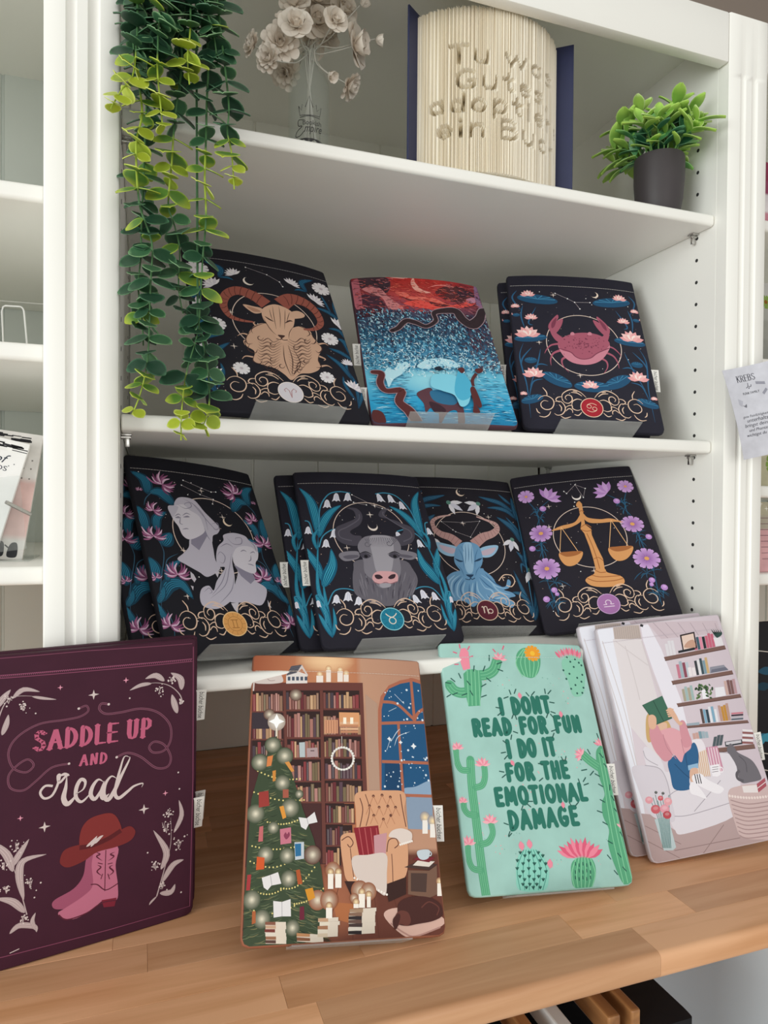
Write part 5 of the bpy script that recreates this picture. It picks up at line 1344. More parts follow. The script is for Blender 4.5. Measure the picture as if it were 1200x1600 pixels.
    for q in ([(905, 165), (925, 390)], [(740, 402), (990, 395)], [(840, 400), (865, 760)], [(755, 600), (1010, 608)], [(760, 290), (830, 300), (900, 360), (925, 385)], [(925, 385), (945, 345), (985, 320)], [(870, 775), (1020, 780)]): a.line(q, 15, fr, keep=True)
    a.up()
    for i in range(70): a.disc(rnd.uniform(765, 1000), rnd.uniform(215, 745), rnd.choice([2, 3, 4, 6]), hx('#dce8f2'), keep=True, n=7)
    a.star(920, 520, 16, hx('#f2f6fa'), pin=.5); a.star(793, 482, 12, hx('#f2f6fa'), pin=.5); a.star(852, 500, 11, hx('#f2f6fa'), pin=.5)
    for q in ([(820, 520), (840, 470), (900, 445)], [(800, 500), (830, 450), (850, 430)], [(780, 540), (800, 480)], [(820, 250), (870, 300)], [(790, 340), (830, 320)]): a.line(q, 4, hx('#c6d6e4'), keep=True, taper=1)
    a.poly([(668, 250), (730, 300), (745, 770), (690, 770)], hx('#b79480'))
    # floor boards
    a.up()
    for i in range(7): a.line([(440 + i * 90, 1250), (300 + i * 150, 1590)], 3, hx('#5a2f24'), True, smooth=False)
    a.poly([(500, 1330), (620, 1340), (590, 1440), (520, 1420)], hx('#b26d44'))
    # wreath
    a.line([(546, 470), (547, 525)], 3, hx('#d8cfc8'), smooth=False); a.ring(551, 585, 56, 9, hx('#d9d2cc')); a.up()
    for i in range(26):
        t = i * 6.283 / 26; a.disc(551 + 58 * math.cos(t), 585 + 58 * math.sin(t), 6, hx('#f0ece6'), keep=True, n=6)
    # armchair
    p1, p2, p3, pl = hx('#d9a27e'), hx('#b97f5f'), hx('#e8bb99'), hx('#6b4236')
    a.blob([(612, 800), (622, 765), (680, 752), (790, 750), (860, 755), (880, 790), (872, 850), (890, 950), (880, 1010), (640, 1010), (622, 930), (618, 850)], p1)
    a.line([(640, 790), (655, 850), (640, 940)], 5, pl); a.line([(850, 770), (862, 850), (880, 940)], 5, pl); a.line([(668, 770), (690, 850), (672, 935)], 4, pl)
    a.up()
    for i, (x, y) in enumerate(((710, 780), (755, 775), (798, 785), (690, 830), (740, 838), (785, 832), (825, 838), (712, 880), (762, 900), (800, 880))): a.disc(x, y, 8, pl, keep=True, n=8); a.line([(x, y), (x + 22, y + 45)], 3, p2, keep=True, smooth=False); a.line([(x, y), (x - 18, y + 45)], 3, p2, keep=True, smooth=False)
    a.blob([(540, 1030), (545, 985), (590, 970), (640, 985), (660, 1060), (650, 1220), (575, 1220), (552, 1130)], p1); a.line([(545, 1010), (580, 990), (605, 1020), (590, 1045), (575, 1030)], 5, pl); a.line([(590, 1050), (600, 1140), (610, 1215)], 4, pl)
    a.poly([(640, 1060), (780, 1060), (790, 1240), (640, 1220)], p2)
    a.blob([(770, 1030), (780, 985), (820, 970), (870, 985), (890, 1050), (880, 1190), (810, 1245), (780, 1220)], p1); a.line([(780, 1070), (790, 1010), (825, 1000), (840, 1030), (820, 1050)], 5, pl); a.line([(805, 1080), (810, 1160), (812, 1238)], 4, pl)
    a.poly([(560, 1222), (640, 1222), (660, 1300), (600, 1310)], hx('#3a211d')); a.poly([(770, 1240), (880, 1200), (880, 1290), (790, 1330)], hx('#3a211d'))
    a.poly([(608, 945), (735, 932), (755, 1080), (640, 1108)], hx('#8d2430')); a.up()
    for i in range(4): a.line([(635 + i * 30, 945), (660 + i * 27, 1098)], 5, hx('#bb5a5c'), True, smooth=False)
    a.poly([(712, 985), (780, 970), (775, 1080), (716, 1090)], hx('#c9959b'))
    a.blob([(600, 1100), (680, 1085), (775, 1080), (780, 1180), (775, 1290), (740, 1280), (690, 1240), (620, 1200)], hx('#dccbc2')); a.blob([(790, 990), (810, 958), (860, 948), (908, 970), (905, 1015), (860, 1030), (830, 1000)], hx('#e3d3ca')); a.up()
    for i in range(13): a.disc(612 + i * 14, 1205 + i * 7.2, 6, hx('#f4ece4'), keep=True, n=7)
    for i in range(7): a.disc(850 + i * 10, 1032 - i * 3, 6, hx('#f4ece4'), keep=True, n=7)
    # side table, cup, candles on the sill
    a.poly([(870, 1150), (930, 1125), (1045, 1135), (1000, 1165)], hx('#4a3430')); a.poly([(890, 1165), (1000, 1168), (1040, 1140), (1045, 1290), (1000, 1310), (890, 1290)], hx('#7a5a4a')); a.poly([(905, 1180), (990, 1182), (985, 1280), (905, 1275)], hx('#4f3a34'))
    a.poly([(915, 1140), (1000, 1148), (1030, 1120), (940, 1115)], hx('#e5d9cf')); a.poly([(915, 1110), (1000, 1125), (1030, 1100), (950, 1090)], hx('#7b2632'))
    a.blob([(940, 1065), (1000, 1060), (998, 1100), (970, 1112), (945, 1100)], hx('#c9d3da')); a.ring(1003, 1080, 10, 5, hx('#c9d3da'))
    for x, y in ((980, 940), (1020, 960)): a.disc(x, y - 50, 30, hx('#ffe3b0'), n=14, edge=hx('#8b8d9c')); a.rect(x - 14, y - 35, x + 14, y + 35, hx('#f5eee6'))
    # dog on its cushion
    a.blob([(765, 1400), (830, 1360), (1000, 1380), (1080, 1420), (1060, 1460), (930, 1510), (860, 1500)], hx('#d9b2a4')); a.line([(800, 1440), (870, 1490), (930, 1508), (1060, 1462)], 8, hx('#b58a80'))
    d1, d2 = hx('#4a2723'), hx('#6a3b33')
    a.blob([(835, 1400), (840, 1340), (880, 1310), (940, 1300), (1010, 1310), (1060, 1345), (1070, 1400), (1020, 1430), (940, 1445), (880, 1455), (830, 1440)], d1)
    a.blob([(815, 1450), (825, 1400), (850, 1375), (890, 1385), (905, 1430), (885, 1455), (850, 1445), (825, 1470)], d2); a.blob([(815, 1460), (812, 1420), (840, 1390), (850, 1410), (830, 1470)], d1); a.line([(960, 1360), (1000, 1330), (1050, 1360), (1040, 1400)], 6, d2)
    # Christmas tree
    t1, t2 = hx('#3d4a35'), hx('#54614a')
    a.poly([(205, 470), (255, 560), (300, 700), (345, 850), (400, 1000), (440, 1160), (460, 1320), (480, 1500), (300, 1560), (30, 1570), (40, 1300), (60, 1000), (75, 800), (120, 640), (170, 540)], t1); a.up()
    for i in range(420):
        t = rnd.random() ** .6; y = 480 + t * 1060; x0 = 205 - t * 170; x1 = 205 + t * 270; x = rnd.uniform(max(x0, 40), x1); sg = 1 if x > (x0 + x1) / 2 else -1; L = 26 + 34 * t
        a.line([(x, y), (x + sg * L * .5, y + L * .25), (x + sg * L, y + L * .3)], 4, rnd.choice([t2, hx('#2b3627'), hx('#6b7355'), hx('#4a5a3c'), hx('#7f7a55')]), keep=True, taper=1)
    a.up()
    for (x0, y0, x1, y1, sag) in ((110, 650, 330, 690, 20), (90, 760, 350, 800, 20), (160, 915, 330, 900, 18), (80, 1040, 300, 1045, 14), (70, 1120, 310, 1100, 40), (230, 1260, 405, 1150, 40), (80, 1270, 260, 1250, 30), (70, 1370, 300, 1350, 30), (300, 1340, 450, 1260, 20)):
        for i in range(13):
            t = i / 12; a.disc(x0 + (x1 - x0) * t, y0 + (y1 - y0) * t + sag * math.sin(math.pi * t), 4.5, hx('#e6d486'), keep=True, n=7)
    def glow(x, y, r, E):
        pale = hx('#f4ead2'); c0 = mixc(E, pale, .55)
        a.disc(x, y, r, c0, n=22, edge=E); a.disc(x, y, r * .45, mixc(E, pale, .9), n=16, edge=mixc(c0, E, .45))
    for x, y, r in ((188, 515, 34), (120, 605, 36), (250, 572, 36), (238, 712, 34), (278, 842, 40), (98, 872, 40), (190, 945, 26), (150, 1085, 36), (262, 1090, 34), (395, 1085, 38), (270, 1210, 36), (78, 1320, 40), (420, 1320, 40), (130, 1420, 40), (290, 1465, 34), (325, 770, 18), (170, 355, 24), (308, 255, 26), (480, 1320, 40), (640, 1270, 40), (685, 1275, 36), (500, 1165, 34), (610, 1310, 20)): glow(x, y, r * 1.25, hx('#3f4b37') if x < 340 and y > 480 else (hx('#94583c') if y > 1100 and x > 400 else hx('#5c3a31')))
    a.disc(208, 395, 46, hx('#e9e2d6'), n=20, edge=hx('#a8988c')); a.star(208, 392, 40, hx('#ffffff'), pin=.45); a.line([(208, 430), (207, 470)], 8, hx('#e8dccb'), smooth=False)
    for q, c in (([(115, 760), (165, 752), (170, 830), (115, 840)], '#9c3a34'), ([(240, 745), (270, 745), (270, 788), (240, 790)], '#a65a48'), ([(160, 575), (190, 568), (180, 622), (155, 628)], '#d8824a'), ([(250, 605), (272, 600), (300, 650), (285, 655)], '#d8924a'), ([(186, 650), (204, 645), (202, 700), (188, 705)], '#d08a3e'),
                 ([(222, 835), (244, 830), (258, 890), (240, 900)], '#e0973e'), ([(118, 940), (138, 935), (136, 1015), (112, 1018)], '#c46a6c'), ([(225, 952), (282, 942), (284, 1024), (228, 1032)], '#c9788a'), ([(300, 1020), (350, 1018), (350, 1105), (304, 1112)], '#c4ccd4'), ([(302, 1028), (335, 1026), (335, 1090), (306, 1094)], '#2e6f9c'),
                 ([(105, 1095), (145, 1100), (142, 1160), (100, 1165)], '#d45a2c'), ([(55, 1190), (75, 1188), (68, 1270), (48, 1272)], '#a8383c'), ([(308, 1165), (328, 1160), (342, 1235), (318, 1240)], '#b2562e'), ([(355, 1265), (395, 1255), (408, 1308), (372, 1325)], '#d8922e'), ([(80, 1380), (98, 1378), (98, 1440), (78, 1448)], '#b0623a'), ([(328, 1355), (350, 1352), (352, 1420), (326, 1425)], '#6e2438')): a.poly(q, hx(c))
    a.blob([(245, 985), (255, 968), (262, 978), (272, 966), (276, 985), (258, 1005)], hx('#8d3f58'))
    for q in ([(322, 890), (365, 895), (405, 862), (420, 915), (375, 925), (360, 955), (335, 940)], [(130, 1205), (175, 1190), (215, 1175), (232, 1235), (180, 1245), (160, 1270), (140, 1255)], [(190, 1325), (235, 1330), (280, 1315), (282, 1405), (235, 1405), (192, 1412)]): a.poly(q, hx('#e6e2e2')); 
    for q in ([(365, 895), (372, 925)], [(175, 1192), (183, 1245)], [(235, 1330), (236, 1405)]): a.line(q, 3, hx('#a8a4a8'), smooth=False)
    # stacks of books and candles on the floor
    def stack(x0, x1, y0, n, h, cols, sl=0):
        for i in range(n):
            y = y0 - i * h; o = rnd.uniform(-6, 6)
            a.poly([(x0 + o, y - h), (x1 + o, y - h + sl), (x1 + o, y + sl), (x0 + o, y)], hx('#e2d4c4')); a.poly([(x0 + o, y - h), ((x0 + x1) / 2 + o, y - h + sl * .5), ((x0 + x1) / 2 + o, y - 2), (x0 + o, y - 3)], hx(cols[i % len(cols)]))
    def candle(x, y, w, h): a.disc(x, y - h - 10, 20, hx('#ffe9bb'), n=12, edge=hx('#9a6446')); a.rect(x - w / 2, y - h, x + w / 2, y, hx('#f8efe4'))
    stack(150, 258, 1548, 6, 19, ['#5d4038', '#9a6a50', '#e0d4c6', '#7a3a34', '#c8a488', '#8a5a48']); stack(312, 450, 1535, 2, 22, ['#8a5a40', '#c08a60'], 10); stack(425, 530, 1515, 5, 20, ['#d8c4ac', '#e6dac8', '#a8785a', '#e8dcc8', '#c8a080'], -6); stack(582, 720, 1500, 7, 19, ['#2c2426', '#e2d8cc', '#4a3a38', '#6b5148', '#332a2c', '#8a6a58', '#a88a70'], -8)
    candle(480, 1415, 32, 55); candle(650, 1360, 32, 72); candle(686, 1358, 20, 56); candle(620, 1362, 26, 22); candle(488, 1262, 28, 78); candle(528, 1256, 32, 72); candle(1055, 1300, 24, 66)

def art_white(a):
    rnd = random.Random(31)
    a.field(lambda u, v: mixc(hx('#d8ccd4'), hx('#c9bac4'), u * .6 + (1 - v) * .2), 6, 8)
    # ceiling boards
    a.poly([(430, 90), (860, 75), (880, 150), (520, 190)], hx('#cbbac2')); a.up()
    for i in range(6): a.line([(470 + i * 75, 90), (560 + i * 62, 185 - i * 6)], 3, hx('#a3919b'), True, smooth=False)
    # curtain and window
    a.poly([(110, 105), (230, 110), (330, 700), (420, 1260), (350, 1240), (240, 700)], hx('#e4e4ee'))
    a.poly([(225, 190), (400, 190), (500, 560), (520, 950), (330, 720)], hx('#ddd5d8')); a.poly([(225, 110), (385, 105), (400, 190), (235, 190)], hx('#b9aaa4'))
    a.up()
    for i in range(12): a.line([(235 + i * 13, 112), (245 + i * 13, 188)], 2, hx('#9d8f8a'), True, smooth=False)
    a.poly([(395, 110), (440, 100), (520, 250), (640, 560), (700, 800), (560, 620), (470, 380), (410, 200)], hx('#e6e2ec'))
    a.up()
    for q in ([(240, 200), (330, 270), (440, 350)], [(300, 230), (350, 400), (390, 560)], [(400, 200), (450, 360), (520, 540)], [(130, 220), (260, 620), (370, 1000)], [(160, 200), (300, 640), (400, 1100)]): a.line(q, 5, hx('#cfc6c8'), True)
    a.poly([(395, 98), (412, 104), (408, 118), (390, 112)], hx('#2b2b30'))
    # shelves
    br, br2 = hx('#7a5c55'), hx('#5f463f')
    shelves = [((535, 300), (905, 225), 22), ((580, 445), (950, 378), 22), ((612, 582), (1000, 522), 20), ((668, 715), (1045, 682), 16), ((800, 860), (1085, 828), 26)]
    for (x0, y0), (x1, y1), h in shelves: a.poly([(x0, y0), (x1, y1), (x1 + 8, y1 + h), (x0 + 10, y0 + h)], br); a.line([(x0 + 8, y0 + h), (x1 + 8, y1 + h)], 4, br2, smooth=False)
    cs = ['#d7d3da', '#2b3238', '#3f5b68', '#c46a80', '#7b8f98', '#e6e1e4', '#8a6a58', '#b8a98c', '#c98a94', '#495058', '#a9702e', '#5a7fa0']
    def books(x0, y0, x1, y1, h, cl=None, lean=-.12):
        n = max(2, int((x1 - x0) / 16)); a.up()
        for i in range(n):
            t0, t1 = i / n, (i + .9) / n; hh = h * rnd.uniform(.78, 1.0)
            xa, ya, xb, yb = x0 + (x1 - x0) * t0, y0 + (y1 - y0) * t0, x0 + (x1 - x0) * t1, y0 + (y1 - y0) * t1
            a.poly([(xa + lean * hh * 1.6, ya - hh), (xb + lean * hh * 1.6, yb - hh), (xb, yb), (xa, ya)], hx(rnd.choice(cl or cs)), True)
    books(555, 295, 612, 285, 95, ['#dcd8de', '#e8e4ea', '#d0ccd4']); books(725, 258, 850, 235, 92, ['#22282e', '#3f5b68', '#2f4a50', '#e0dce0', '#c4657c', '#d889a0'])
    a.poly([(632, 165), (720, 145), (738, 245), (650, 262)], hx('#2b2326')); a.poly([(642, 172), (714, 155), (728, 240), (656, 255)], hx('#e2c9bc')); a.blob([(660, 240), (680, 205), (715, 195), (725, 238)], hx('#c49a86')); a.poly([(622, 262), (720, 240), (724, 255), (624, 276)], hx('#25282e'))
    a.poly([(835, 180), (885, 175), (900, 225), (850, 232)], hx('#e2dde2')); a.up()
    for i in range(14): a.leaf([(858, 180), (840 + i * 3.5, 155), (822 + i * 4.5, 128 + (i % 3) * 10)], 9, hx('#2f4a44'), None, keep=True)
    books(625, 430, 700, 418, 105, ['#c4788c', '#8a4a5a', '#b9c3cc', '#9fb0ba', '#dcd8dc']); books(690, 418, 735, 410, 60, ['#e8dfe2', '#c98a98']); books(735, 410, 815, 396, 100, ['#dcdce0', '#7b98a4', '#3c5058', '#c8a878', '#b08a58', '#3a3f44'])
    a.poly([(815, 360), (900, 345), (925, 378), (815, 398)], hx('#8f8f9c')); a.poly([(825, 375), (910, 358), (928, 375), (820, 395)], hx('#6f7080'))
    books(658, 570, 725, 560, 95, ['#3f5458', '#9fb6b4', '#5a7472', '#a8a08c']); books(915, 530, 985, 520, 100, ['#a06a70', '#c8a8a0', '#7b5a58', '#b8949a', '#c44a6a']); a.poly([(845, 485), (900, 478), (912, 532), (850, 545)], hx('#e6e4ea'))
    a.poly([(765, 500), (800, 495), (805, 550), (772, 555)], hx('#eceaf0')); a.up()
    for i in range(34):
        t = rnd.uniform(0, math.pi); R0 = rnd.uniform(20, 62); x, y = 780 + R0 * math.cos(t), 505 - R0 * .7 * math.sin(t) + (abs(math.cos(t)) * 45 if rnd.random() < .6 else 0)
        a.disc(x, y, rnd.uniform(7, 12), rnd.choice([hx('#3f5a3c'), hx('#5f7a4c'), hx('#2f4630')]), keep=True, n=7, sq=.6, rot=rnd.uniform(0, 3))
    books(770, 704, 870, 692, 98, ['#c9bfc8', '#2f4450', '#4f7a98', '#7fa8c0', '#39566a', '#e0e0e6', '#5a4a48']); books(880, 690, 945, 684, 110, ['#8a5230', '#a86a34', '#c08a3c', '#b8948a'])
    a.up()
    for i, c in enumerate(('#5a6470', '#b9b4bc', '#3a2c38', '#c87a88')): a.poly([(945, 684 - i * 12), (1018, 678 - i * 12), (1018, 668 - i * 12), (945, 674 - i * 12)], hx(c), True)
    a.poly([(672, 705), (750, 695), (752, 712), (676, 718)], hx('#9aa8b4'))
    books(715, 800, 810, 790, 45, ['#7b98a4', '#9fb0ba', '#c8a098']); books(830, 845, 890, 835, 70, ['#3a4248', '#4f5a60'], .1)
    a.poly([(905, 815), (1010, 800), (1015, 828), (910, 845)], hx('#2b3036')); a.poly([(910, 818), (1004, 804), (1006, 820), (914, 835)], hx('#c9c5cc')); a.up()
    for i in range(6): a.poly([(1010 + i * 1, 825 - i * 15), (1080, 828 - i * 15), (1078, 817 - i * 15), (1012, 813 - i * 15)], hx('#e8e2e4') if i % 2 else hx('#8f5a58'), True)
    # floor
    a.poly([(350, 1250), (460, 1260), (640, 1380), (960, 1270), (1200, 1300), (1200, 1600), (400, 1600)], hx('#b39c9c')); a.up()
    for q in ([(390, 1400), (700, 1560)], [(600, 1480), (1000, 1400)], [(420, 1330), (640, 1440)], [(730, 1560), (900, 1320)]): a.line(q, 4, hx('#8f7878'), True, smooth=False)
    # sofa
    sw, sg = hx('#dcd6de'), hx('#a9a2ac')
    a.blob([(410, 870), (440, 850), (520, 930), (560, 1000), (700, 900), (870, 880), (960, 900), (990, 1000), (1000, 1120), (960, 1270), (660, 1378), (600, 1350), (560, 1270), (500, 1180), (440, 1000)], sw)
    a.blob([(340, 975), (420, 960), (510, 975), (560, 1060), (585, 1180), (600, 1300), (500, 1290), (430, 1230), (370, 1080)], hx('#d3ccd5')); a.up()
    for q in ([(420, 960), (510, 980), (555, 1060), (580, 1180)], [(600, 1270), (700, 1260), (960, 1180)], [(560, 1150), (620, 1110), (720, 1105)], [(720, 1240), (880, 1050)], [(410, 870), (430, 920), (500, 960)], [(870, 880), (940, 890), (975, 960)]): a.line(q, 4, sg, True)
    a.blob([(700, 810), (760, 800), (790, 860), (780, 930), (740, 900), (700, 860)], hx('#e6dfe6'))
    # cushions with stripes
    a.poly([(720, 890), (790, 860), (820, 1020), (750, 1030)], hx('#e4d3c8')); a.up()
    for i in range(6): a.line([(732 + i * 12, 885 - i * 4), (760 + i * 11, 1028)], 4, hx('#c99a78'), True, smooth=False)
    a.poly([(790, 850), (860, 840), (900, 990), (830, 1010)], hx('#c98fa6')); a.up()
    for i in range(4): a.line([(805 + i * 16, 850), (835 + i * 17, 1005)], 7, hx('#e9d3dc'), True, smooth=False)
    # person reading: jeans, jumper, arms, hair, open book over the face
    jn, jd = hx('#2f608c'), hx('#234a70')
    a.blob([(560, 940), (600, 900), (680, 850), (720, 820), (745, 880), (740, 970), (700, 980), (690, 1050), (690, 1105), (600, 1105), (575, 1020)], jn); a.line([(600, 950), (660, 1010), (700, 1040)], 5, jd, smooth=True); a.line([(665, 850), (670, 920), (680, 970)], 5, jd)
    a.poly([(680, 960), (742, 945), (745, 975), (685, 990)], hx('#8fb4d2')); a.blob([(695, 985), (735, 975), (745, 1010), (720, 1060), (695, 1050)], hx('#d9b09a'))
    a.blob([(710, 1020), (760, 1010), (800, 1045), (890, 1090), (895, 1115), (860, 1132), (780, 1100), (715, 1060)], hx('#ece8ee')); a.up()
    for i in range(3): a.line([(722 + i * 14, 1012), (735 + i * 14, 1070)], 6, hx('#2b2b33'), True, smooth=False)
    a.blob([(690, 1090), (705, 1060), (740, 1080), (795, 1160), (740, 1145), (700, 1130)], hx('#ece8ee'))
    hr = hx('#c9a56f')
    a.blob([(430, 660), (470, 640), (520, 680), (560, 690), (580, 740), (540, 740), (500, 760), (450, 820), (428, 780)], hr)
    a.blob([(490, 710), (550, 700), (552, 750), (535, 775), (505, 770)], hx('#dcb59c'))
    sk, jm = hx('#dcb095'), hx('#dda3ac')
    a.blob([(455, 760), (520, 745), (580, 730), (650, 760), (690, 790), (700, 850), (660, 890), (640, 940), (590, 890), (520, 910), (470, 850)], jm)
    a.blob([(450, 730), (490, 710), (520, 760), (570, 850), (585, 910), (540, 935), (490, 880), (455, 810)], hx('#d0929d')); a.blob([(630, 700), (660, 690), (690, 770), (705, 830), (660, 850), (640, 790)], hx('#d0929d'))
    a.line([(530, 770), (555, 850), (610, 920)], 4, hx('#b87f8b')); a.line([(640, 800), (650, 850), (660, 890)], 4, hx('#b87f8b'))
    a.poly([(405, 592), (525, 535), (585, 670), (490, 710)], hx('#3f6a58')); a.line([(470, 565), (535, 692)], 5, hx('#2b4c40'), smooth=False); a.line([(405, 592), (490, 710), (585, 670)], 5, hx('#2f5546'), smooth=False)
    a.blob([(440, 665), (465, 650), (488, 670), (488, 720), (470, 740), (445, 725)], sk); a.blob([(555, 620), (580, 610), (610, 650), (630, 690), (650, 700), (630, 715), (590, 670)], sk)
    for i in range(4): a.line([(552 + i * 4, 625 + i * 12), (590 + i * 4, 618 + i * 12)], 9, sk, caps=True)
    # mug
    a.poly([(815, 960), (870, 950), (880, 1015), (860, 1028), (830, 1025)], hx('#eeeaf0')); a.ring(882, 985, 14, 6, hx('#eeeaf0')); a.up()
    for i in range(3): a.line([(828, 972 + i * 14), (866, 966 + i * 14)], 3, hx('#7a7078'), True, smooth=False)
    # cat on books on a knitted pouf
    a.blob([(925, 1130), (990, 1085), (1100, 1075), (1200, 1110), (1210, 1380), (1120, 1410), (1010, 1395), (970, 1320)], hx('#cbb3b2')); a.up()
    for i in range(9): a.line([(940 + i * 7, 1170 + i * 27), (1050, 1195 + i * 26), (1200, 1175 + i * 26)], 6, hx('#a78d8d'), True)
    for i in range(16): a.disc(935 + i * 17, 1145 + 12 * math.sin(math.pi * i / 15), 8, hx('#e6d6d2'), keep=True, n=8)
    a.poly([(1010, 1085), (1100, 1078), (1110, 1125), (1020, 1125)], hx('#e4dcdc')); a.poly([(1100, 1072), (1150, 1035), (1160, 1085), (1110, 1125)], hx('#a85460')); a.line([(1105, 1098), (1155, 1060)], 4, hx('#e4dcdc'), smooth=False)
    a.blob([(920, 850), (940, 825), (965, 850), (985, 880), (1060, 920), (1095, 960), (1120, 1010), (1125, 1045), (1060, 1062), (1010, 1065), (985, 1020), (975, 960), (940, 900), (920, 875)], hx('#6f6b72')); a.line([(1020, 1055), (985, 1040), (978, 1010), (995, 990)], 16, hx('#5d5960')); a.line([(990, 900), (1030, 940), (1040, 1000)], 5, hx('#57535a'))
    # vase of flowers
    a.poly([(478, 1290), (560, 1270), (610, 1460), (590, 1478), (535, 1480)], hx('#b9c9cd')); a.up()
    for i in range(9): a.line([(530 + i * 6, 1465), (505 + i * 8, 1300), (455 + i * 14, 1175 - (i % 3) * 18)], 4, hx('#4f7a78'), keep=True)
    for x, y, r, c in ((445, 1172, 26, '#dd9aa4'), (515, 1160, 18, '#c85a64'), (560, 1180, 28, '#e0a0a8'), (485, 1228, 32, '#c8606a'), (540, 1225, 32, '#dd9aa8'), (555, 1262, 28, '#b84a54'), (487, 1125, 10, '#4a4a48'), (530, 1130, 10, '#4a4a48')): a.disc(x, y, r, hx(c), n=12, sq=.8); a.disc(x, y - r * .2, r * .55, mixc(hx(c), (1, 1, 1), .15), n=10, sq=.6)

# ------------------------------------------------------------------ cloth book sleeves
TH = 0.0085
def pose_matrix(q):
    x, y, z, yaw, lean, roll, w, h = q
    X = Vector((math.cos(yaw), math.sin(yaw), 0)); n = Vector((-math.sin(yaw), math.cos(yaw), 0))
    Uv = Vector((0, 0, 1)) * math.cos(lean) + n * math.sin(lean)
    X2 = X * math.cos(roll) + Uv * math.sin(roll); U2 = -X * math.sin(roll) + Uv * math.cos(roll)
    N = X2.cross(U2)
    return Matrix(((X2.x, U2.x, N.x, x), (X2.y, U2.y, N.y, y), (X2.z, U2.z, N.z, z), (0, 0, 0, 1)))

def body_mesh(name, a, mat):
    """padded pouch: faceted front, rolled edges, flat back"""
    vs = []; fs = []
    flat = [(x, y) for x, y in a.out]
    for t in tessellate_polygon([[Vector((x, y, 0)) for x, y in flat]]):
        for q in a.pieces([flat[i] for i in t]):
            mx = sum(p[0] for p in q) / len(q); my = sum(p[1] for p in q) / len(q)
            b0 = len(vs)
            vs += [(p[0], p[1], a.z(p[0] + (mx - p[0]) * 1e-4, p[1] + (my - p[1]) * 1e-4)) for p in q]
            fs.append(tuple(range(b0, b0 + len(q))))
    # edge rings follow the outline, subdivided along the facets
    ring = []
    n = len(flat)
    for i in range(n):
        p, q = flat[i], flat[(i + 1) % n]; m = max(1, int(math.hypot(q[0] - p[0], q[1] - p[1]) / 0.007))
        ring += [(p[0] + (q[0] - p[0]) * k / m, p[1] + (q[1] - p[1]) * k / m) for k in range(m)]
    cx, cy = 0, a.h / 2; m = len(ring)
    def off(p, d):
        sx = 1 if p[0] > a.w / 2 - 0.008 else (-1 if p[0] < -a.w / 2 + 0.008 else 0)
        sy = 1 if p[1] > a.h - 0.008 else (-1 if p[1] < 0.008 else 0)
        l = math.hypot(sx, sy) or 1
        return (p[0] + d * sx / l, p[1] + d * sy / l)
    b0 = len(vs)
    for d, zz in ((0, None), (0.0010, 0.0006), (0.0016, 0.0022), (0.0016, TH - 0.0015), (0.0008, TH - 0.0004), (-0.001, TH)):
        for p in ring:
            x, y = off(p, d); top = a.z(min(max(p[0], -a.w / 2), a.w / 2), min(max(p[1], 0), a.h))
            vs.append((x, y, top if zz is None else (top - zz if zz < 0.003 else -zz)))
    for r in range(5):
        for i in range(m):
            j = (i + 1) % m; fs.append((b0 + r * m + i, b0 + (r + 1) * m + i, b0 + (r + 1) * m + j, b0 + r * m + j))
    fs.append(tuple(b0 + 5 * m + i for i in range(m))[::-1])
    me = bpy.data.meshes.new(name); me.from_pydata(vs, [], fs)
    bm = bmesh.new(); bm.from_mesh(me); bmesh.ops.remove_doubles(bm, verts=bm.verts, dist=1e-6)
    bmesh.ops.recalc_face_normals(bm, faces=bm.faces); bm.to_mesh(me); bm.free()
    me.shade_smooth(); me.set_sharp_from_angle(angle=math.radians(50))
    me.materials.append(mat)
    return me

def hem_mesh(name, a, v, col):
    """row of stitches across the hem, slightly raised"""
    s = Art(a.w, a.h, bulge=a.B); y = v * a.h; x = -a.w / 2 + 0.002
    while x < a.w / 2 - 0.003:
        s.lribbon([(x, y), (x + 0.0032, y)], 0.00055, col); x += 0.0038
    return s.build(name, M_PRINT, base=9e-4)

tag_art_cache = {}
def tag_mesh(lines=1):
    if lines not in tag_art_cache:
        t = Art(0.036, 0.012, outline=[(-.018, 0), (.018, 0), (.018, .012), (-.018, .012)], bulge=0)
        t.H = [1, 0, 0, 0, 1, 0, 0, 0, 1]
        t.up(); t.lpoly([(-.018, 0), (.018, 0), (.018, .012), (-.018, .012)], hx('#e9e7e2'))
        t.type('bücher büchse', (-.0155, .0045), (.0155, .0045), hx('#2b2b2e'), .25, 1.5)
        tag_art_cache[lines] = t.build('woven_label_print', M_TAG)
    return tag_art_cache[lines]
tag_body = None
def add_tag(root, a, side, v):
    """little folded label sewn into the side seam"""
    global tag_body
    if tag_body is None:
        tag_body = MB().box(-.018, .018, 0, .012, -0.0007, 0.0, 0.0002).mesh('seam_label', plain('label_tape', (0.80, 0.79, 0.76), 0.85))
    x = a.w / 2 * side + side * 0.0008
    rz = -math.pi / 2 if side > 0 else math.pi / 2
    t = link('seam_label', tag_body, root, (x - side * 0.001, v * a.h, -0.004), (0, side * math.radians(12), rz if side > 0 else rz))
    t['label'] = 'white woven seam label with black lettering'
    link('label_lettering', tag_mesh(), t, (0, 0, 0.0))

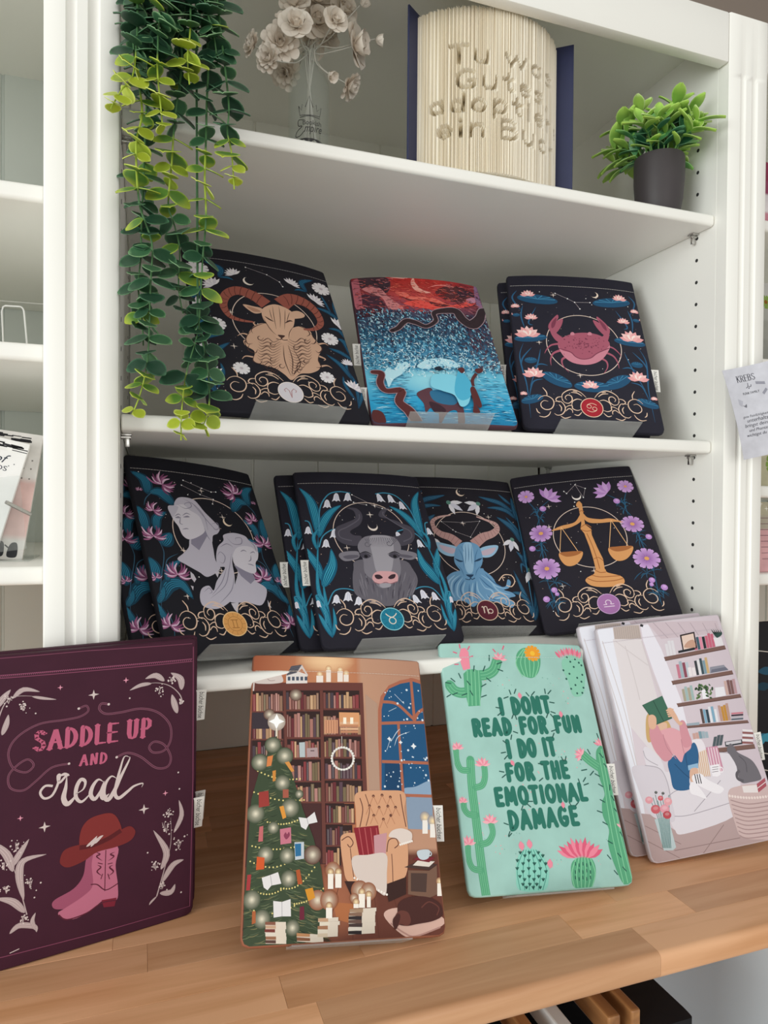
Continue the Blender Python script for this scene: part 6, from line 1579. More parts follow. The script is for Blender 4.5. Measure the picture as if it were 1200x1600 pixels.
def stand(q, base_z, wide=0.115, ledge=0.028, plate=0.15):
    """bent acrylic display easel under and behind a sleeve"""
    M = pose_matrix(q); name = 'display_stand'
    root = empty(name); root.matrix_world = M
    b = TH + 0.0010
    MB().box(-wide / 2, wide / 2, -0.0024, plate, -b - 0.0016, -b, 0.0005).obj('back_plate', M_ACRYL, root)
    MB().box(-wide / 2, wide / 2, -0.0040, -0.0024, -b - 0.0016, ledge, 0.0005).obj('ledge', M_ACRYL, root)
    if plate < 0.1: return root
    # rear prop: a strip from the top of the plate down to the shelf
    Mi = M.inverted(); top = Vector((0, plate - 0.004, -b - 0.0018)); wt = M @ top
    foot = Mi @ Vector((wt.x - M[0][2] * 0.045, wt.y - M[1][2] * 0.045, base_z + 0.001))
    d = (foot - top); mb = MB(); t = 0.0022
    vs = []
    for pnt in (top, foot):
        for sx in (-wide * .3, wide * .3):
            for tz in (0, -t): vs.append((pnt.x + sx if pnt is top else foot.x * 0 + sx, pnt.y, pnt.z + tz))
    mb.add(vs, [(0, 1, 3, 2), (4, 6, 7, 5), (0, 4, 5, 1), (2, 3, 7, 6), (0, 2, 6, 4), (1, 5, 7, 3)])
    mb.obj('prop', M_ACRYL, root)
    return root

POSES = {
 'ram': ((0.1995, 0.0686, 0.0982, 0.1636, 0.5965, -0.0076, 0.2071, 0.2904), [(284.7, 385.1), (504.8, 426.0), (579.8, 660.4), (329.9, 641.3)]),
 'forest': ((0.4055, 0.0758, 0.0981, -0.1315, 0.6067, 0.0162, 0.2019, 0.2904), [(547.9, 436.0), (743.9, 448.5), (809.9, 666.2), (582.6, 661.9)]),
 'crab': ((0.6284, 0.0626, 0.0994, -0.2655, 0.4883, -0.0276, 0.2035, 0.2899), [(793.0, 432.1), (987.0, 442.1), (1038.6, 676.3), (818.8, 667.7)]),
 'gemini': ((0.1346, 0.0625, -0.1841, 0.5006, 0.6262, -0.1222, 0.1853, 0.2830), [(197.0, 711.4), (388.5, 741.2), (475.7, 1013.2), (265.3, 1024.0)]),
 'taurus': ((0.3349, 0.0693, -0.1890, 0.0553, 0.6492, -0.0191, 0.1969, 0.2818), [(459.1, 738.7), (650.3, 746.2), (726.5, 1000.8), (507.0, 1013.6)]),
 'capricorn': ((0.5008, 0.1228, -0.1926, -0.0415, 0.6264, -0.0422, 0.1853, 0.2786), [(633.7, 743.2), (795.9, 753.4), (859.5, 986.7), (674.4, 986.5)]),
 'libra': ((0.6696, 0.0661, -0.1829, -0.4412, 0.6300, 0.1399, 0.1997, 0.2878), [(800.4, 748.3), (984.9, 728.8), (1071.8, 968.3), (856.1, 990.0)]),
 'saddle': ((-0.0206, -0.0333, -0.4422, 0.2102, -0.0064, -0.0053, 0.1932, 0.2907), [(-25.8, 1030.1), (305.0, 999.8), (300.2, 1426.5), (-28.8, 1524.2)]),
 'xmas': ((0.2100, -0.1333, -0.4272, -0.0360, 0.6184, -0.1024, 0.1998, 0.2881), [(397.2, 1024.8), (653.2, 1034.3), (696.1, 1460.1), (377.7, 1479.7)]),
 'green': ((0.4518, -0.1169, -0.4303, -0.0662, 0.5526, -0.0615, 0.1960, 0.2820), [(687.7, 1006.6), (905.0, 1009.2), (989.7, 1380.9), (735.4, 1401.1)]),
 'white': ((0.7014, -0.0999, -0.4330, -0.1314, 0.3604, 0.0790, 0.1887, 0.2851), [(932.6, 993.6), (1121.8, 970.4), (1224.6, 1316.1), (1020.5, 1359.6)])}
FRAMES = {'ram': (300, 370, 4.138), 'forest': (530, 420, 4.138), 'crab': CRAB_FRAME, 'gemini': (180, 690, 4.0), 'taurus': (430, 720, 4.0), 'capricorn': (640, 720, 5.0), 'libra': (800, 710, 4.286), 'saddle': (0, 980, 2.962), 'xmas': (370, 1010, 3.333), 'green': (680, 990, 3.722), 'white': (900, 960, 3.903)}
# key: art, cloth colour, hem height, thread colour, bulge, label, (tag side, height), behind (dx, dy, label), stand
SL = {
 'ram': (art_ram, '#1b1a24', .925, '#c9c4c6', .0075, 'black cloth book sleeve printed with a curly-horned ram, behind the hanging vine', None, None, Z2),
 'forest': (art_forest, '#5a3a46', None, None, .0085, 'cloth book sleeve printed with a red moonlit sky over a turquoise sea', (-1, .45), None, Z2),
 'crab': (art_crab, '#22212f', .925, '#d8d2cf', .006, 'navy cloth book sleeve printed with a pink crab, the front one of two', (1, .33), (-.0095, .019, 'navy cloth book sleeve mostly hidden behind the crab sleeve'), Z2),
 'gemini': (art_gemini, '#15151f', .925, '#d8d2cf', .005, 'black cloth book sleeve printed with two grey marble busts', None, (-.024, .021, 'black cloth book sleeve peeking out left behind the two-busts sleeve'), Z3),
 'taurus': (art_taurus, '#22202c', .925, '#d8d2cf', .005, 'black cloth book sleeve printed with a grey bull and lilies of the valley', (-1, .40), (-.022, .020, 'black lily-of-the-valley book sleeve peeking out left behind the bull sleeve'), Z3),
 'capricorn': (art_capricorn, '#221f28', .925, '#d8d2cf', .004, 'black cloth book sleeve printed with a blue goat, between bull and scales sleeves', None, None, Z3),
 'libra': (art_libra, '#221f2a', .925, '#d8d2cf', .004, 'black cloth book sleeve printed with golden scales and lilac flowers', None, None, Z3),
 'saddle': (art_saddle, '#431a2e', None, None, .003, 'plum faux-leather book sleeve lettered SADDLE UP AND read with cowboy boots', (1, .36), (.006, .0155, 'plum book sleeve hidden behind the cowboy boots sleeve'), None),
 'xmas': (art_xmas, '#9a6048', .935, '#d9c4b4', .004, 'cloth book sleeve printed with a Christmas tree, bookcase and armchair', (1, .36), None, ZC),
 'green': (art_green, '#a8d3ca', .935, '#c3e0da', .005, 'mint green cloth book sleeve lettered about reading, decorated with cacti', (1, .40), None, ZC),
 'white': (art_white, '#d3cbd2', .935, '#c9c0c8', .005, 'pale cloth book sleeve printed with a person reading on a sofa, front one', (1, .38), (-.0165, .0175, 'pale cloth book sleeve peeking out left behind the sofa-reader sleeve'), None)}
sleeves = {}; arts = {}
for key, (fn, colr, hem, thread, bulge, label, tg, behind, standz) in SL.items():
    q, px = POSES[key]; w, h = q[6], q[7]
    Mp = pose_matrix(q); cv = Mp.inverted() @ CAM_POS - Vector((0, h / 2, 0))
    a = Art(w, h, FRAMES[key], px, bulge=bulge, slope=(cv.x / cv.z, cv.y / cv.z))
    fn(a)
    root = empty('book_sleeve'); root.matrix_world = pose_matrix(q)
    tag(root, label, 'book sleeve', 'cloth book sleeves on display')
    body = link('pouch', body_mesh('pouch', a, fabric('cloth_' + key, hx(colr))), root)
    pr = link('printed_design', a.build('printed_design', M_PRINT), root)
    if hem: link('hem_stitching', hem_mesh('hem_stitching', a, hem, hx(thread)), root)
    if tg: add_tag(root, a, *tg)
    sleeves[key] = root; arts[key] = a
    if behind:
        dx, dy, lb = behind
        c = copy_tree(root); tag(c, lb)
        n = Vector((-math.sin(q[3]), math.cos(q[3]), 0)); X = Vector((math.cos(q[3]), math.sin(q[3]), 0))
        off = X * dx + n * dy / max(0.5, math.cos(q[4])) + Vector((0, 0, -0.0042 if standz is not None else 0))
        Mx = pose_matrix(q); Mx.translation = Mx.translation + off; c.matrix_world = Mx
        sleeves[key + '_behind'] = c
    if standz is not None:
        st = stand(q, standz, plate=0.13 if not behind else 0.03)
        sname = {'ram': 'ram', 'forest': 'red moon', 'crab': 'crab', 'gemini': 'two-busts', 'taurus': 'bull', 'capricorn': 'blue goat', 'libra': 'scales', 'xmas': 'Christmas tree', 'green': 'mint cactus'}[key]
        tag(st, 'clear acrylic display stand holding up the %s book sleeve' % sname, 'display stand', 'clear acrylic stands')
add_tag(sleeves['forest'], arts['forest'], -1, .16)
add_tag(sleeves['crab_behind'], arts['crab'], -1, .36)
add_tag(sleeves['saddle_behind'], arts['saddle'], 1, .74)

# ------------------------------------------------------------------ hanging vine
def leaf_mesh(name, c_in, c_rim, c_tip=None, L=0.0172, Wd=0.0178, cup=0.22, point=0.0, mat=None):
    """rounded leaf: base at origin, grows along +Y, upper face +Z"""
    vs = []; cs = []; fs = []
    rows = 6
    for i in range(rows + 1):
        t = i / rows
        w = Wd / 2 * math.sin(math.pi * min(1, (t * 0.94 + 0.045)) ** (0.9 + point)) ** (0.62 + point * 0.5)
        if i == 0: w = Wd * 0.05
        for j, u in enumerate((-1, -0.8, 0, 0.8, 1)):
            z = cup * L * (abs(u) ** 1.6 * 0.22 - (t - 0.5) ** 2 * 0.5 + 0.12)
            vs.append((u * w, t * L, z))
            c = c_rim if abs(u) == 1 or i == rows else c_in
            if c_tip and t > 0.5: c = mixc(c, c_tip, (t - 0.5) * 2)
            cs.append(c)
    for i in range(rows):
        for j in range(4):
            a = i * 5 + j; fs.append((a, a + 1, a + 6, a + 5))
    n = len(vs); th = 0.0005
    vs += [(x, y, z - th) for x, y, z in vs]; cs += cs
    fs += [tuple(n + i for i in f[::-1]) for f in fs]
    rim = [j for j in range(5)] + [5 * i + 4 for i in range(1, rows + 1)] + [rows * 5 + j for j in (3, 2, 1, 0)] + [5 * i for i in range(rows - 1, 0, -1)]
    for k in range(len(rim)):
        p, q = rim[k], rim[(k + 1) % len(rim)]; fs.append((p, n + p, n + q, q))
    mb = MB(); mb.v = vs; mb.f = fs; mb.c = cs
    return mb.mesh(name, mat or M_LEAF, True)
DG = [leaf_mesh('leaf', hx('#2c5239'), hx('#5d8a63')), leaf_mesh('leaf', hx('#234632'), hx('#4a7656'), L=.019), leaf_mesh('leaf', hx('#3c6a46'), hx('#7fa878'), L=.016)]
YG = [leaf_mesh('leaf', hx('#9bb034'), hx('#d0dc62'), L=.015), leaf_mesh('leaf', hx('#b6c63c'), hx('#dbe678'), L=.013), leaf_mesh('leaf', hx('#5f8a38'), hx('#b5cc50'), hx('#c3d24c'), L=.017)]
def place_leaf(me, parent, p, d, up, s=1.0):
    d = d.normalized(); x = d.cross(up)
    if x.length < 1e-4: x = Vector((1, 0, 0))
    x.normalize(); z = x.cross(d)
    o = link('leaf', me, parent)
    o.matrix_local = Matrix(((x.x * s, d.x * s, z.x * s, p.x), (x.y * s, d.y * s, z.y * s, p.y), (x.z * s, d.z * s, z.z * s, p.z), (0, 0, 0, 1)))
    return o
STRANDS = [([(0.0247,0.0,0.5528),(0.0175,-0.02,0.4981),(0.0165,-0.035,0.4502),(0.0126,-0.045,0.4061),(0.0028,-0.05,0.389),(-0.0068,-0.05,0.3689)],[(0.68,1)]),([(0.0386,0.0,0.5565),(0.0381,-0.03,0.4964),(0.0362,-0.04,0.4516),(0.0356,-0.045,0.4172),(0.0381,-0.045,0.3896),(0.0406,-0.045,0.3631)],[(0.68,1)]),([(0.0708,0.0,0.5649),(0.0681,-0.025,0.5071),(0.067,-0.035,0.4681),(0.0643,-0.04,0.4389),(0.0663,-0.04,0.4125)],[(0.66,1)]),([(0.0166,0.0,0.5376),(0.0127,-0.015,0.4619),(0.0214,-0.03,0.3849),(0.0167,-0.03,0.3556),(0.0162,-0.03,0.327),(0.0193,-0.03,0.2895),(0.0254,-0.028,0.272),(0.0316,-0.025,0.2515),(0.0299,-0.025,0.2094),(0.0288,-0.025,0.1642),(0.0264,-0.028,0.1279),(0.0192,-0.03,0.097),(0.0126,-0.03,0.0801)],[(0.33,0.5),(0.93,1)]),([(0.0463,0.0,0.5453),(0.0602,-0.01,0.4626),(0.0545,-0.015,0.3993),(0.0519,-0.018,0.3678),(0.0501,-0.018,0.3381),(0.0471,-0.018,0.2984),(0.053,-0.015,0.2807),(0.0589,-0.012,0.2562),(0.0579,-0.01,0.2168),(0.0625,-0.01,0.1906)],[(0.52,0.68)]),([(0.0324,0.01,0.5488),(0.0275,0.0,0.4482),(0.0217,-0.008,0.2921),(0.0206,-0.008,0.2461),(0.0182,-0.008,0.213),(0.022,-0.008,0.1806),(0.0233,-0.008,0.1544)],[]),([(0.0827,0.0,0.5546),(0.0864,-0.015,0.4587),(0.0849,-0.02,0.4091),(0.0842,-0.022,0.3717),(0.0828,-0.025,0.3272),(0.0843,-0.025,0.2879),(0.0815,-0.022,0.249),(0.0792,-0.02,0.203),(0.0768,-0.02,0.1695),(0.0659,-0.022,0.1285),(0.0608,-0.025,0.0883),(0.0601,-0.028,0.0564)],[(0.42,0.53),(0.9,1)]),([(0.0769,-0.018,0.1833),(0.0857,-0.015,0.1446),(0.0891,-0.015,0.1179),(0.0883,-0.018,0.0905),(0.0817,-0.02,0.0713)],[(0.8,1)]),([(0.0939,0.0,0.5575),(0.0995,-0.02,0.4784),(0.1031,-0.025,0.4431),(0.1066,-0.03,0.4014),(0.1048,-0.03,0.378),(0.1092,-0.032,0.3548),(0.112,-0.032,0.3183)],[(0.82,1)]),([(0.0546,0.0,0.554),(0.0456,-0.025,0.4888),(0.0321,-0.03,0.4506),(0.0213,-0.02,0.4287)],[]),([(0.0774,0.0,0.5599),(0.0834,-0.025,0.5044),(0.0916,-0.028,0.4716),(0.0958,-0.02,0.4478)],[]),([(0.0616,0.01,0.563),(0.0645,0.0,0.5098),(0.053,0.0,0.467),(0.0467,0.0,0.4324)],[])]
BLOOMS = [((0.2026,0.0954,0.5897),0.0175,(-0.2,-1,0.1)),((0.2338,0.1239,0.6205),0.0205,(0.1,-1,0.0)),((0.2695,0.1206,0.6413),0.018,(0.3,-1,0.1)),((0.2885,0.1002,0.6396),0.013,(0.8,-0.5,0.5)),((0.2825,0.1098,0.5906),0.023,(0.85,-0.7,0.0)),((0.3118,0.108,0.6055),0.012,(1,-0.2,-0.1)),((0.1864,0.1161,0.5761),0.021,(-0.2,-1,-0.2)),((0.1549,0.1215,0.5694),0.0145,(-1,-0.3,0.1)),((0.1695,0.0938,0.5399),0.0145,(-0.7,-0.8,-0.2)),((0.2055,0.165,0.5732),0.018,(-0.5,-0.6,-0.5)),((0.2441,0.0911,0.5355),0.012,(0.6,-0.6,-0.6)),((0.2787,0.1234,0.5477),0.0165,(0.7,-0.4,-0.6)),((0.2028,0.1073,0.6236),0.0165,(-0.3,-1,0.4)),((0.2361,0.1205,0.6435),0.0165,(0.0,-0.8,0.6)),((0.236,0.165,0.6152),0.0165,(0,-1,-0.2)),((0.2594,0.165,0.6335),0.015,(0.3,-1,0.1)),((0.2507,0.0901,0.6035),0.0138,(0.2,-1,0)),((0.1888,0.1078,0.6025),0.01,(-0.7,-0.6,0.3))]
M_STEM = attr_mat('stem_plastic', 0.5, 0.3)
rnd = random.Random(77)
vine = tag(empty('hanging_vine', (0, 0, 0)), 'artificial eucalyptus vine hanging down the left side of the bookcase', 'plant')
spots = []; stems = []
for si, (pts, lime) in enumerate(STRANDS):
    P = [Vector(p) for p in cat(pts, False, 8)]
    # resample by arclength
    cum = [0]
    for a_, b_ in zip(P, P[1:]): cum.append(cum[-1] + (b_ - a_).length)
    tot = cum[-1]
    def at(s_):
        for i in range(len(P) - 1):
            if cum[i + 1] >= s_: 
                t = (s_ - cum[i]) / max(1e-9, cum[i + 1] - cum[i]); return P[i].lerp(P[i + 1], t)
        return P[-1]
    mb = MB(); n = max(10, int(tot / 0.008)); pp = [at(tot * i / n) for i in range(n + 1)]
    mb.tube(pp, [0.0013 - 0.0006 * i / n for i in range(n + 1)], 6)
    for i in range(len(mb.v)):
        f = (i // 6) / n; ylw = any(l0 - .03 <= f <= l1 for l0, l1 in lime)
        mb.c[i] = hx('#a9bf45') if ylw else hx('#4f7a4c')
    stem = mb.obj('stem', M_STEM, vine, True); stems.append(stem)
    s_ = 0.004; k = 0
    step = 0.0150 if tot > 0.2 else 0.0130
    while s_ < tot - 0.002:
        f = s_ / tot
        if at(s_).z < 0.56:
            p = at(s_); t = (at(min(tot, s_ + 0.004)) - at(max(0, s_ - 0.004))).normalized()
            ylw = any(l0 <= f <= l1 for l0, l1 in lime)
            base = rnd.uniform(-.35, .35) + (math.pi / 2 if k % 2 else 0) + math.pi * 0.06
            sc = (0.95 + 0.55 * rnd.random()) * (0.62 + 0.38 * min(1, (1 - f) * 7))
            for sd in (0, math.pi):
                an = base + sd
                h = Vector((math.cos(an), -math.sin(an) * .8, 0)); h = (h - t * h.dot(t)).normalized()
                d = (h + t * rnd.uniform(.15, .75)).normalized()
                up = -t * .8 + Vector((0, -.7, .2)) + Vector((rnd.uniform(-.4, .4), rnd.uniform(-.4, .2), rnd.uniform(-.3, .3)))
                me = rnd.choice(YG[:2] if ylw else (DG if rnd.random() > .06 else YG[2:]))
                if any(abs(f - e) < .035 for l in lime for e in l if e < 1): me = YG[2]
                spots.append((si, me, p + d * .001, d, up, sc))
        s_ += step * rnd.uniform(.85, 1.15) * (1 if f < .85 else .8); k += 1
spots.sort(key=lambda q: q[2].y)          # the nearest 300 leaves are parts of their own
for si, me, p, d, up, sc in spots[:300]: place_leaf(me, stems[si], p, d, up, sc)
rest = MB()
for si, me, p, d, up, sc in spots[300:]:
    d = d.normalized(); x = d.cross(up).normalized(); z = x.cross(d)
    Mx = Matrix(((x.x * sc, d.x * sc, z.x * sc, p.x), (x.y * sc, d.y * sc, z.y * sc, p.y), (x.z * sc, d.z * sc, z.z * sc, p.z), (0, 0, 0, 1)))
    cl = me.color_attributes['Col'].data; b0 = len(rest.v)
    rest.v += [tuple(Mx @ v.co) for v in me.vertices]; rest.f += [tuple(b0 + i for i in f.vertices) for f in me.polygons]; rest.c += [tuple(cl[i].color)[:3] for i in range(len(me.vertices))]
if rest.v: tag(rest.obj('leaves', M_LEAF, vine, True), kind='stuff')
hook = MB(); hook.tube([(0.07, 0.0135, 0.6155), (0.07, 0.013, 0.606), (0.07, 0.006, 0.598), (0.07, -0.004, 0.602), (0.07, -0.006, 0.610)], 0.0017, 8)
hk = hook.obj('hook', M_CHROME, vine, True)
ties = MB()
for pts, _ in STRANDS:
    ties.tube(cat([(0.07, 0.003, 0.6005), (0.5 * (pts[0][0] + .07), 0.5 * pts[0][1], max(0.585, pts[0][2] + .02)), pts[0]], False, 5), 0.0012, 6, hx('#47704a'))
ties.obj('stem_bundle', M_STEM, vine, True)

# ------------------------------------------------------------------ glass bottle with paper flowers
BX, BY = 0.228, 0.13
M_GLASS = acrylic('bottle_glass', (0.97, 0.985, 0.98), 0.06)
bot = tag(empty('glass_bottle', (BX, BY, Z1)), 'clear glass bottle with black crown lettering, holding paper flowers', 'bottle')
prof_o = [(0.004, 0.0), (0.022, 0.0), (0.0262, 0.003), (0.0268, 0.010), (0.0268, 0.118), (0.0255, 0.128), (0.0215, 0.138), (0.0160, 0.146), (0.0125, 0.152), (0.0118, 0.158), (0.0118, 0.166), (0.0138, 0.168), (0.0138, 0.176), (0.0118, 0.178)]
prof_i = [(0.0100, 0.178), (0.0098, 0.158), (0.0108, 0.151), (0.0142, 0.144), (0.0198, 0.1365), (0.0236, 0.127), (0.0248, 0.118), (0.0248, 0.012), (0.0235, 0.007), (0.004, 0.006)]
MB().lathe(prof_o + prof_i, 40, cap=True).obj('glass', M_GLASS, bot, True)
# black print wrapped round the glass
def wrap(a_):
    me = a_.build('printed_crown', plain('black_print', (0.02, 0.02, 0.02), 0.5)); r = 0.02705
    for v in me.vertices:
        th = v.co.x / r + math.radians(-103); h = v.co.y
        v.co = (math.cos(th) * (r + 0.0001), math.sin(th) * (r + 0.0001), h)
    return me
pr = Art(0.08, 0.11, outline=[(-.04, 0), (.04, 0), (.04, .11), (-.04, .11)], bulge=0); pr.H = [0.001, 0, 0, 0, 0.001, 0, 0, 0, 1]
K0 = (0.02, 0.02, 0.02)
pr.line([(-14, 86), (-12, 74), (14, 74), (16, 86), (10, 80), (9, 88), (5, 84), (0, 98), (-5, 84), (-9, 88), (-10, 80), (-14, 86)], 0.8, K0, smooth=False)
pr.line([(-12, 71.5), (0, 73), (14, 71.5)], 0.9, K0)
pr.type('Bookish', (-8, 62), (16, 62), K0, 0, 1.15)
pr.line([(-8, 68), (-14, 68), (-14, 61), (-9, 60), (-16, 54), (-18, 48), (-12, 48), (-6, 54)], 0.9, K0)
pr.type('mpire', (-6, 53), (17, 53), K0, .35, 1.5)
for sg in (-1, 1):
    for j in range(4): pr.line([(0, 38 + j * 2), (sg * 8, 44 - j * 1.2 + j), (sg * 20, 41 - j * 2.6)], 0.9 + .2 * j, K0)
link('printed_crown', wrap(pr), bot)
# flowers rolled from book pages
pages_m, nt, b = new_mat('printed_page_paper')
tc = nt.nodes.new('ShaderNodeTexCoord'); w1 = nt.nodes.new('ShaderNodeTexWave'); w1.bands_direction = 'Y'; w1.inputs['Scale'].default_value = 160; w1.inputs['Distortion'].default_value = 1.5; w1.inputs['Detail Scale'].default_value = 40
nt.links.new(tc.outputs['Object'], w1.inputs['Vector'])
nn = noise(nt, 900, 1); mu = nt.nodes.new('ShaderNodeMath'); mu.operation = 'MULTIPLY'
nt.links.new(w1.outputs['Fac'], mu.inputs[0]); nt.links.new(nn.outputs['Fac'], mu.inputs[1])
r_ = ramp(nt, mu.outputs['Value'], [(0.40, hx('#efe7dc')), (0.55, hx('#b7a99a'))]); nt.links.new(r_.outputs['Color'], b.inputs['Base Color']); b.inputs['Roughness'].default_value = 0.85
M_PAGE = pages_m
def petal_mesh(curl, wide):
    vs = []; fs = []; R0, C0 = 5, 6
    for i in range(R0 + 1):
        t = i / R0
        w = wide * (0.35 + 0.65 * math.sin(math.pi * min(1, t * .62 + .12)))
        for j in range(C0 + 1):
            u = j / C0 * 2 - 1
            y = t * (1 - .10 * abs(u) ** 3) ; z = curl * t * t * (1) + 0.25 * wide * u * u * (1 - t * .3) - (0.22 * max(0, t - .75) * 4 * .25)
            vs.append((u * w, y, z))
    for i in range(R0):
        for j in range(C0): q = i * (C0 + 1) + j; fs.append((q, q + 1, q + C0 + 2, q + C0 + 1))
    n = len(vs); vs += [(x, y, z - 0.012) for x, y, z in vs]; fs += [tuple(n + k for k in f[::-1]) for f in fs]
    mb = MB(); mb.add(vs, fs); return mb.mesh('petal', M_PAGE, True)
PET = [petal_mesh(.15, .52), petal_mesh(.45, .46), petal_mesh(.9, .36)]
looks = ['tight rose', 'large open rose', 'rose near the top', 'flower cut by the picture top', 'big rose facing right', 'small flower at the far right', 'many-petalled flower at left', 'spiky flower at the far left', 'flower low on the left side', 'drooping flower left of the bottle', 'small flower right of the bottle neck', 'hanging flower lowest on the right', 'rose at the upper left', 'rose at the top centre', 'flower half hidden at the centre', 'flower behind the big roses', 'bud between two roses', 'small bud at the upper left']
for fi, (pos, r, nrm) in enumerate(BLOOMS):
    pos = Vector(pos); nrm = Vector(nrm).normalized()
    fl = empty('paper_flower', pos); tag(fl, 'book-page paper ' + looks[fi] + ' in the glass bottle bouquet' if 'bottle' not in looks[fi] else 'book-page paper ' + looks[fi] + ', part of the bouquet', 'paper flower', 'paper flowers in the bottle')
    xa = nrm.cross(Vector((0, 0, 1)));
    if xa.length < 1e-3: xa = Vector((1, 0, 0))
    xa.normalize(); ya = nrm.cross(xa); r2 = r * 1.18
    fluffy = fi in (6, 7, 8, 9, 11)
    rings = [(7, 1.0, 0, 5), (6, .78, 1, 35), (5, .55, 1, 55), (3, .38, 2, 74)] if not fluffy else [(11, 1.0, 0, 12), (10, .85, 0, 34), (8, .66, 1, 50), (5, .45, 1, 68)]
    if r < .0135: rings = rings[1:]
    for ri, (np_, sz, kind, tilt) in enumerate(rings):
        for i in range(np_):
            an = 2 * math.pi * i / np_ + ri * .5 + fi
            rad = xa * math.cos(an) + ya * math.sin(an); tl = math.radians(tilt + rnd.uniform(-7, 7))
            d = rad * math.cos(tl) + nrm * math.sin(tl); s_ = r2 * sz * rnd.uniform(.9, 1.08); wscale = 1.0 if not fluffy else .55
            x = d.cross(nrm).normalized(); z = x.cross(d)
            o = link('petal', PET[kind], fl)
            o.matrix_local = Matrix(((x.x * s_ * wscale, d.x * s_, z.x * s_, rad.x * r2 * .06), (x.y * s_ * wscale, d.y * s_, z.y * s_, rad.y * r2 * .06), (x.z * s_ * wscale, d.z * s_, z.z * s_, rad.z * r2 * .06), (0, 0, 0, 1)))
    a0 = fi * 2.4; neck = Vector((BX + .006 * math.cos(a0), BY + .006 * math.sin(a0), Z1 + .17)) - pos; foot = Vector((BX - .015 * math.cos(a0), BY - .015 * math.sin(a0), Z1 + .012)) - pos
    mid = neck * .5 - nrm * r * .6 + Vector((0, 0, -.004))
    MB().tube(cat([-nrm * r * .1, mid, neck, neck.lerp(foot, .5), foot], False, 6), 0.0007, 6).obj('stem', plain('wire_stem_%d' % fi, (0.62, 0.60, 0.54), .5), fl, True)

# ------------------------------------------------------------------ folded open book
SX, SY, BR, BH = 0.4615, 0.152, 0.131, 0.208
book = tag(empty('folded_book', (SX, SY, Z1)), 'open book with dark blue covers and pages folded into German words', 'book')
LOW = dict(FONT)
def c_(cx, cy, rx, ry, a0, a1, n=10): return arc(cx, cy, rx, ry, a0, a1, n)
LOW.update({
 'u': (.5, [[(.05, .66), (.05, .2), (.15, .02), (.32, .02), (.45, .2)], [(.45, .66), (.45, 0)]]),
 'w': (.72, [[(.02, .66), (.18, 0), (.36, .6), (.54, 0), (.70, .66)]]),
 'a': (.5, [c_(.25, .3, .2, .3, 0, 360, 12), [(.45, .64), (.45, 0)]]),
 's': (.42, [[(.38, .58), (.2, .66), (.05, .52), (.2, .36), (.36, .24), (.3, .04), (.04, .06)]]),
 't': (.4, [[(.18, .95), (.18, .12), (.36, .02)], [(0, .66), (.38, .66)]]),
 'e': (.5, [[(.06, .34), (.46, .34)] + c_(.26, .32, .2, .32, 10, 320, 12)]),
 ',': (.16, [[(.1, .1), (.04, -.14)]]),
 'd': (.5, [c_(.25, .3, .2, .3, 0, 360, 12), [(.45, 1), (.45, 0)]]),
 'o': (.5, [c_(.25, .32, .21, .32, 0, 360, 14)]),
 'p': (.5, [c_(.27, .32, .2, .32, 0, 360, 12), [(.06, .66), (.06, -.3)]]),
 'i': (.14, [[(.07, .66), (.07, 0)], [(.07, .9), (.07, .94)]]),
 'r': (.36, [[(.05, .66), (.05, 0)], [(.05, .42), (.18, .62), (.34, .64)]]),
 'n': (.48, [[(.05, .66), (.05, 0)], [(.05, .45), (.2, .64), (.36, .62), (.43, .42), (.43, 0)]]),
 'c': (.44, [c_(.26, .32, .2, .32, 50, 310, 12)]),
 'h': (.48, [[(.05, 1), (.05, 0)], [(.05, .45), (.2, .64), (.36, .62), (.43, .42), (.43, 0)]])})
segs = []
def words(text, t0, t1, z, H):
    tot = sum(LOW[c][0] + .2 for c in text) - .2; k = (t1 - t0) / tot; x = 0
    for c in text:
        fw, ss = LOW[c]
        for st in ss:
            for p_, q_ in zip(st, st[1:]): segs.append((t0 + (x + p_[0]) * k, z + p_[1] * H, t0 + (x + q_[0]) * k, z + q_[1] * H))
        x += fw + .2
LH = .0215
words('Tu', -34, -11, .138, LH); words('was', -1.5, 38, .138, LH * 1.02); words('Gutes,', -30, 33, .106, LH); words('adoptiere', -45.5, 50, .0775, LH); words('ein', -41, -13.5, .046, LH); words('Buch', -4.5, 44, .046, LH)
NP, NZ = 150, 150
T0, T1 = -53.5, 53.0
rr = random.Random(6)
jit = [rr.uniform(-.0012, .0010) for _ in range(NP + 1)]; topj = [rr.uniform(-.0012, .0012) for _ in range(NP + 1)]
depth = []
ARC = BR * math.pi / 180
for i in range(NP + 1):
    th = T0 + (T1 - T0) * i / NP; col = [0.0] * (NZ + 1)
    near = [s for s in segs if min(s[0], s[2]) - 1.2 < th < max(s[0], s[2]) + 1.2]
    for j in range(NZ + 1):
        z = BH * j / NZ
        for (a0, b0, a1, b1) in near:
            dx, dy = (a1 - a0) * ARC, b1 - b0; l2 = dx * dx + dy * dy
            px, py = (th - a0) * ARC, z - b0; t = max(0, min(1, (px * dx + py * dy) / l2)) if l2 > 0 else 0
            if (px - t * dx) ** 2 + (py - t * dy) ** 2 < .0021 ** 2: col[j] = 1.0; break
    # a fold slants inwards towards its upper end
    j = 0; out = [0.0] * (NZ + 1)
    while j <= NZ:
        if col[j]:
            k2 = j
            while k2 <= NZ and col[k2]: k2 += 1
            for q in range(j, k2): out[q] = .006 + .016 * (q - j + 1) / (k2 - j)
            j = k2
        else: j += 1
    depth.append(out)
vs = []; fs = []; cols_ = 2 * NP + 1
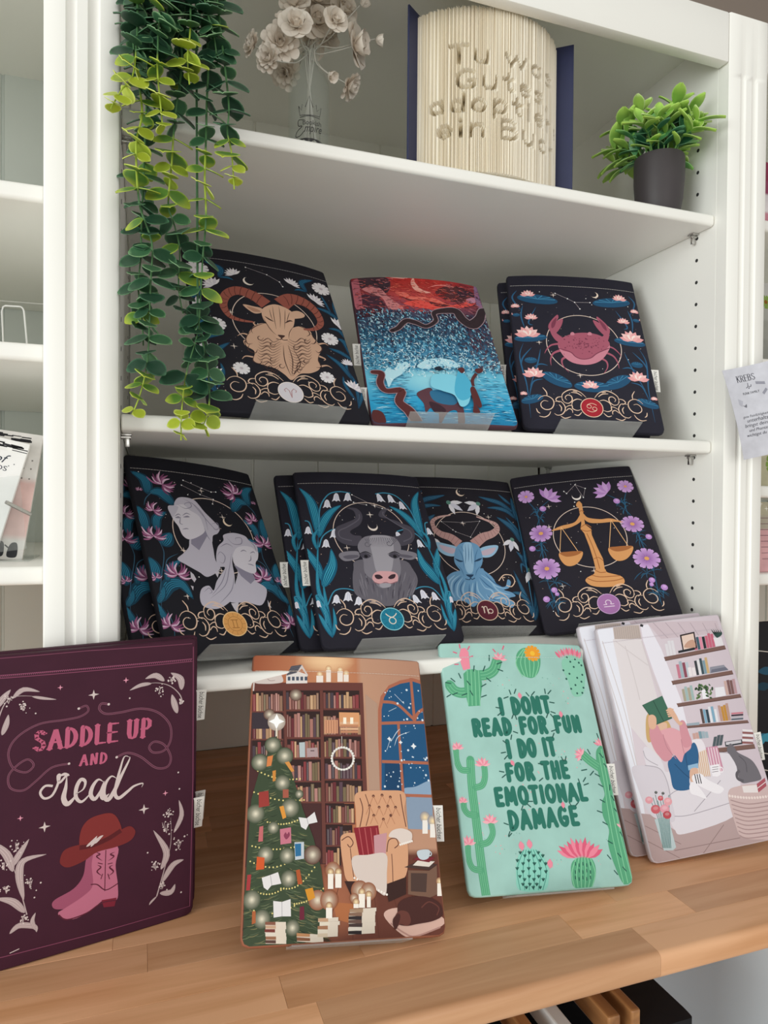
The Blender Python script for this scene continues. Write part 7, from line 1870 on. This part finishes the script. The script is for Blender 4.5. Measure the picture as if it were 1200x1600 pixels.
for ci in range(cols_):
    i = ci // 2; th = math.radians(T0 + (T1 - T0) * ci / (2 * NP)); val = ci % 2
    for j in range(NZ + 1):
        dd = depth[i][j] if not val else max(depth[i][j], depth[min(i + 1, NP)][j])
        R0 = BR + jit[i] - dd - (.0020 + .0012 * ((i * 7) % 3) if val else 0)
        z = (BH + topj[i]) * j / NZ
        vs.append((R0 * math.sin(th), -R0 * math.cos(th), z + .0016))
for ci in range(cols_ - 1):
    for j in range(NZ):
        a_ = ci * (NZ + 1) + j; fs.append((a_, a_ + NZ + 1, a_ + NZ + 2, a_ + 1))
# top and bottom close back to the spine
b0 = len(vs); vs += [(0, -.012, .0016), (0, -.012, BH)]
for ci in range(cols_ - 1):
    fs.append((b0, (ci + 1) * (NZ + 1), ci * (NZ + 1))); fs.append((b0 + 1, ci * (NZ + 1) + NZ, (ci + 1) * (NZ + 1) + NZ))
me = bpy.data.meshes.new('folded_pages'); me.from_pydata(vs, [], fs)
pm, nt, b = new_mat('cream_pages'); n1 = noise(nt, 1.0, 3, 'Object', (260, 260, 6)); r1 = ramp(nt, n1.outputs['Fac'], [(0.3, hx('#e8dfcc')), (0.7, hx('#f8f4ea'))]); nt.links.new(r1.outputs['Color'], b.inputs['Base Color']); b.inputs['Roughness'].default_value = .85
me.materials.append(pm)
tag(link('folded_pages', me, book), 'cream folded pages spelling Tu was Gutes, adoptiere ein Buch', kind='stuff')
M_COVER = plain('navy_cover', hx('#262c50'), .5)
for tx, ty in ((0.340 - SX, 0.0615 - SY), (0.5825 - SX, 0.0565 - SY)):
    L = math.hypot(tx, ty); an = math.atan2(ty, tx)
    MB().box(0.006, L, -.0014, .0014, -.0 + .0005, BH + .006, .0006).obj('cover', M_COVER, book, loc=(0, 0, 0), rot=(0, 0, an))
MB().box(-.0075, .0075, -.004, .0035, .0005, BH + .006, .001).obj('spine', M_COVER, book)

# ------------------------------------------------------------------ small potted plant
PX_, PY_ = 0.733, 0.061
pot = tag(empty('potted_plant', (PX_, PY_, Z1)), 'small artificial lime-green plant in a dark round pot at the shelf end', 'plant')
MB().lathe([(0.012, 0), (0.0265, 0), (0.0295, 0.006), (0.0330, 0.025), (0.0350, 0.050), (0.0352, 0.078), (0.0346, 0.084), (0.0330, 0.084), (0.0328, 0.074), (0.006, 0.072)], 40).obj('pot', plain('dark_clay', hx('#3a3436'), .55), pot, True)
MB().lathe([(0.001, 0.0722), (0.0325, 0.0728), (0.0325, 0.0740), (0.001, 0.0768)], 24).obj('moss', plain('dark_moss', hx('#2f4a30'), .9), pot, True)
LG = [leaf_mesh('leaf', hx('#83b34a'), hx('#bcdc80'), hx('#b2da62'), L=.030, Wd=.0155, cup=.35, point=.25), leaf_mesh('leaf', hx('#a8cf5e'), hx('#d3eaa0'), L=.027, Wd=.0145, cup=.3, point=.25), leaf_mesh('leaf', hx('#4f9058'), hx('#8abd80'), hx('#86c25e'), L=.028, Wd=.0150, cup=.35, point=.25), leaf_mesh('leaf', hx('#2f6645'), hx('#5c936a'), L=.026, Wd=.0150, cup=.25, point=.15)]
rp = random.Random(15)
for si in range(22):
    an = si * 2.399 + .3; tilt = rp.uniform(.1, 1.0); Ls = rp.uniform(.050, .078) * (1.0 if tilt < .8 else .95)
    base = Vector((.018 * math.cos(an), .018 * math.sin(an), .074)); d0 = Vector((math.cos(an) * math.sin(tilt), math.sin(an) * math.sin(tilt), math.cos(tilt)))
    tip = base + d0 * Ls + Vector((0, 0, -.012 * tilt)); tip.x = min(tip.x, .050); tip.x = max(tip.x, -.075); tip.y = max(-.055, tip.y)
    mid = base.lerp(tip, .5) + Vector((0, 0, .010 * tilt + .004))
    Q = [Vector(q) for q in cat([tuple(base), tuple(mid), tuple(tip)], False, 6)]
    st = MB().tube(Q, .0011, 6, hx('#5d8a45')).obj('stem', M_STEM, pot, True)
    for k, f in enumerate((.38, .6, .8, 1.0)):
        p = Q[min(len(Q) - 1, int(f * (len(Q) - 1)))]; t = (Q[-1] - Q[0]).normalized()
        for sd in ((0, math.pi) if f < 1 else (0, 2.1, 4.2)):
            a2 = k * 1.57 + sd + si; u = t.orthogonal().normalized(); v = t.cross(u)
            h = u * math.cos(a2) + v * math.sin(a2); d = (h + t * rp.uniform(.35, .9)).normalized()
            if (p + d * .028).x > .062: d.x = -abs(d.x) * .3; d.normalize()
            me = rp.choice(LG[:2] + LG[:1] if f > .7 else LG[2:] + LG[:1])
            place_leaf(me, st, p, d, t * .6 + Vector((0, -.5, .7)), rp.uniform(.9, 1.3))

# ------------------------------------------------------------------ printed sheet hanging at the right pilaster
def sheet(name, w, h, th, curve, art, label, catg, M, mat=M_PAPER, nx=16, ny=16):
    """curled sheet of paper; curve(x, y) gives the offset off its plane"""
    vs = []; fs = []
    for k in (0, 1):
        for j in range(ny + 1):
            for i in range(nx + 1):
                x, y = (i / nx - .5) * w, j / ny * h; vs.append((x, y, curve(x, y) - k * th))
    n = (nx + 1) * (ny + 1)
    for j in range(ny):
        for i in range(nx):
            q = j * (nx + 1) + i; fs.append((q, q + 1, q + nx + 2, q + nx + 1)); fs.append((n + q, n + q + nx + 1, n + q + nx + 2, n + q + 1))
    rim = list(range(nx + 1)) + [j * (nx + 1) + nx for j in range(1, ny + 1)] + [ny * (nx + 1) + i for i in range(nx - 1, -1, -1)] + [j * (nx + 1) for j in range(ny - 1, 0, -1)]
    for k in range(len(rim)): p, q = rim[k], rim[(k + 1) % len(rim)]; fs.append((p, n + p, n + q, q))
    root = empty(name); root.matrix_world = M; tag(root, label, catg)
    mb = MB(); mb.v = vs; mb.f = fs; mb.c = [hx('#cfcfd8')] * len(vs); mb.obj('paper', mat, root, True)
    if art:
        me = art.build('printed_text', mat, base=1.2e-4)
        for v in me.vertices: v.co.z += curve(v.co.x, v.co.y)
        link('printed_text', me, root)
    return root
KW, KH = 0.105, 0.128
ka = Art(KW, KH, outline=[(-KW / 2, 0), (KW / 2, 0), (KW / 2, KH), (-KW / 2, KH)], bulge=0); ka.H = [0.001, 0, 0, 0, 0.001, 0, 0, 0, 1]
ink = hx('#3a3a44'); gry = hx('#9a9aa6')
ka.letters('KREBS', (-34, 107), (-8, 107), 9, 1.1, ink, serif=.8, gap=.25)
ka.line([(-20, 104), (-21, 99), (-24, 97)], .8, ink); ka.line([(-20, 99), (-17, 98), (-16, 101)], .8, ink); ka.disc(-20, 96.5, .9, ink, n=8)
ka.type('FUNK FAMILY', (-31, 88), (-7, 88), hx('#15151a'), 0, 1.2)
ka.poly([(-9, 104), (3, 101), (3, 97), (-9, 100)], gry); ka.poly([(-4, 86), (2, 92), (4, 89), (-2, 83)], gry); ka.poly([(-41, 84), (-34, 80), (-37, 72), (-41, 76)], hx('#b9b9c4')); ka.blob([(-36, 74), (-31, 70), (-30, 75), (-33, 73)], hx('#77777f'))
for i, tx in enumerate(('gute Feinfühligkeit, Harmonie und', 'unterhaltsamer und', 'bringst deine Familie für', 'und Phantasie mit Freude', 'wichtigst du auch beim Rest')):
    ka.type(tx, (-40 + (i % 2) * 5, 56 - i * 6.6), (30 - (i % 2) * 4, 56 - i * 6.6), ink, .2, .95)
for sg in (1, -1):
    ka.ring(2 - sg * 4.2, 15 + sg * 1.8, 2.2, .8, ink); ka.line([(2 - sg * 6.2, 15 + sg * 3), (2, 15 + sg * 5.6), (2 + sg * 6.5, 15 + sg * 3.4)], .9, ink)
ka.type('21.06. - 22.07.', (-6, 4), (10, 4), gry, 0, 1)
n_ = Vector((-.36, -.93, .05)).normalized()
rl = math.radians(13)
xa = Vector((.92, -.36, 0)).normalized(); ya = n_.cross(xa)
X2 = xa * math.cos(rl) + ya * math.sin(rl); Y2 = -xa * math.sin(rl) + ya * math.cos(rl); N2 = X2.cross(Y2)
org = Vector((0.8570, -0.0440, 0.0690)) - Y2 * 0.0
Mk = Matrix(((X2.x, Y2.x, N2.x, org.x), (X2.y, Y2.y, N2.y, org.y), (X2.z, Y2.z, N2.z, org.z), (0, 0, 0, 1)))
ks = sheet('notice_sheet', KW, KH, .0004, lambda x, y: .012 * ((x + .01) / .05) ** 2 - .004 - .010 * (y / KH - .5) ** 2 * 2, ka, 'curled paper notice headed KREBS taped to the right pilaster', 'notice', Mk)
tp = MB().box(.026, .036, KH - .006, KH + .006, .0005, .0030, .0004); tp.obj('tape', plain('grey_tape', (.25, .25, .27), .4), ks)

# ------------------------------------------------------------------ left bookcase contents
def card(name, w, h, th, pose, face, fn, label, catg, group=None):
    root = empty(name); root.matrix_world = pose_matrix(pose); tag(root, label, catg, group)
    MB().box(-w / 2, w / 2, 0, h, -th, 0, .0004).obj('card', plain(name + '_stock', hx(face), .7), root)
    a_ = Art(w, h, outline=[(-w / 2, 0), (w / 2, 0), (w / 2, h), (-w / 2, h)], bulge=0); a_.H = [0.001, 0, 0, 0, 0.001, 0, 0, 0, 1]
    fn(a_); link('printed_design', a_.build('printed_design', M_PAPER), root)
    return root
def pad_front(a):
    a.poly([(-55, 128), (55, 128), (55, 140), (-55, 140)], hx('#f2f0ee')); rn = random.Random(3); a.up()
    for i in range(40): x = rn.uniform(-50, 40); y = rn.uniform(130, 137); a.line([(x, y), (x + rn.uniform(8, 20), y + rn.uniform(-.6, .6))], rn.uniform(.8, 2), rn.choice([hx('#1d1d20'), hx('#3a3a3e'), hx('#0f0f12')]), keep=True, smooth=False)
    a.type('best of', (-8, 114), (40, 114), hx('#3a3f4c'), .4, .9); a.type('FRIENDS', (2, 105), (40, 105), hx('#3a3f4c'), 0, .8); a.type('FRIENDS', (0, 99), (24, 99), hx('#6b7080'), 0, .8)
    a.poly([(-52, 4), (16, 4), (16, 78), (-52, 78)], hx('#d5d9ea')); a.up()
    for i in range(16): a.disc(rn.uniform(-45, 48), rn.uniform(60, 124), .7, hx('#5a5f6c'), keep=True, n=6)
def pad_back(a):
    a.field(lambda u, v: hx('#dbb9b4') if .18 < v < .62 else hx('#dedad6'), 2, 20); rn = random.Random(5); a.up()
    for i in range(34): x = rn.uniform(-50, 36); y = rn.uniform(139, 147); a.line([(x, y), (x + rn.uniform(8, 16), y)], rn.uniform(1, 2.4), rn.choice([hx('#1d1d20'), hx('#2d2d30')]), keep=True, smooth=False)
    a.up()
    for x in (20, 30, 40, 48):
        for y in (118, 108, 96): a.disc(x, y, 1.1, hx('#8a8580'), keep=True, n=6)
    for x in (30, 44):
        a.blob([(x - 5, 4), (x - 5, 14), (x - 2, 20), (x + 3, 20), (x + 5, 12), (x + 4, 4)], hx('#3a3a3e')); a.line([(x - 5, 14), (x - 9, 17)], 1.5, hx('#3a3a3e'))
    a.blob([(10, 6), (14, 22), (20, 24), (22, 8)], hx('#b5706c'))
card('notepad', .11, .142, .006, (-.1872, .100, -.0640, .0, .20, -.24, 0, 0), '#efedec', pad_front, 'white notepad lettered best of FRIENDS at the left picture edge, front one', 'notepad', 'notepads')
card('notepad', .11, .150, .006, (-.1610, .1115, -.0690, .0, .20, -.125, 0, 0), '#e0d9d5', pad_back, 'pink and white notepad with black brush strokes, behind the white notepad', 'notepad', 'notepads')
M_ACRYL2 = acrylic('thin_acrylic', (0.97, 0.98, 0.98), 0.06)
hold = tag(empty('acrylic_holder', (-.155, .12, -.0743)), 'clear acrylic holder around the notepads on the left shelf', 'holder')
hm = Matrix.Rotation(-.20, 4, 'X')
MB().box(-.062, .058, -.0318, -.030, .001, .085, .0004, M=Matrix.Rotation(-.12, 4, 'Y') @ hm).obj('front_plate', M_ACRYL2, hold)
MB().box(-.062, .058, .012, .0138, .001, .10, .0004, M=hm).obj('back_plate', M_ACRYL2, hold)
MB().box(-.062, .060, -.034, .05, .0002, .0018, .0004).obj('base', M_ACRYL, hold)
M_CLIP = plain('steel_clip', (.45, .44, .42), .3, 1.0)
MB().tube([(.036, -.030, .066), (.058, -.012, .052)], .0022, 8).obj('clip', M_CLIP, hold, True)
wr = tag(empty('wire_stand', (-.13, .2, .1548)), 'empty white wire plate stand on the upper left shelf', 'stand')
M_WIRE = paint('white_wire', (.80, .80, .78), .4)
MB().tube([(-.012, .02, .001), (-.0116, .0, .072), (-.0106, .0, .0775), (-.008, .0, .0795), (.009, .0, .0800), (.0115, .0, .0782), (.0128, .0, .0745), (.0165, .02, .001)], .0011, 8).obj('hoop', M_WIRE, wr, True)
MB().tube([(-.05, .10, .0012), (-.05, .10, .110), (.040, .10, .1115), (.044, .10, .0012)], .0011, 8).obj('back_hoop', M_WIRE, wr, True)
MB().tube([(-.012, .02, .0012), (-.05, .10, .0012)], .0011, 8).obj('foot_rail', M_WIRE, wr, True); MB().tube([(.0165, .02, .0012), (.044, .10, .0012)], .0011, 8).obj('foot_rail', M_WIRE, wr, True)

# ------------------------------------------------------------------ right bookcase slivers
def simple_front(cols, seed, extra=None):
    def fn(a):
        rn = random.Random(seed); a.field(lambda u, v: hx(cols[min(len(cols) - 1, int((1 - v) * len(cols)))]), 2, 24)
        if extra: extra(a, rn)
    return fn
def ex_flowers(a, rn):
    for i in range(14): a.flower(rn.uniform(-60, 60), rn.uniform(15, 120), rn.uniform(6, 13), 7, hx(rn.choice(['#d98a2e', '#e8c24a', '#c9606c', '#7f9a4a'])), .3, ccol=hx('#8a5a20'))
def ex_text(a, rn):
    a.up()
    for j in range(8): a.line([(-50, 20 + j * 9), (50, 20 + j * 9)], .9, hx('#7a5a62'), keep=True, smooth=False)
    for j in range(10): a.star(rn.uniform(-50, 50), rn.uniform(95, 120), 5, hx('#f0f0e8'))
def ex_teal(a, rn):
    for i in range(26): x, y = rn.uniform(-80, 80), rn.uniform(40, 190); a.blob([(x - 16, y), (x, y + 7), (x + 16, y + 2), (x + 3, y - 6)], hx(rn.choice(['#2b6f8c', '#1f4f68', '#3f93ad', '#153a4c'])))
    for q in ([(-90, 60), (90, 20)], [(-90, 36), (90, -10)], [(-90, 215), (90, 190)]): a.line(q, 1.5, hx('#c9c4bc'), smooth=False)
ZS = [0.4196, 0.214, 0.024, -0.108]
card('greeting_card', .15, .10, .004, (0.9705, .038, ZS[0] + .0006, 0, .10, 0, 0, 0), '#d9c9cc', simple_front(['#8a3a52', '#8a3a52', '#8f4660', '#d9d2d4', '#e0d9da', '#c98a98'], 1), 'crimson and white card on the top shelf at the right picture edge', 'card', 'cards on the right shelves')
card('greeting_card', .15, .125, .004, (0.9705, .040, ZS[1] + .0006, 0, .12, 0, 0, 0), '#a8a698', simple_front(['#b9b8b4', '#a9a9a2', '#9a9a92', '#8f8f88'], 2, ex_flowers), 'grey card with orange flowers above the notice sheet at right', 'card', 'cards on the right shelves')
card('greeting_card', .15, .125, .004, (0.9705, .040, ZS[2] + .0006, 0, .12, 0, 0, 0), '#c9c4a8', simple_front(['#cfc9b0', '#c9c4a8', '#b9b498'], 3, ex_flowers), 'cream card with yellow flowers below the notice sheet at right', 'card', 'cards on the right shelves')
card('greeting_card', .15, .108, .004, (0.9705, .040, ZS[3] + .0006, 0, .12, 0, 0, 0), '#d0a8a8', simple_front(['#b9b49c', '#b0a898', '#d3a3a6', '#d8a8aa', '#d8a8aa'], 4, ex_text), 'pink card with small print on the lower right shelf', 'card', 'cards on the right shelves')
rs = empty('book_sleeve'); rs.matrix_world = pose_matrix((0.985, .045, ZC + .002, 0, .22, .0, .2, .26)); tag(rs, 'dark cloth book sleeve with teal print standing at the right picture edge', 'book sleeve', 'cloth book sleeves on display')
ra = Art(.2, .25, bulge=.004); ra.H = [0.001, 0, 0, 0, 0.001, 0, 0, 0, 1]; ex_teal(ra, random.Random(2))
link('pouch', body_mesh('pouch', ra, fabric('cloth_dark', hx('#1a1a20'))), rs); link('printed_design', ra.build('printed_design', M_PRINT), rs)

# ------------------------------------------------------------------ under the counter
M_GREY = paint('pale_grey_panel', (.76, .80, .84), .5)
cab = tag(empty('cabinet', (.8, .1, ZC)), 'pale grey cabinet side panel under the right end of the counter', 'cabinet')
MB().box(0.0, .018, -.30, .36, -.85, -.0265, .001).obj('side_panel', M_GREY, cab)
MB().box(-1.6, 0.0, .33, .345, -.85, -.0265).obj('back_panel', M_GREY, cab)
MB().box(-1.6, 0.0, -.29, .33, -.85, -.832).obj('bottom_panel', M_GREY, cab)
M_SLAT = wood_mat('oak_slat', hx('#b98452'), hx('#8f5f38'), (40, 3, 40))
M_BLACK = fabric('black_cloth', hx('#121217'))
M_WSLAT = paint('white_slat', (.72, .75, .76), .5)
def slat_frame(x, w, mat, label, tilt=0.0, cloth=True):
    r = empty('framed_board', (x, -.05, ZC - .30)); r.rotation_euler = (0, tilt, 0); tag(r, label, 'framed board', 'framed boards stored under the counter')
    MB().box(-w / 2, w / 2, -.135, .22, .190, .215, .002).obj('top_bar', mat, r); MB().box(-w / 2, w / 2, -.135, -.110, -.10, .1905, .002).obj('front_bar', mat, r); MB().box(-w / 2, w / 2, .195, .22, -.10, .1905, .002).obj('rear_bar', mat, r)
    if cloth: MB().box(-w / 2 + .003, w / 2 - .003, -.1101, .1951, -.10, .1901, .001).obj('infill', M_BLACK, r)
    return r
for x, w, mat, lb in ((.345, .014, M_WSLAT, 'white slat-edged frame under the counter, the leftmost'), (.388, .014, M_SLAT, 'wood-edged frame under the counter between the two white ones'), (.425, .016, M_WSLAT, 'white slat-edged frame under the counter beside the two wooden ones'), (.480, .015, M_SLAT, 'thicker wood-edged frame under the counter, middle of the row'), (.507, .011, M_SLAT, 'thin wood-edged frame under the counter next to the black bag')):
    slat_frame(x, w, mat, lb)
bag = tag(empty('cloth_bag', (.552, -.03, ZC - .33)), 'black cloth bag under the counter beside the grey panel', 'bag')
mb = MB(); vs = []; fs = []
for j in range(9):
    t = j / 8; z = -.2 + .42 * t
    for i in range(24):
        a_ = 2 * math.pi * i / 24; sx = abs(math.cos(a_)) ** .08 * (1 if math.cos(a_) > 0 else -1); sy = abs(math.sin(a_)) ** .08 * (1 if math.sin(a_) > 0 else -1)
        k = .97 + .03 * math.sin(math.pi * min(1, t * 1.6)) + .004 * math.sin(5 * a_ + j)
        vs.append((.031 * sx * k, .16 * sy * k, z))
for j in range(8):
    for i in range(24): q = j * 24 + i; q2 = j * 24 + (i + 1) % 24; fs.append((q, q2, q2 + 24, q + 24))
fs += [tuple(range(24))[::-1], tuple(range(8 * 24, 9 * 24))]
mb.add(vs, fs); mb.obj('bag_body', M_BLACK, bag, True)
for y in (-.06, .06): MB().tube(cat([(-.018, y, .215), (-.016, y, .225), (0, y, .231), (.016, y, .225), (.018, y, .215)], False, 5), .004, 8).obj('handle', M_BLACK, bag, True)
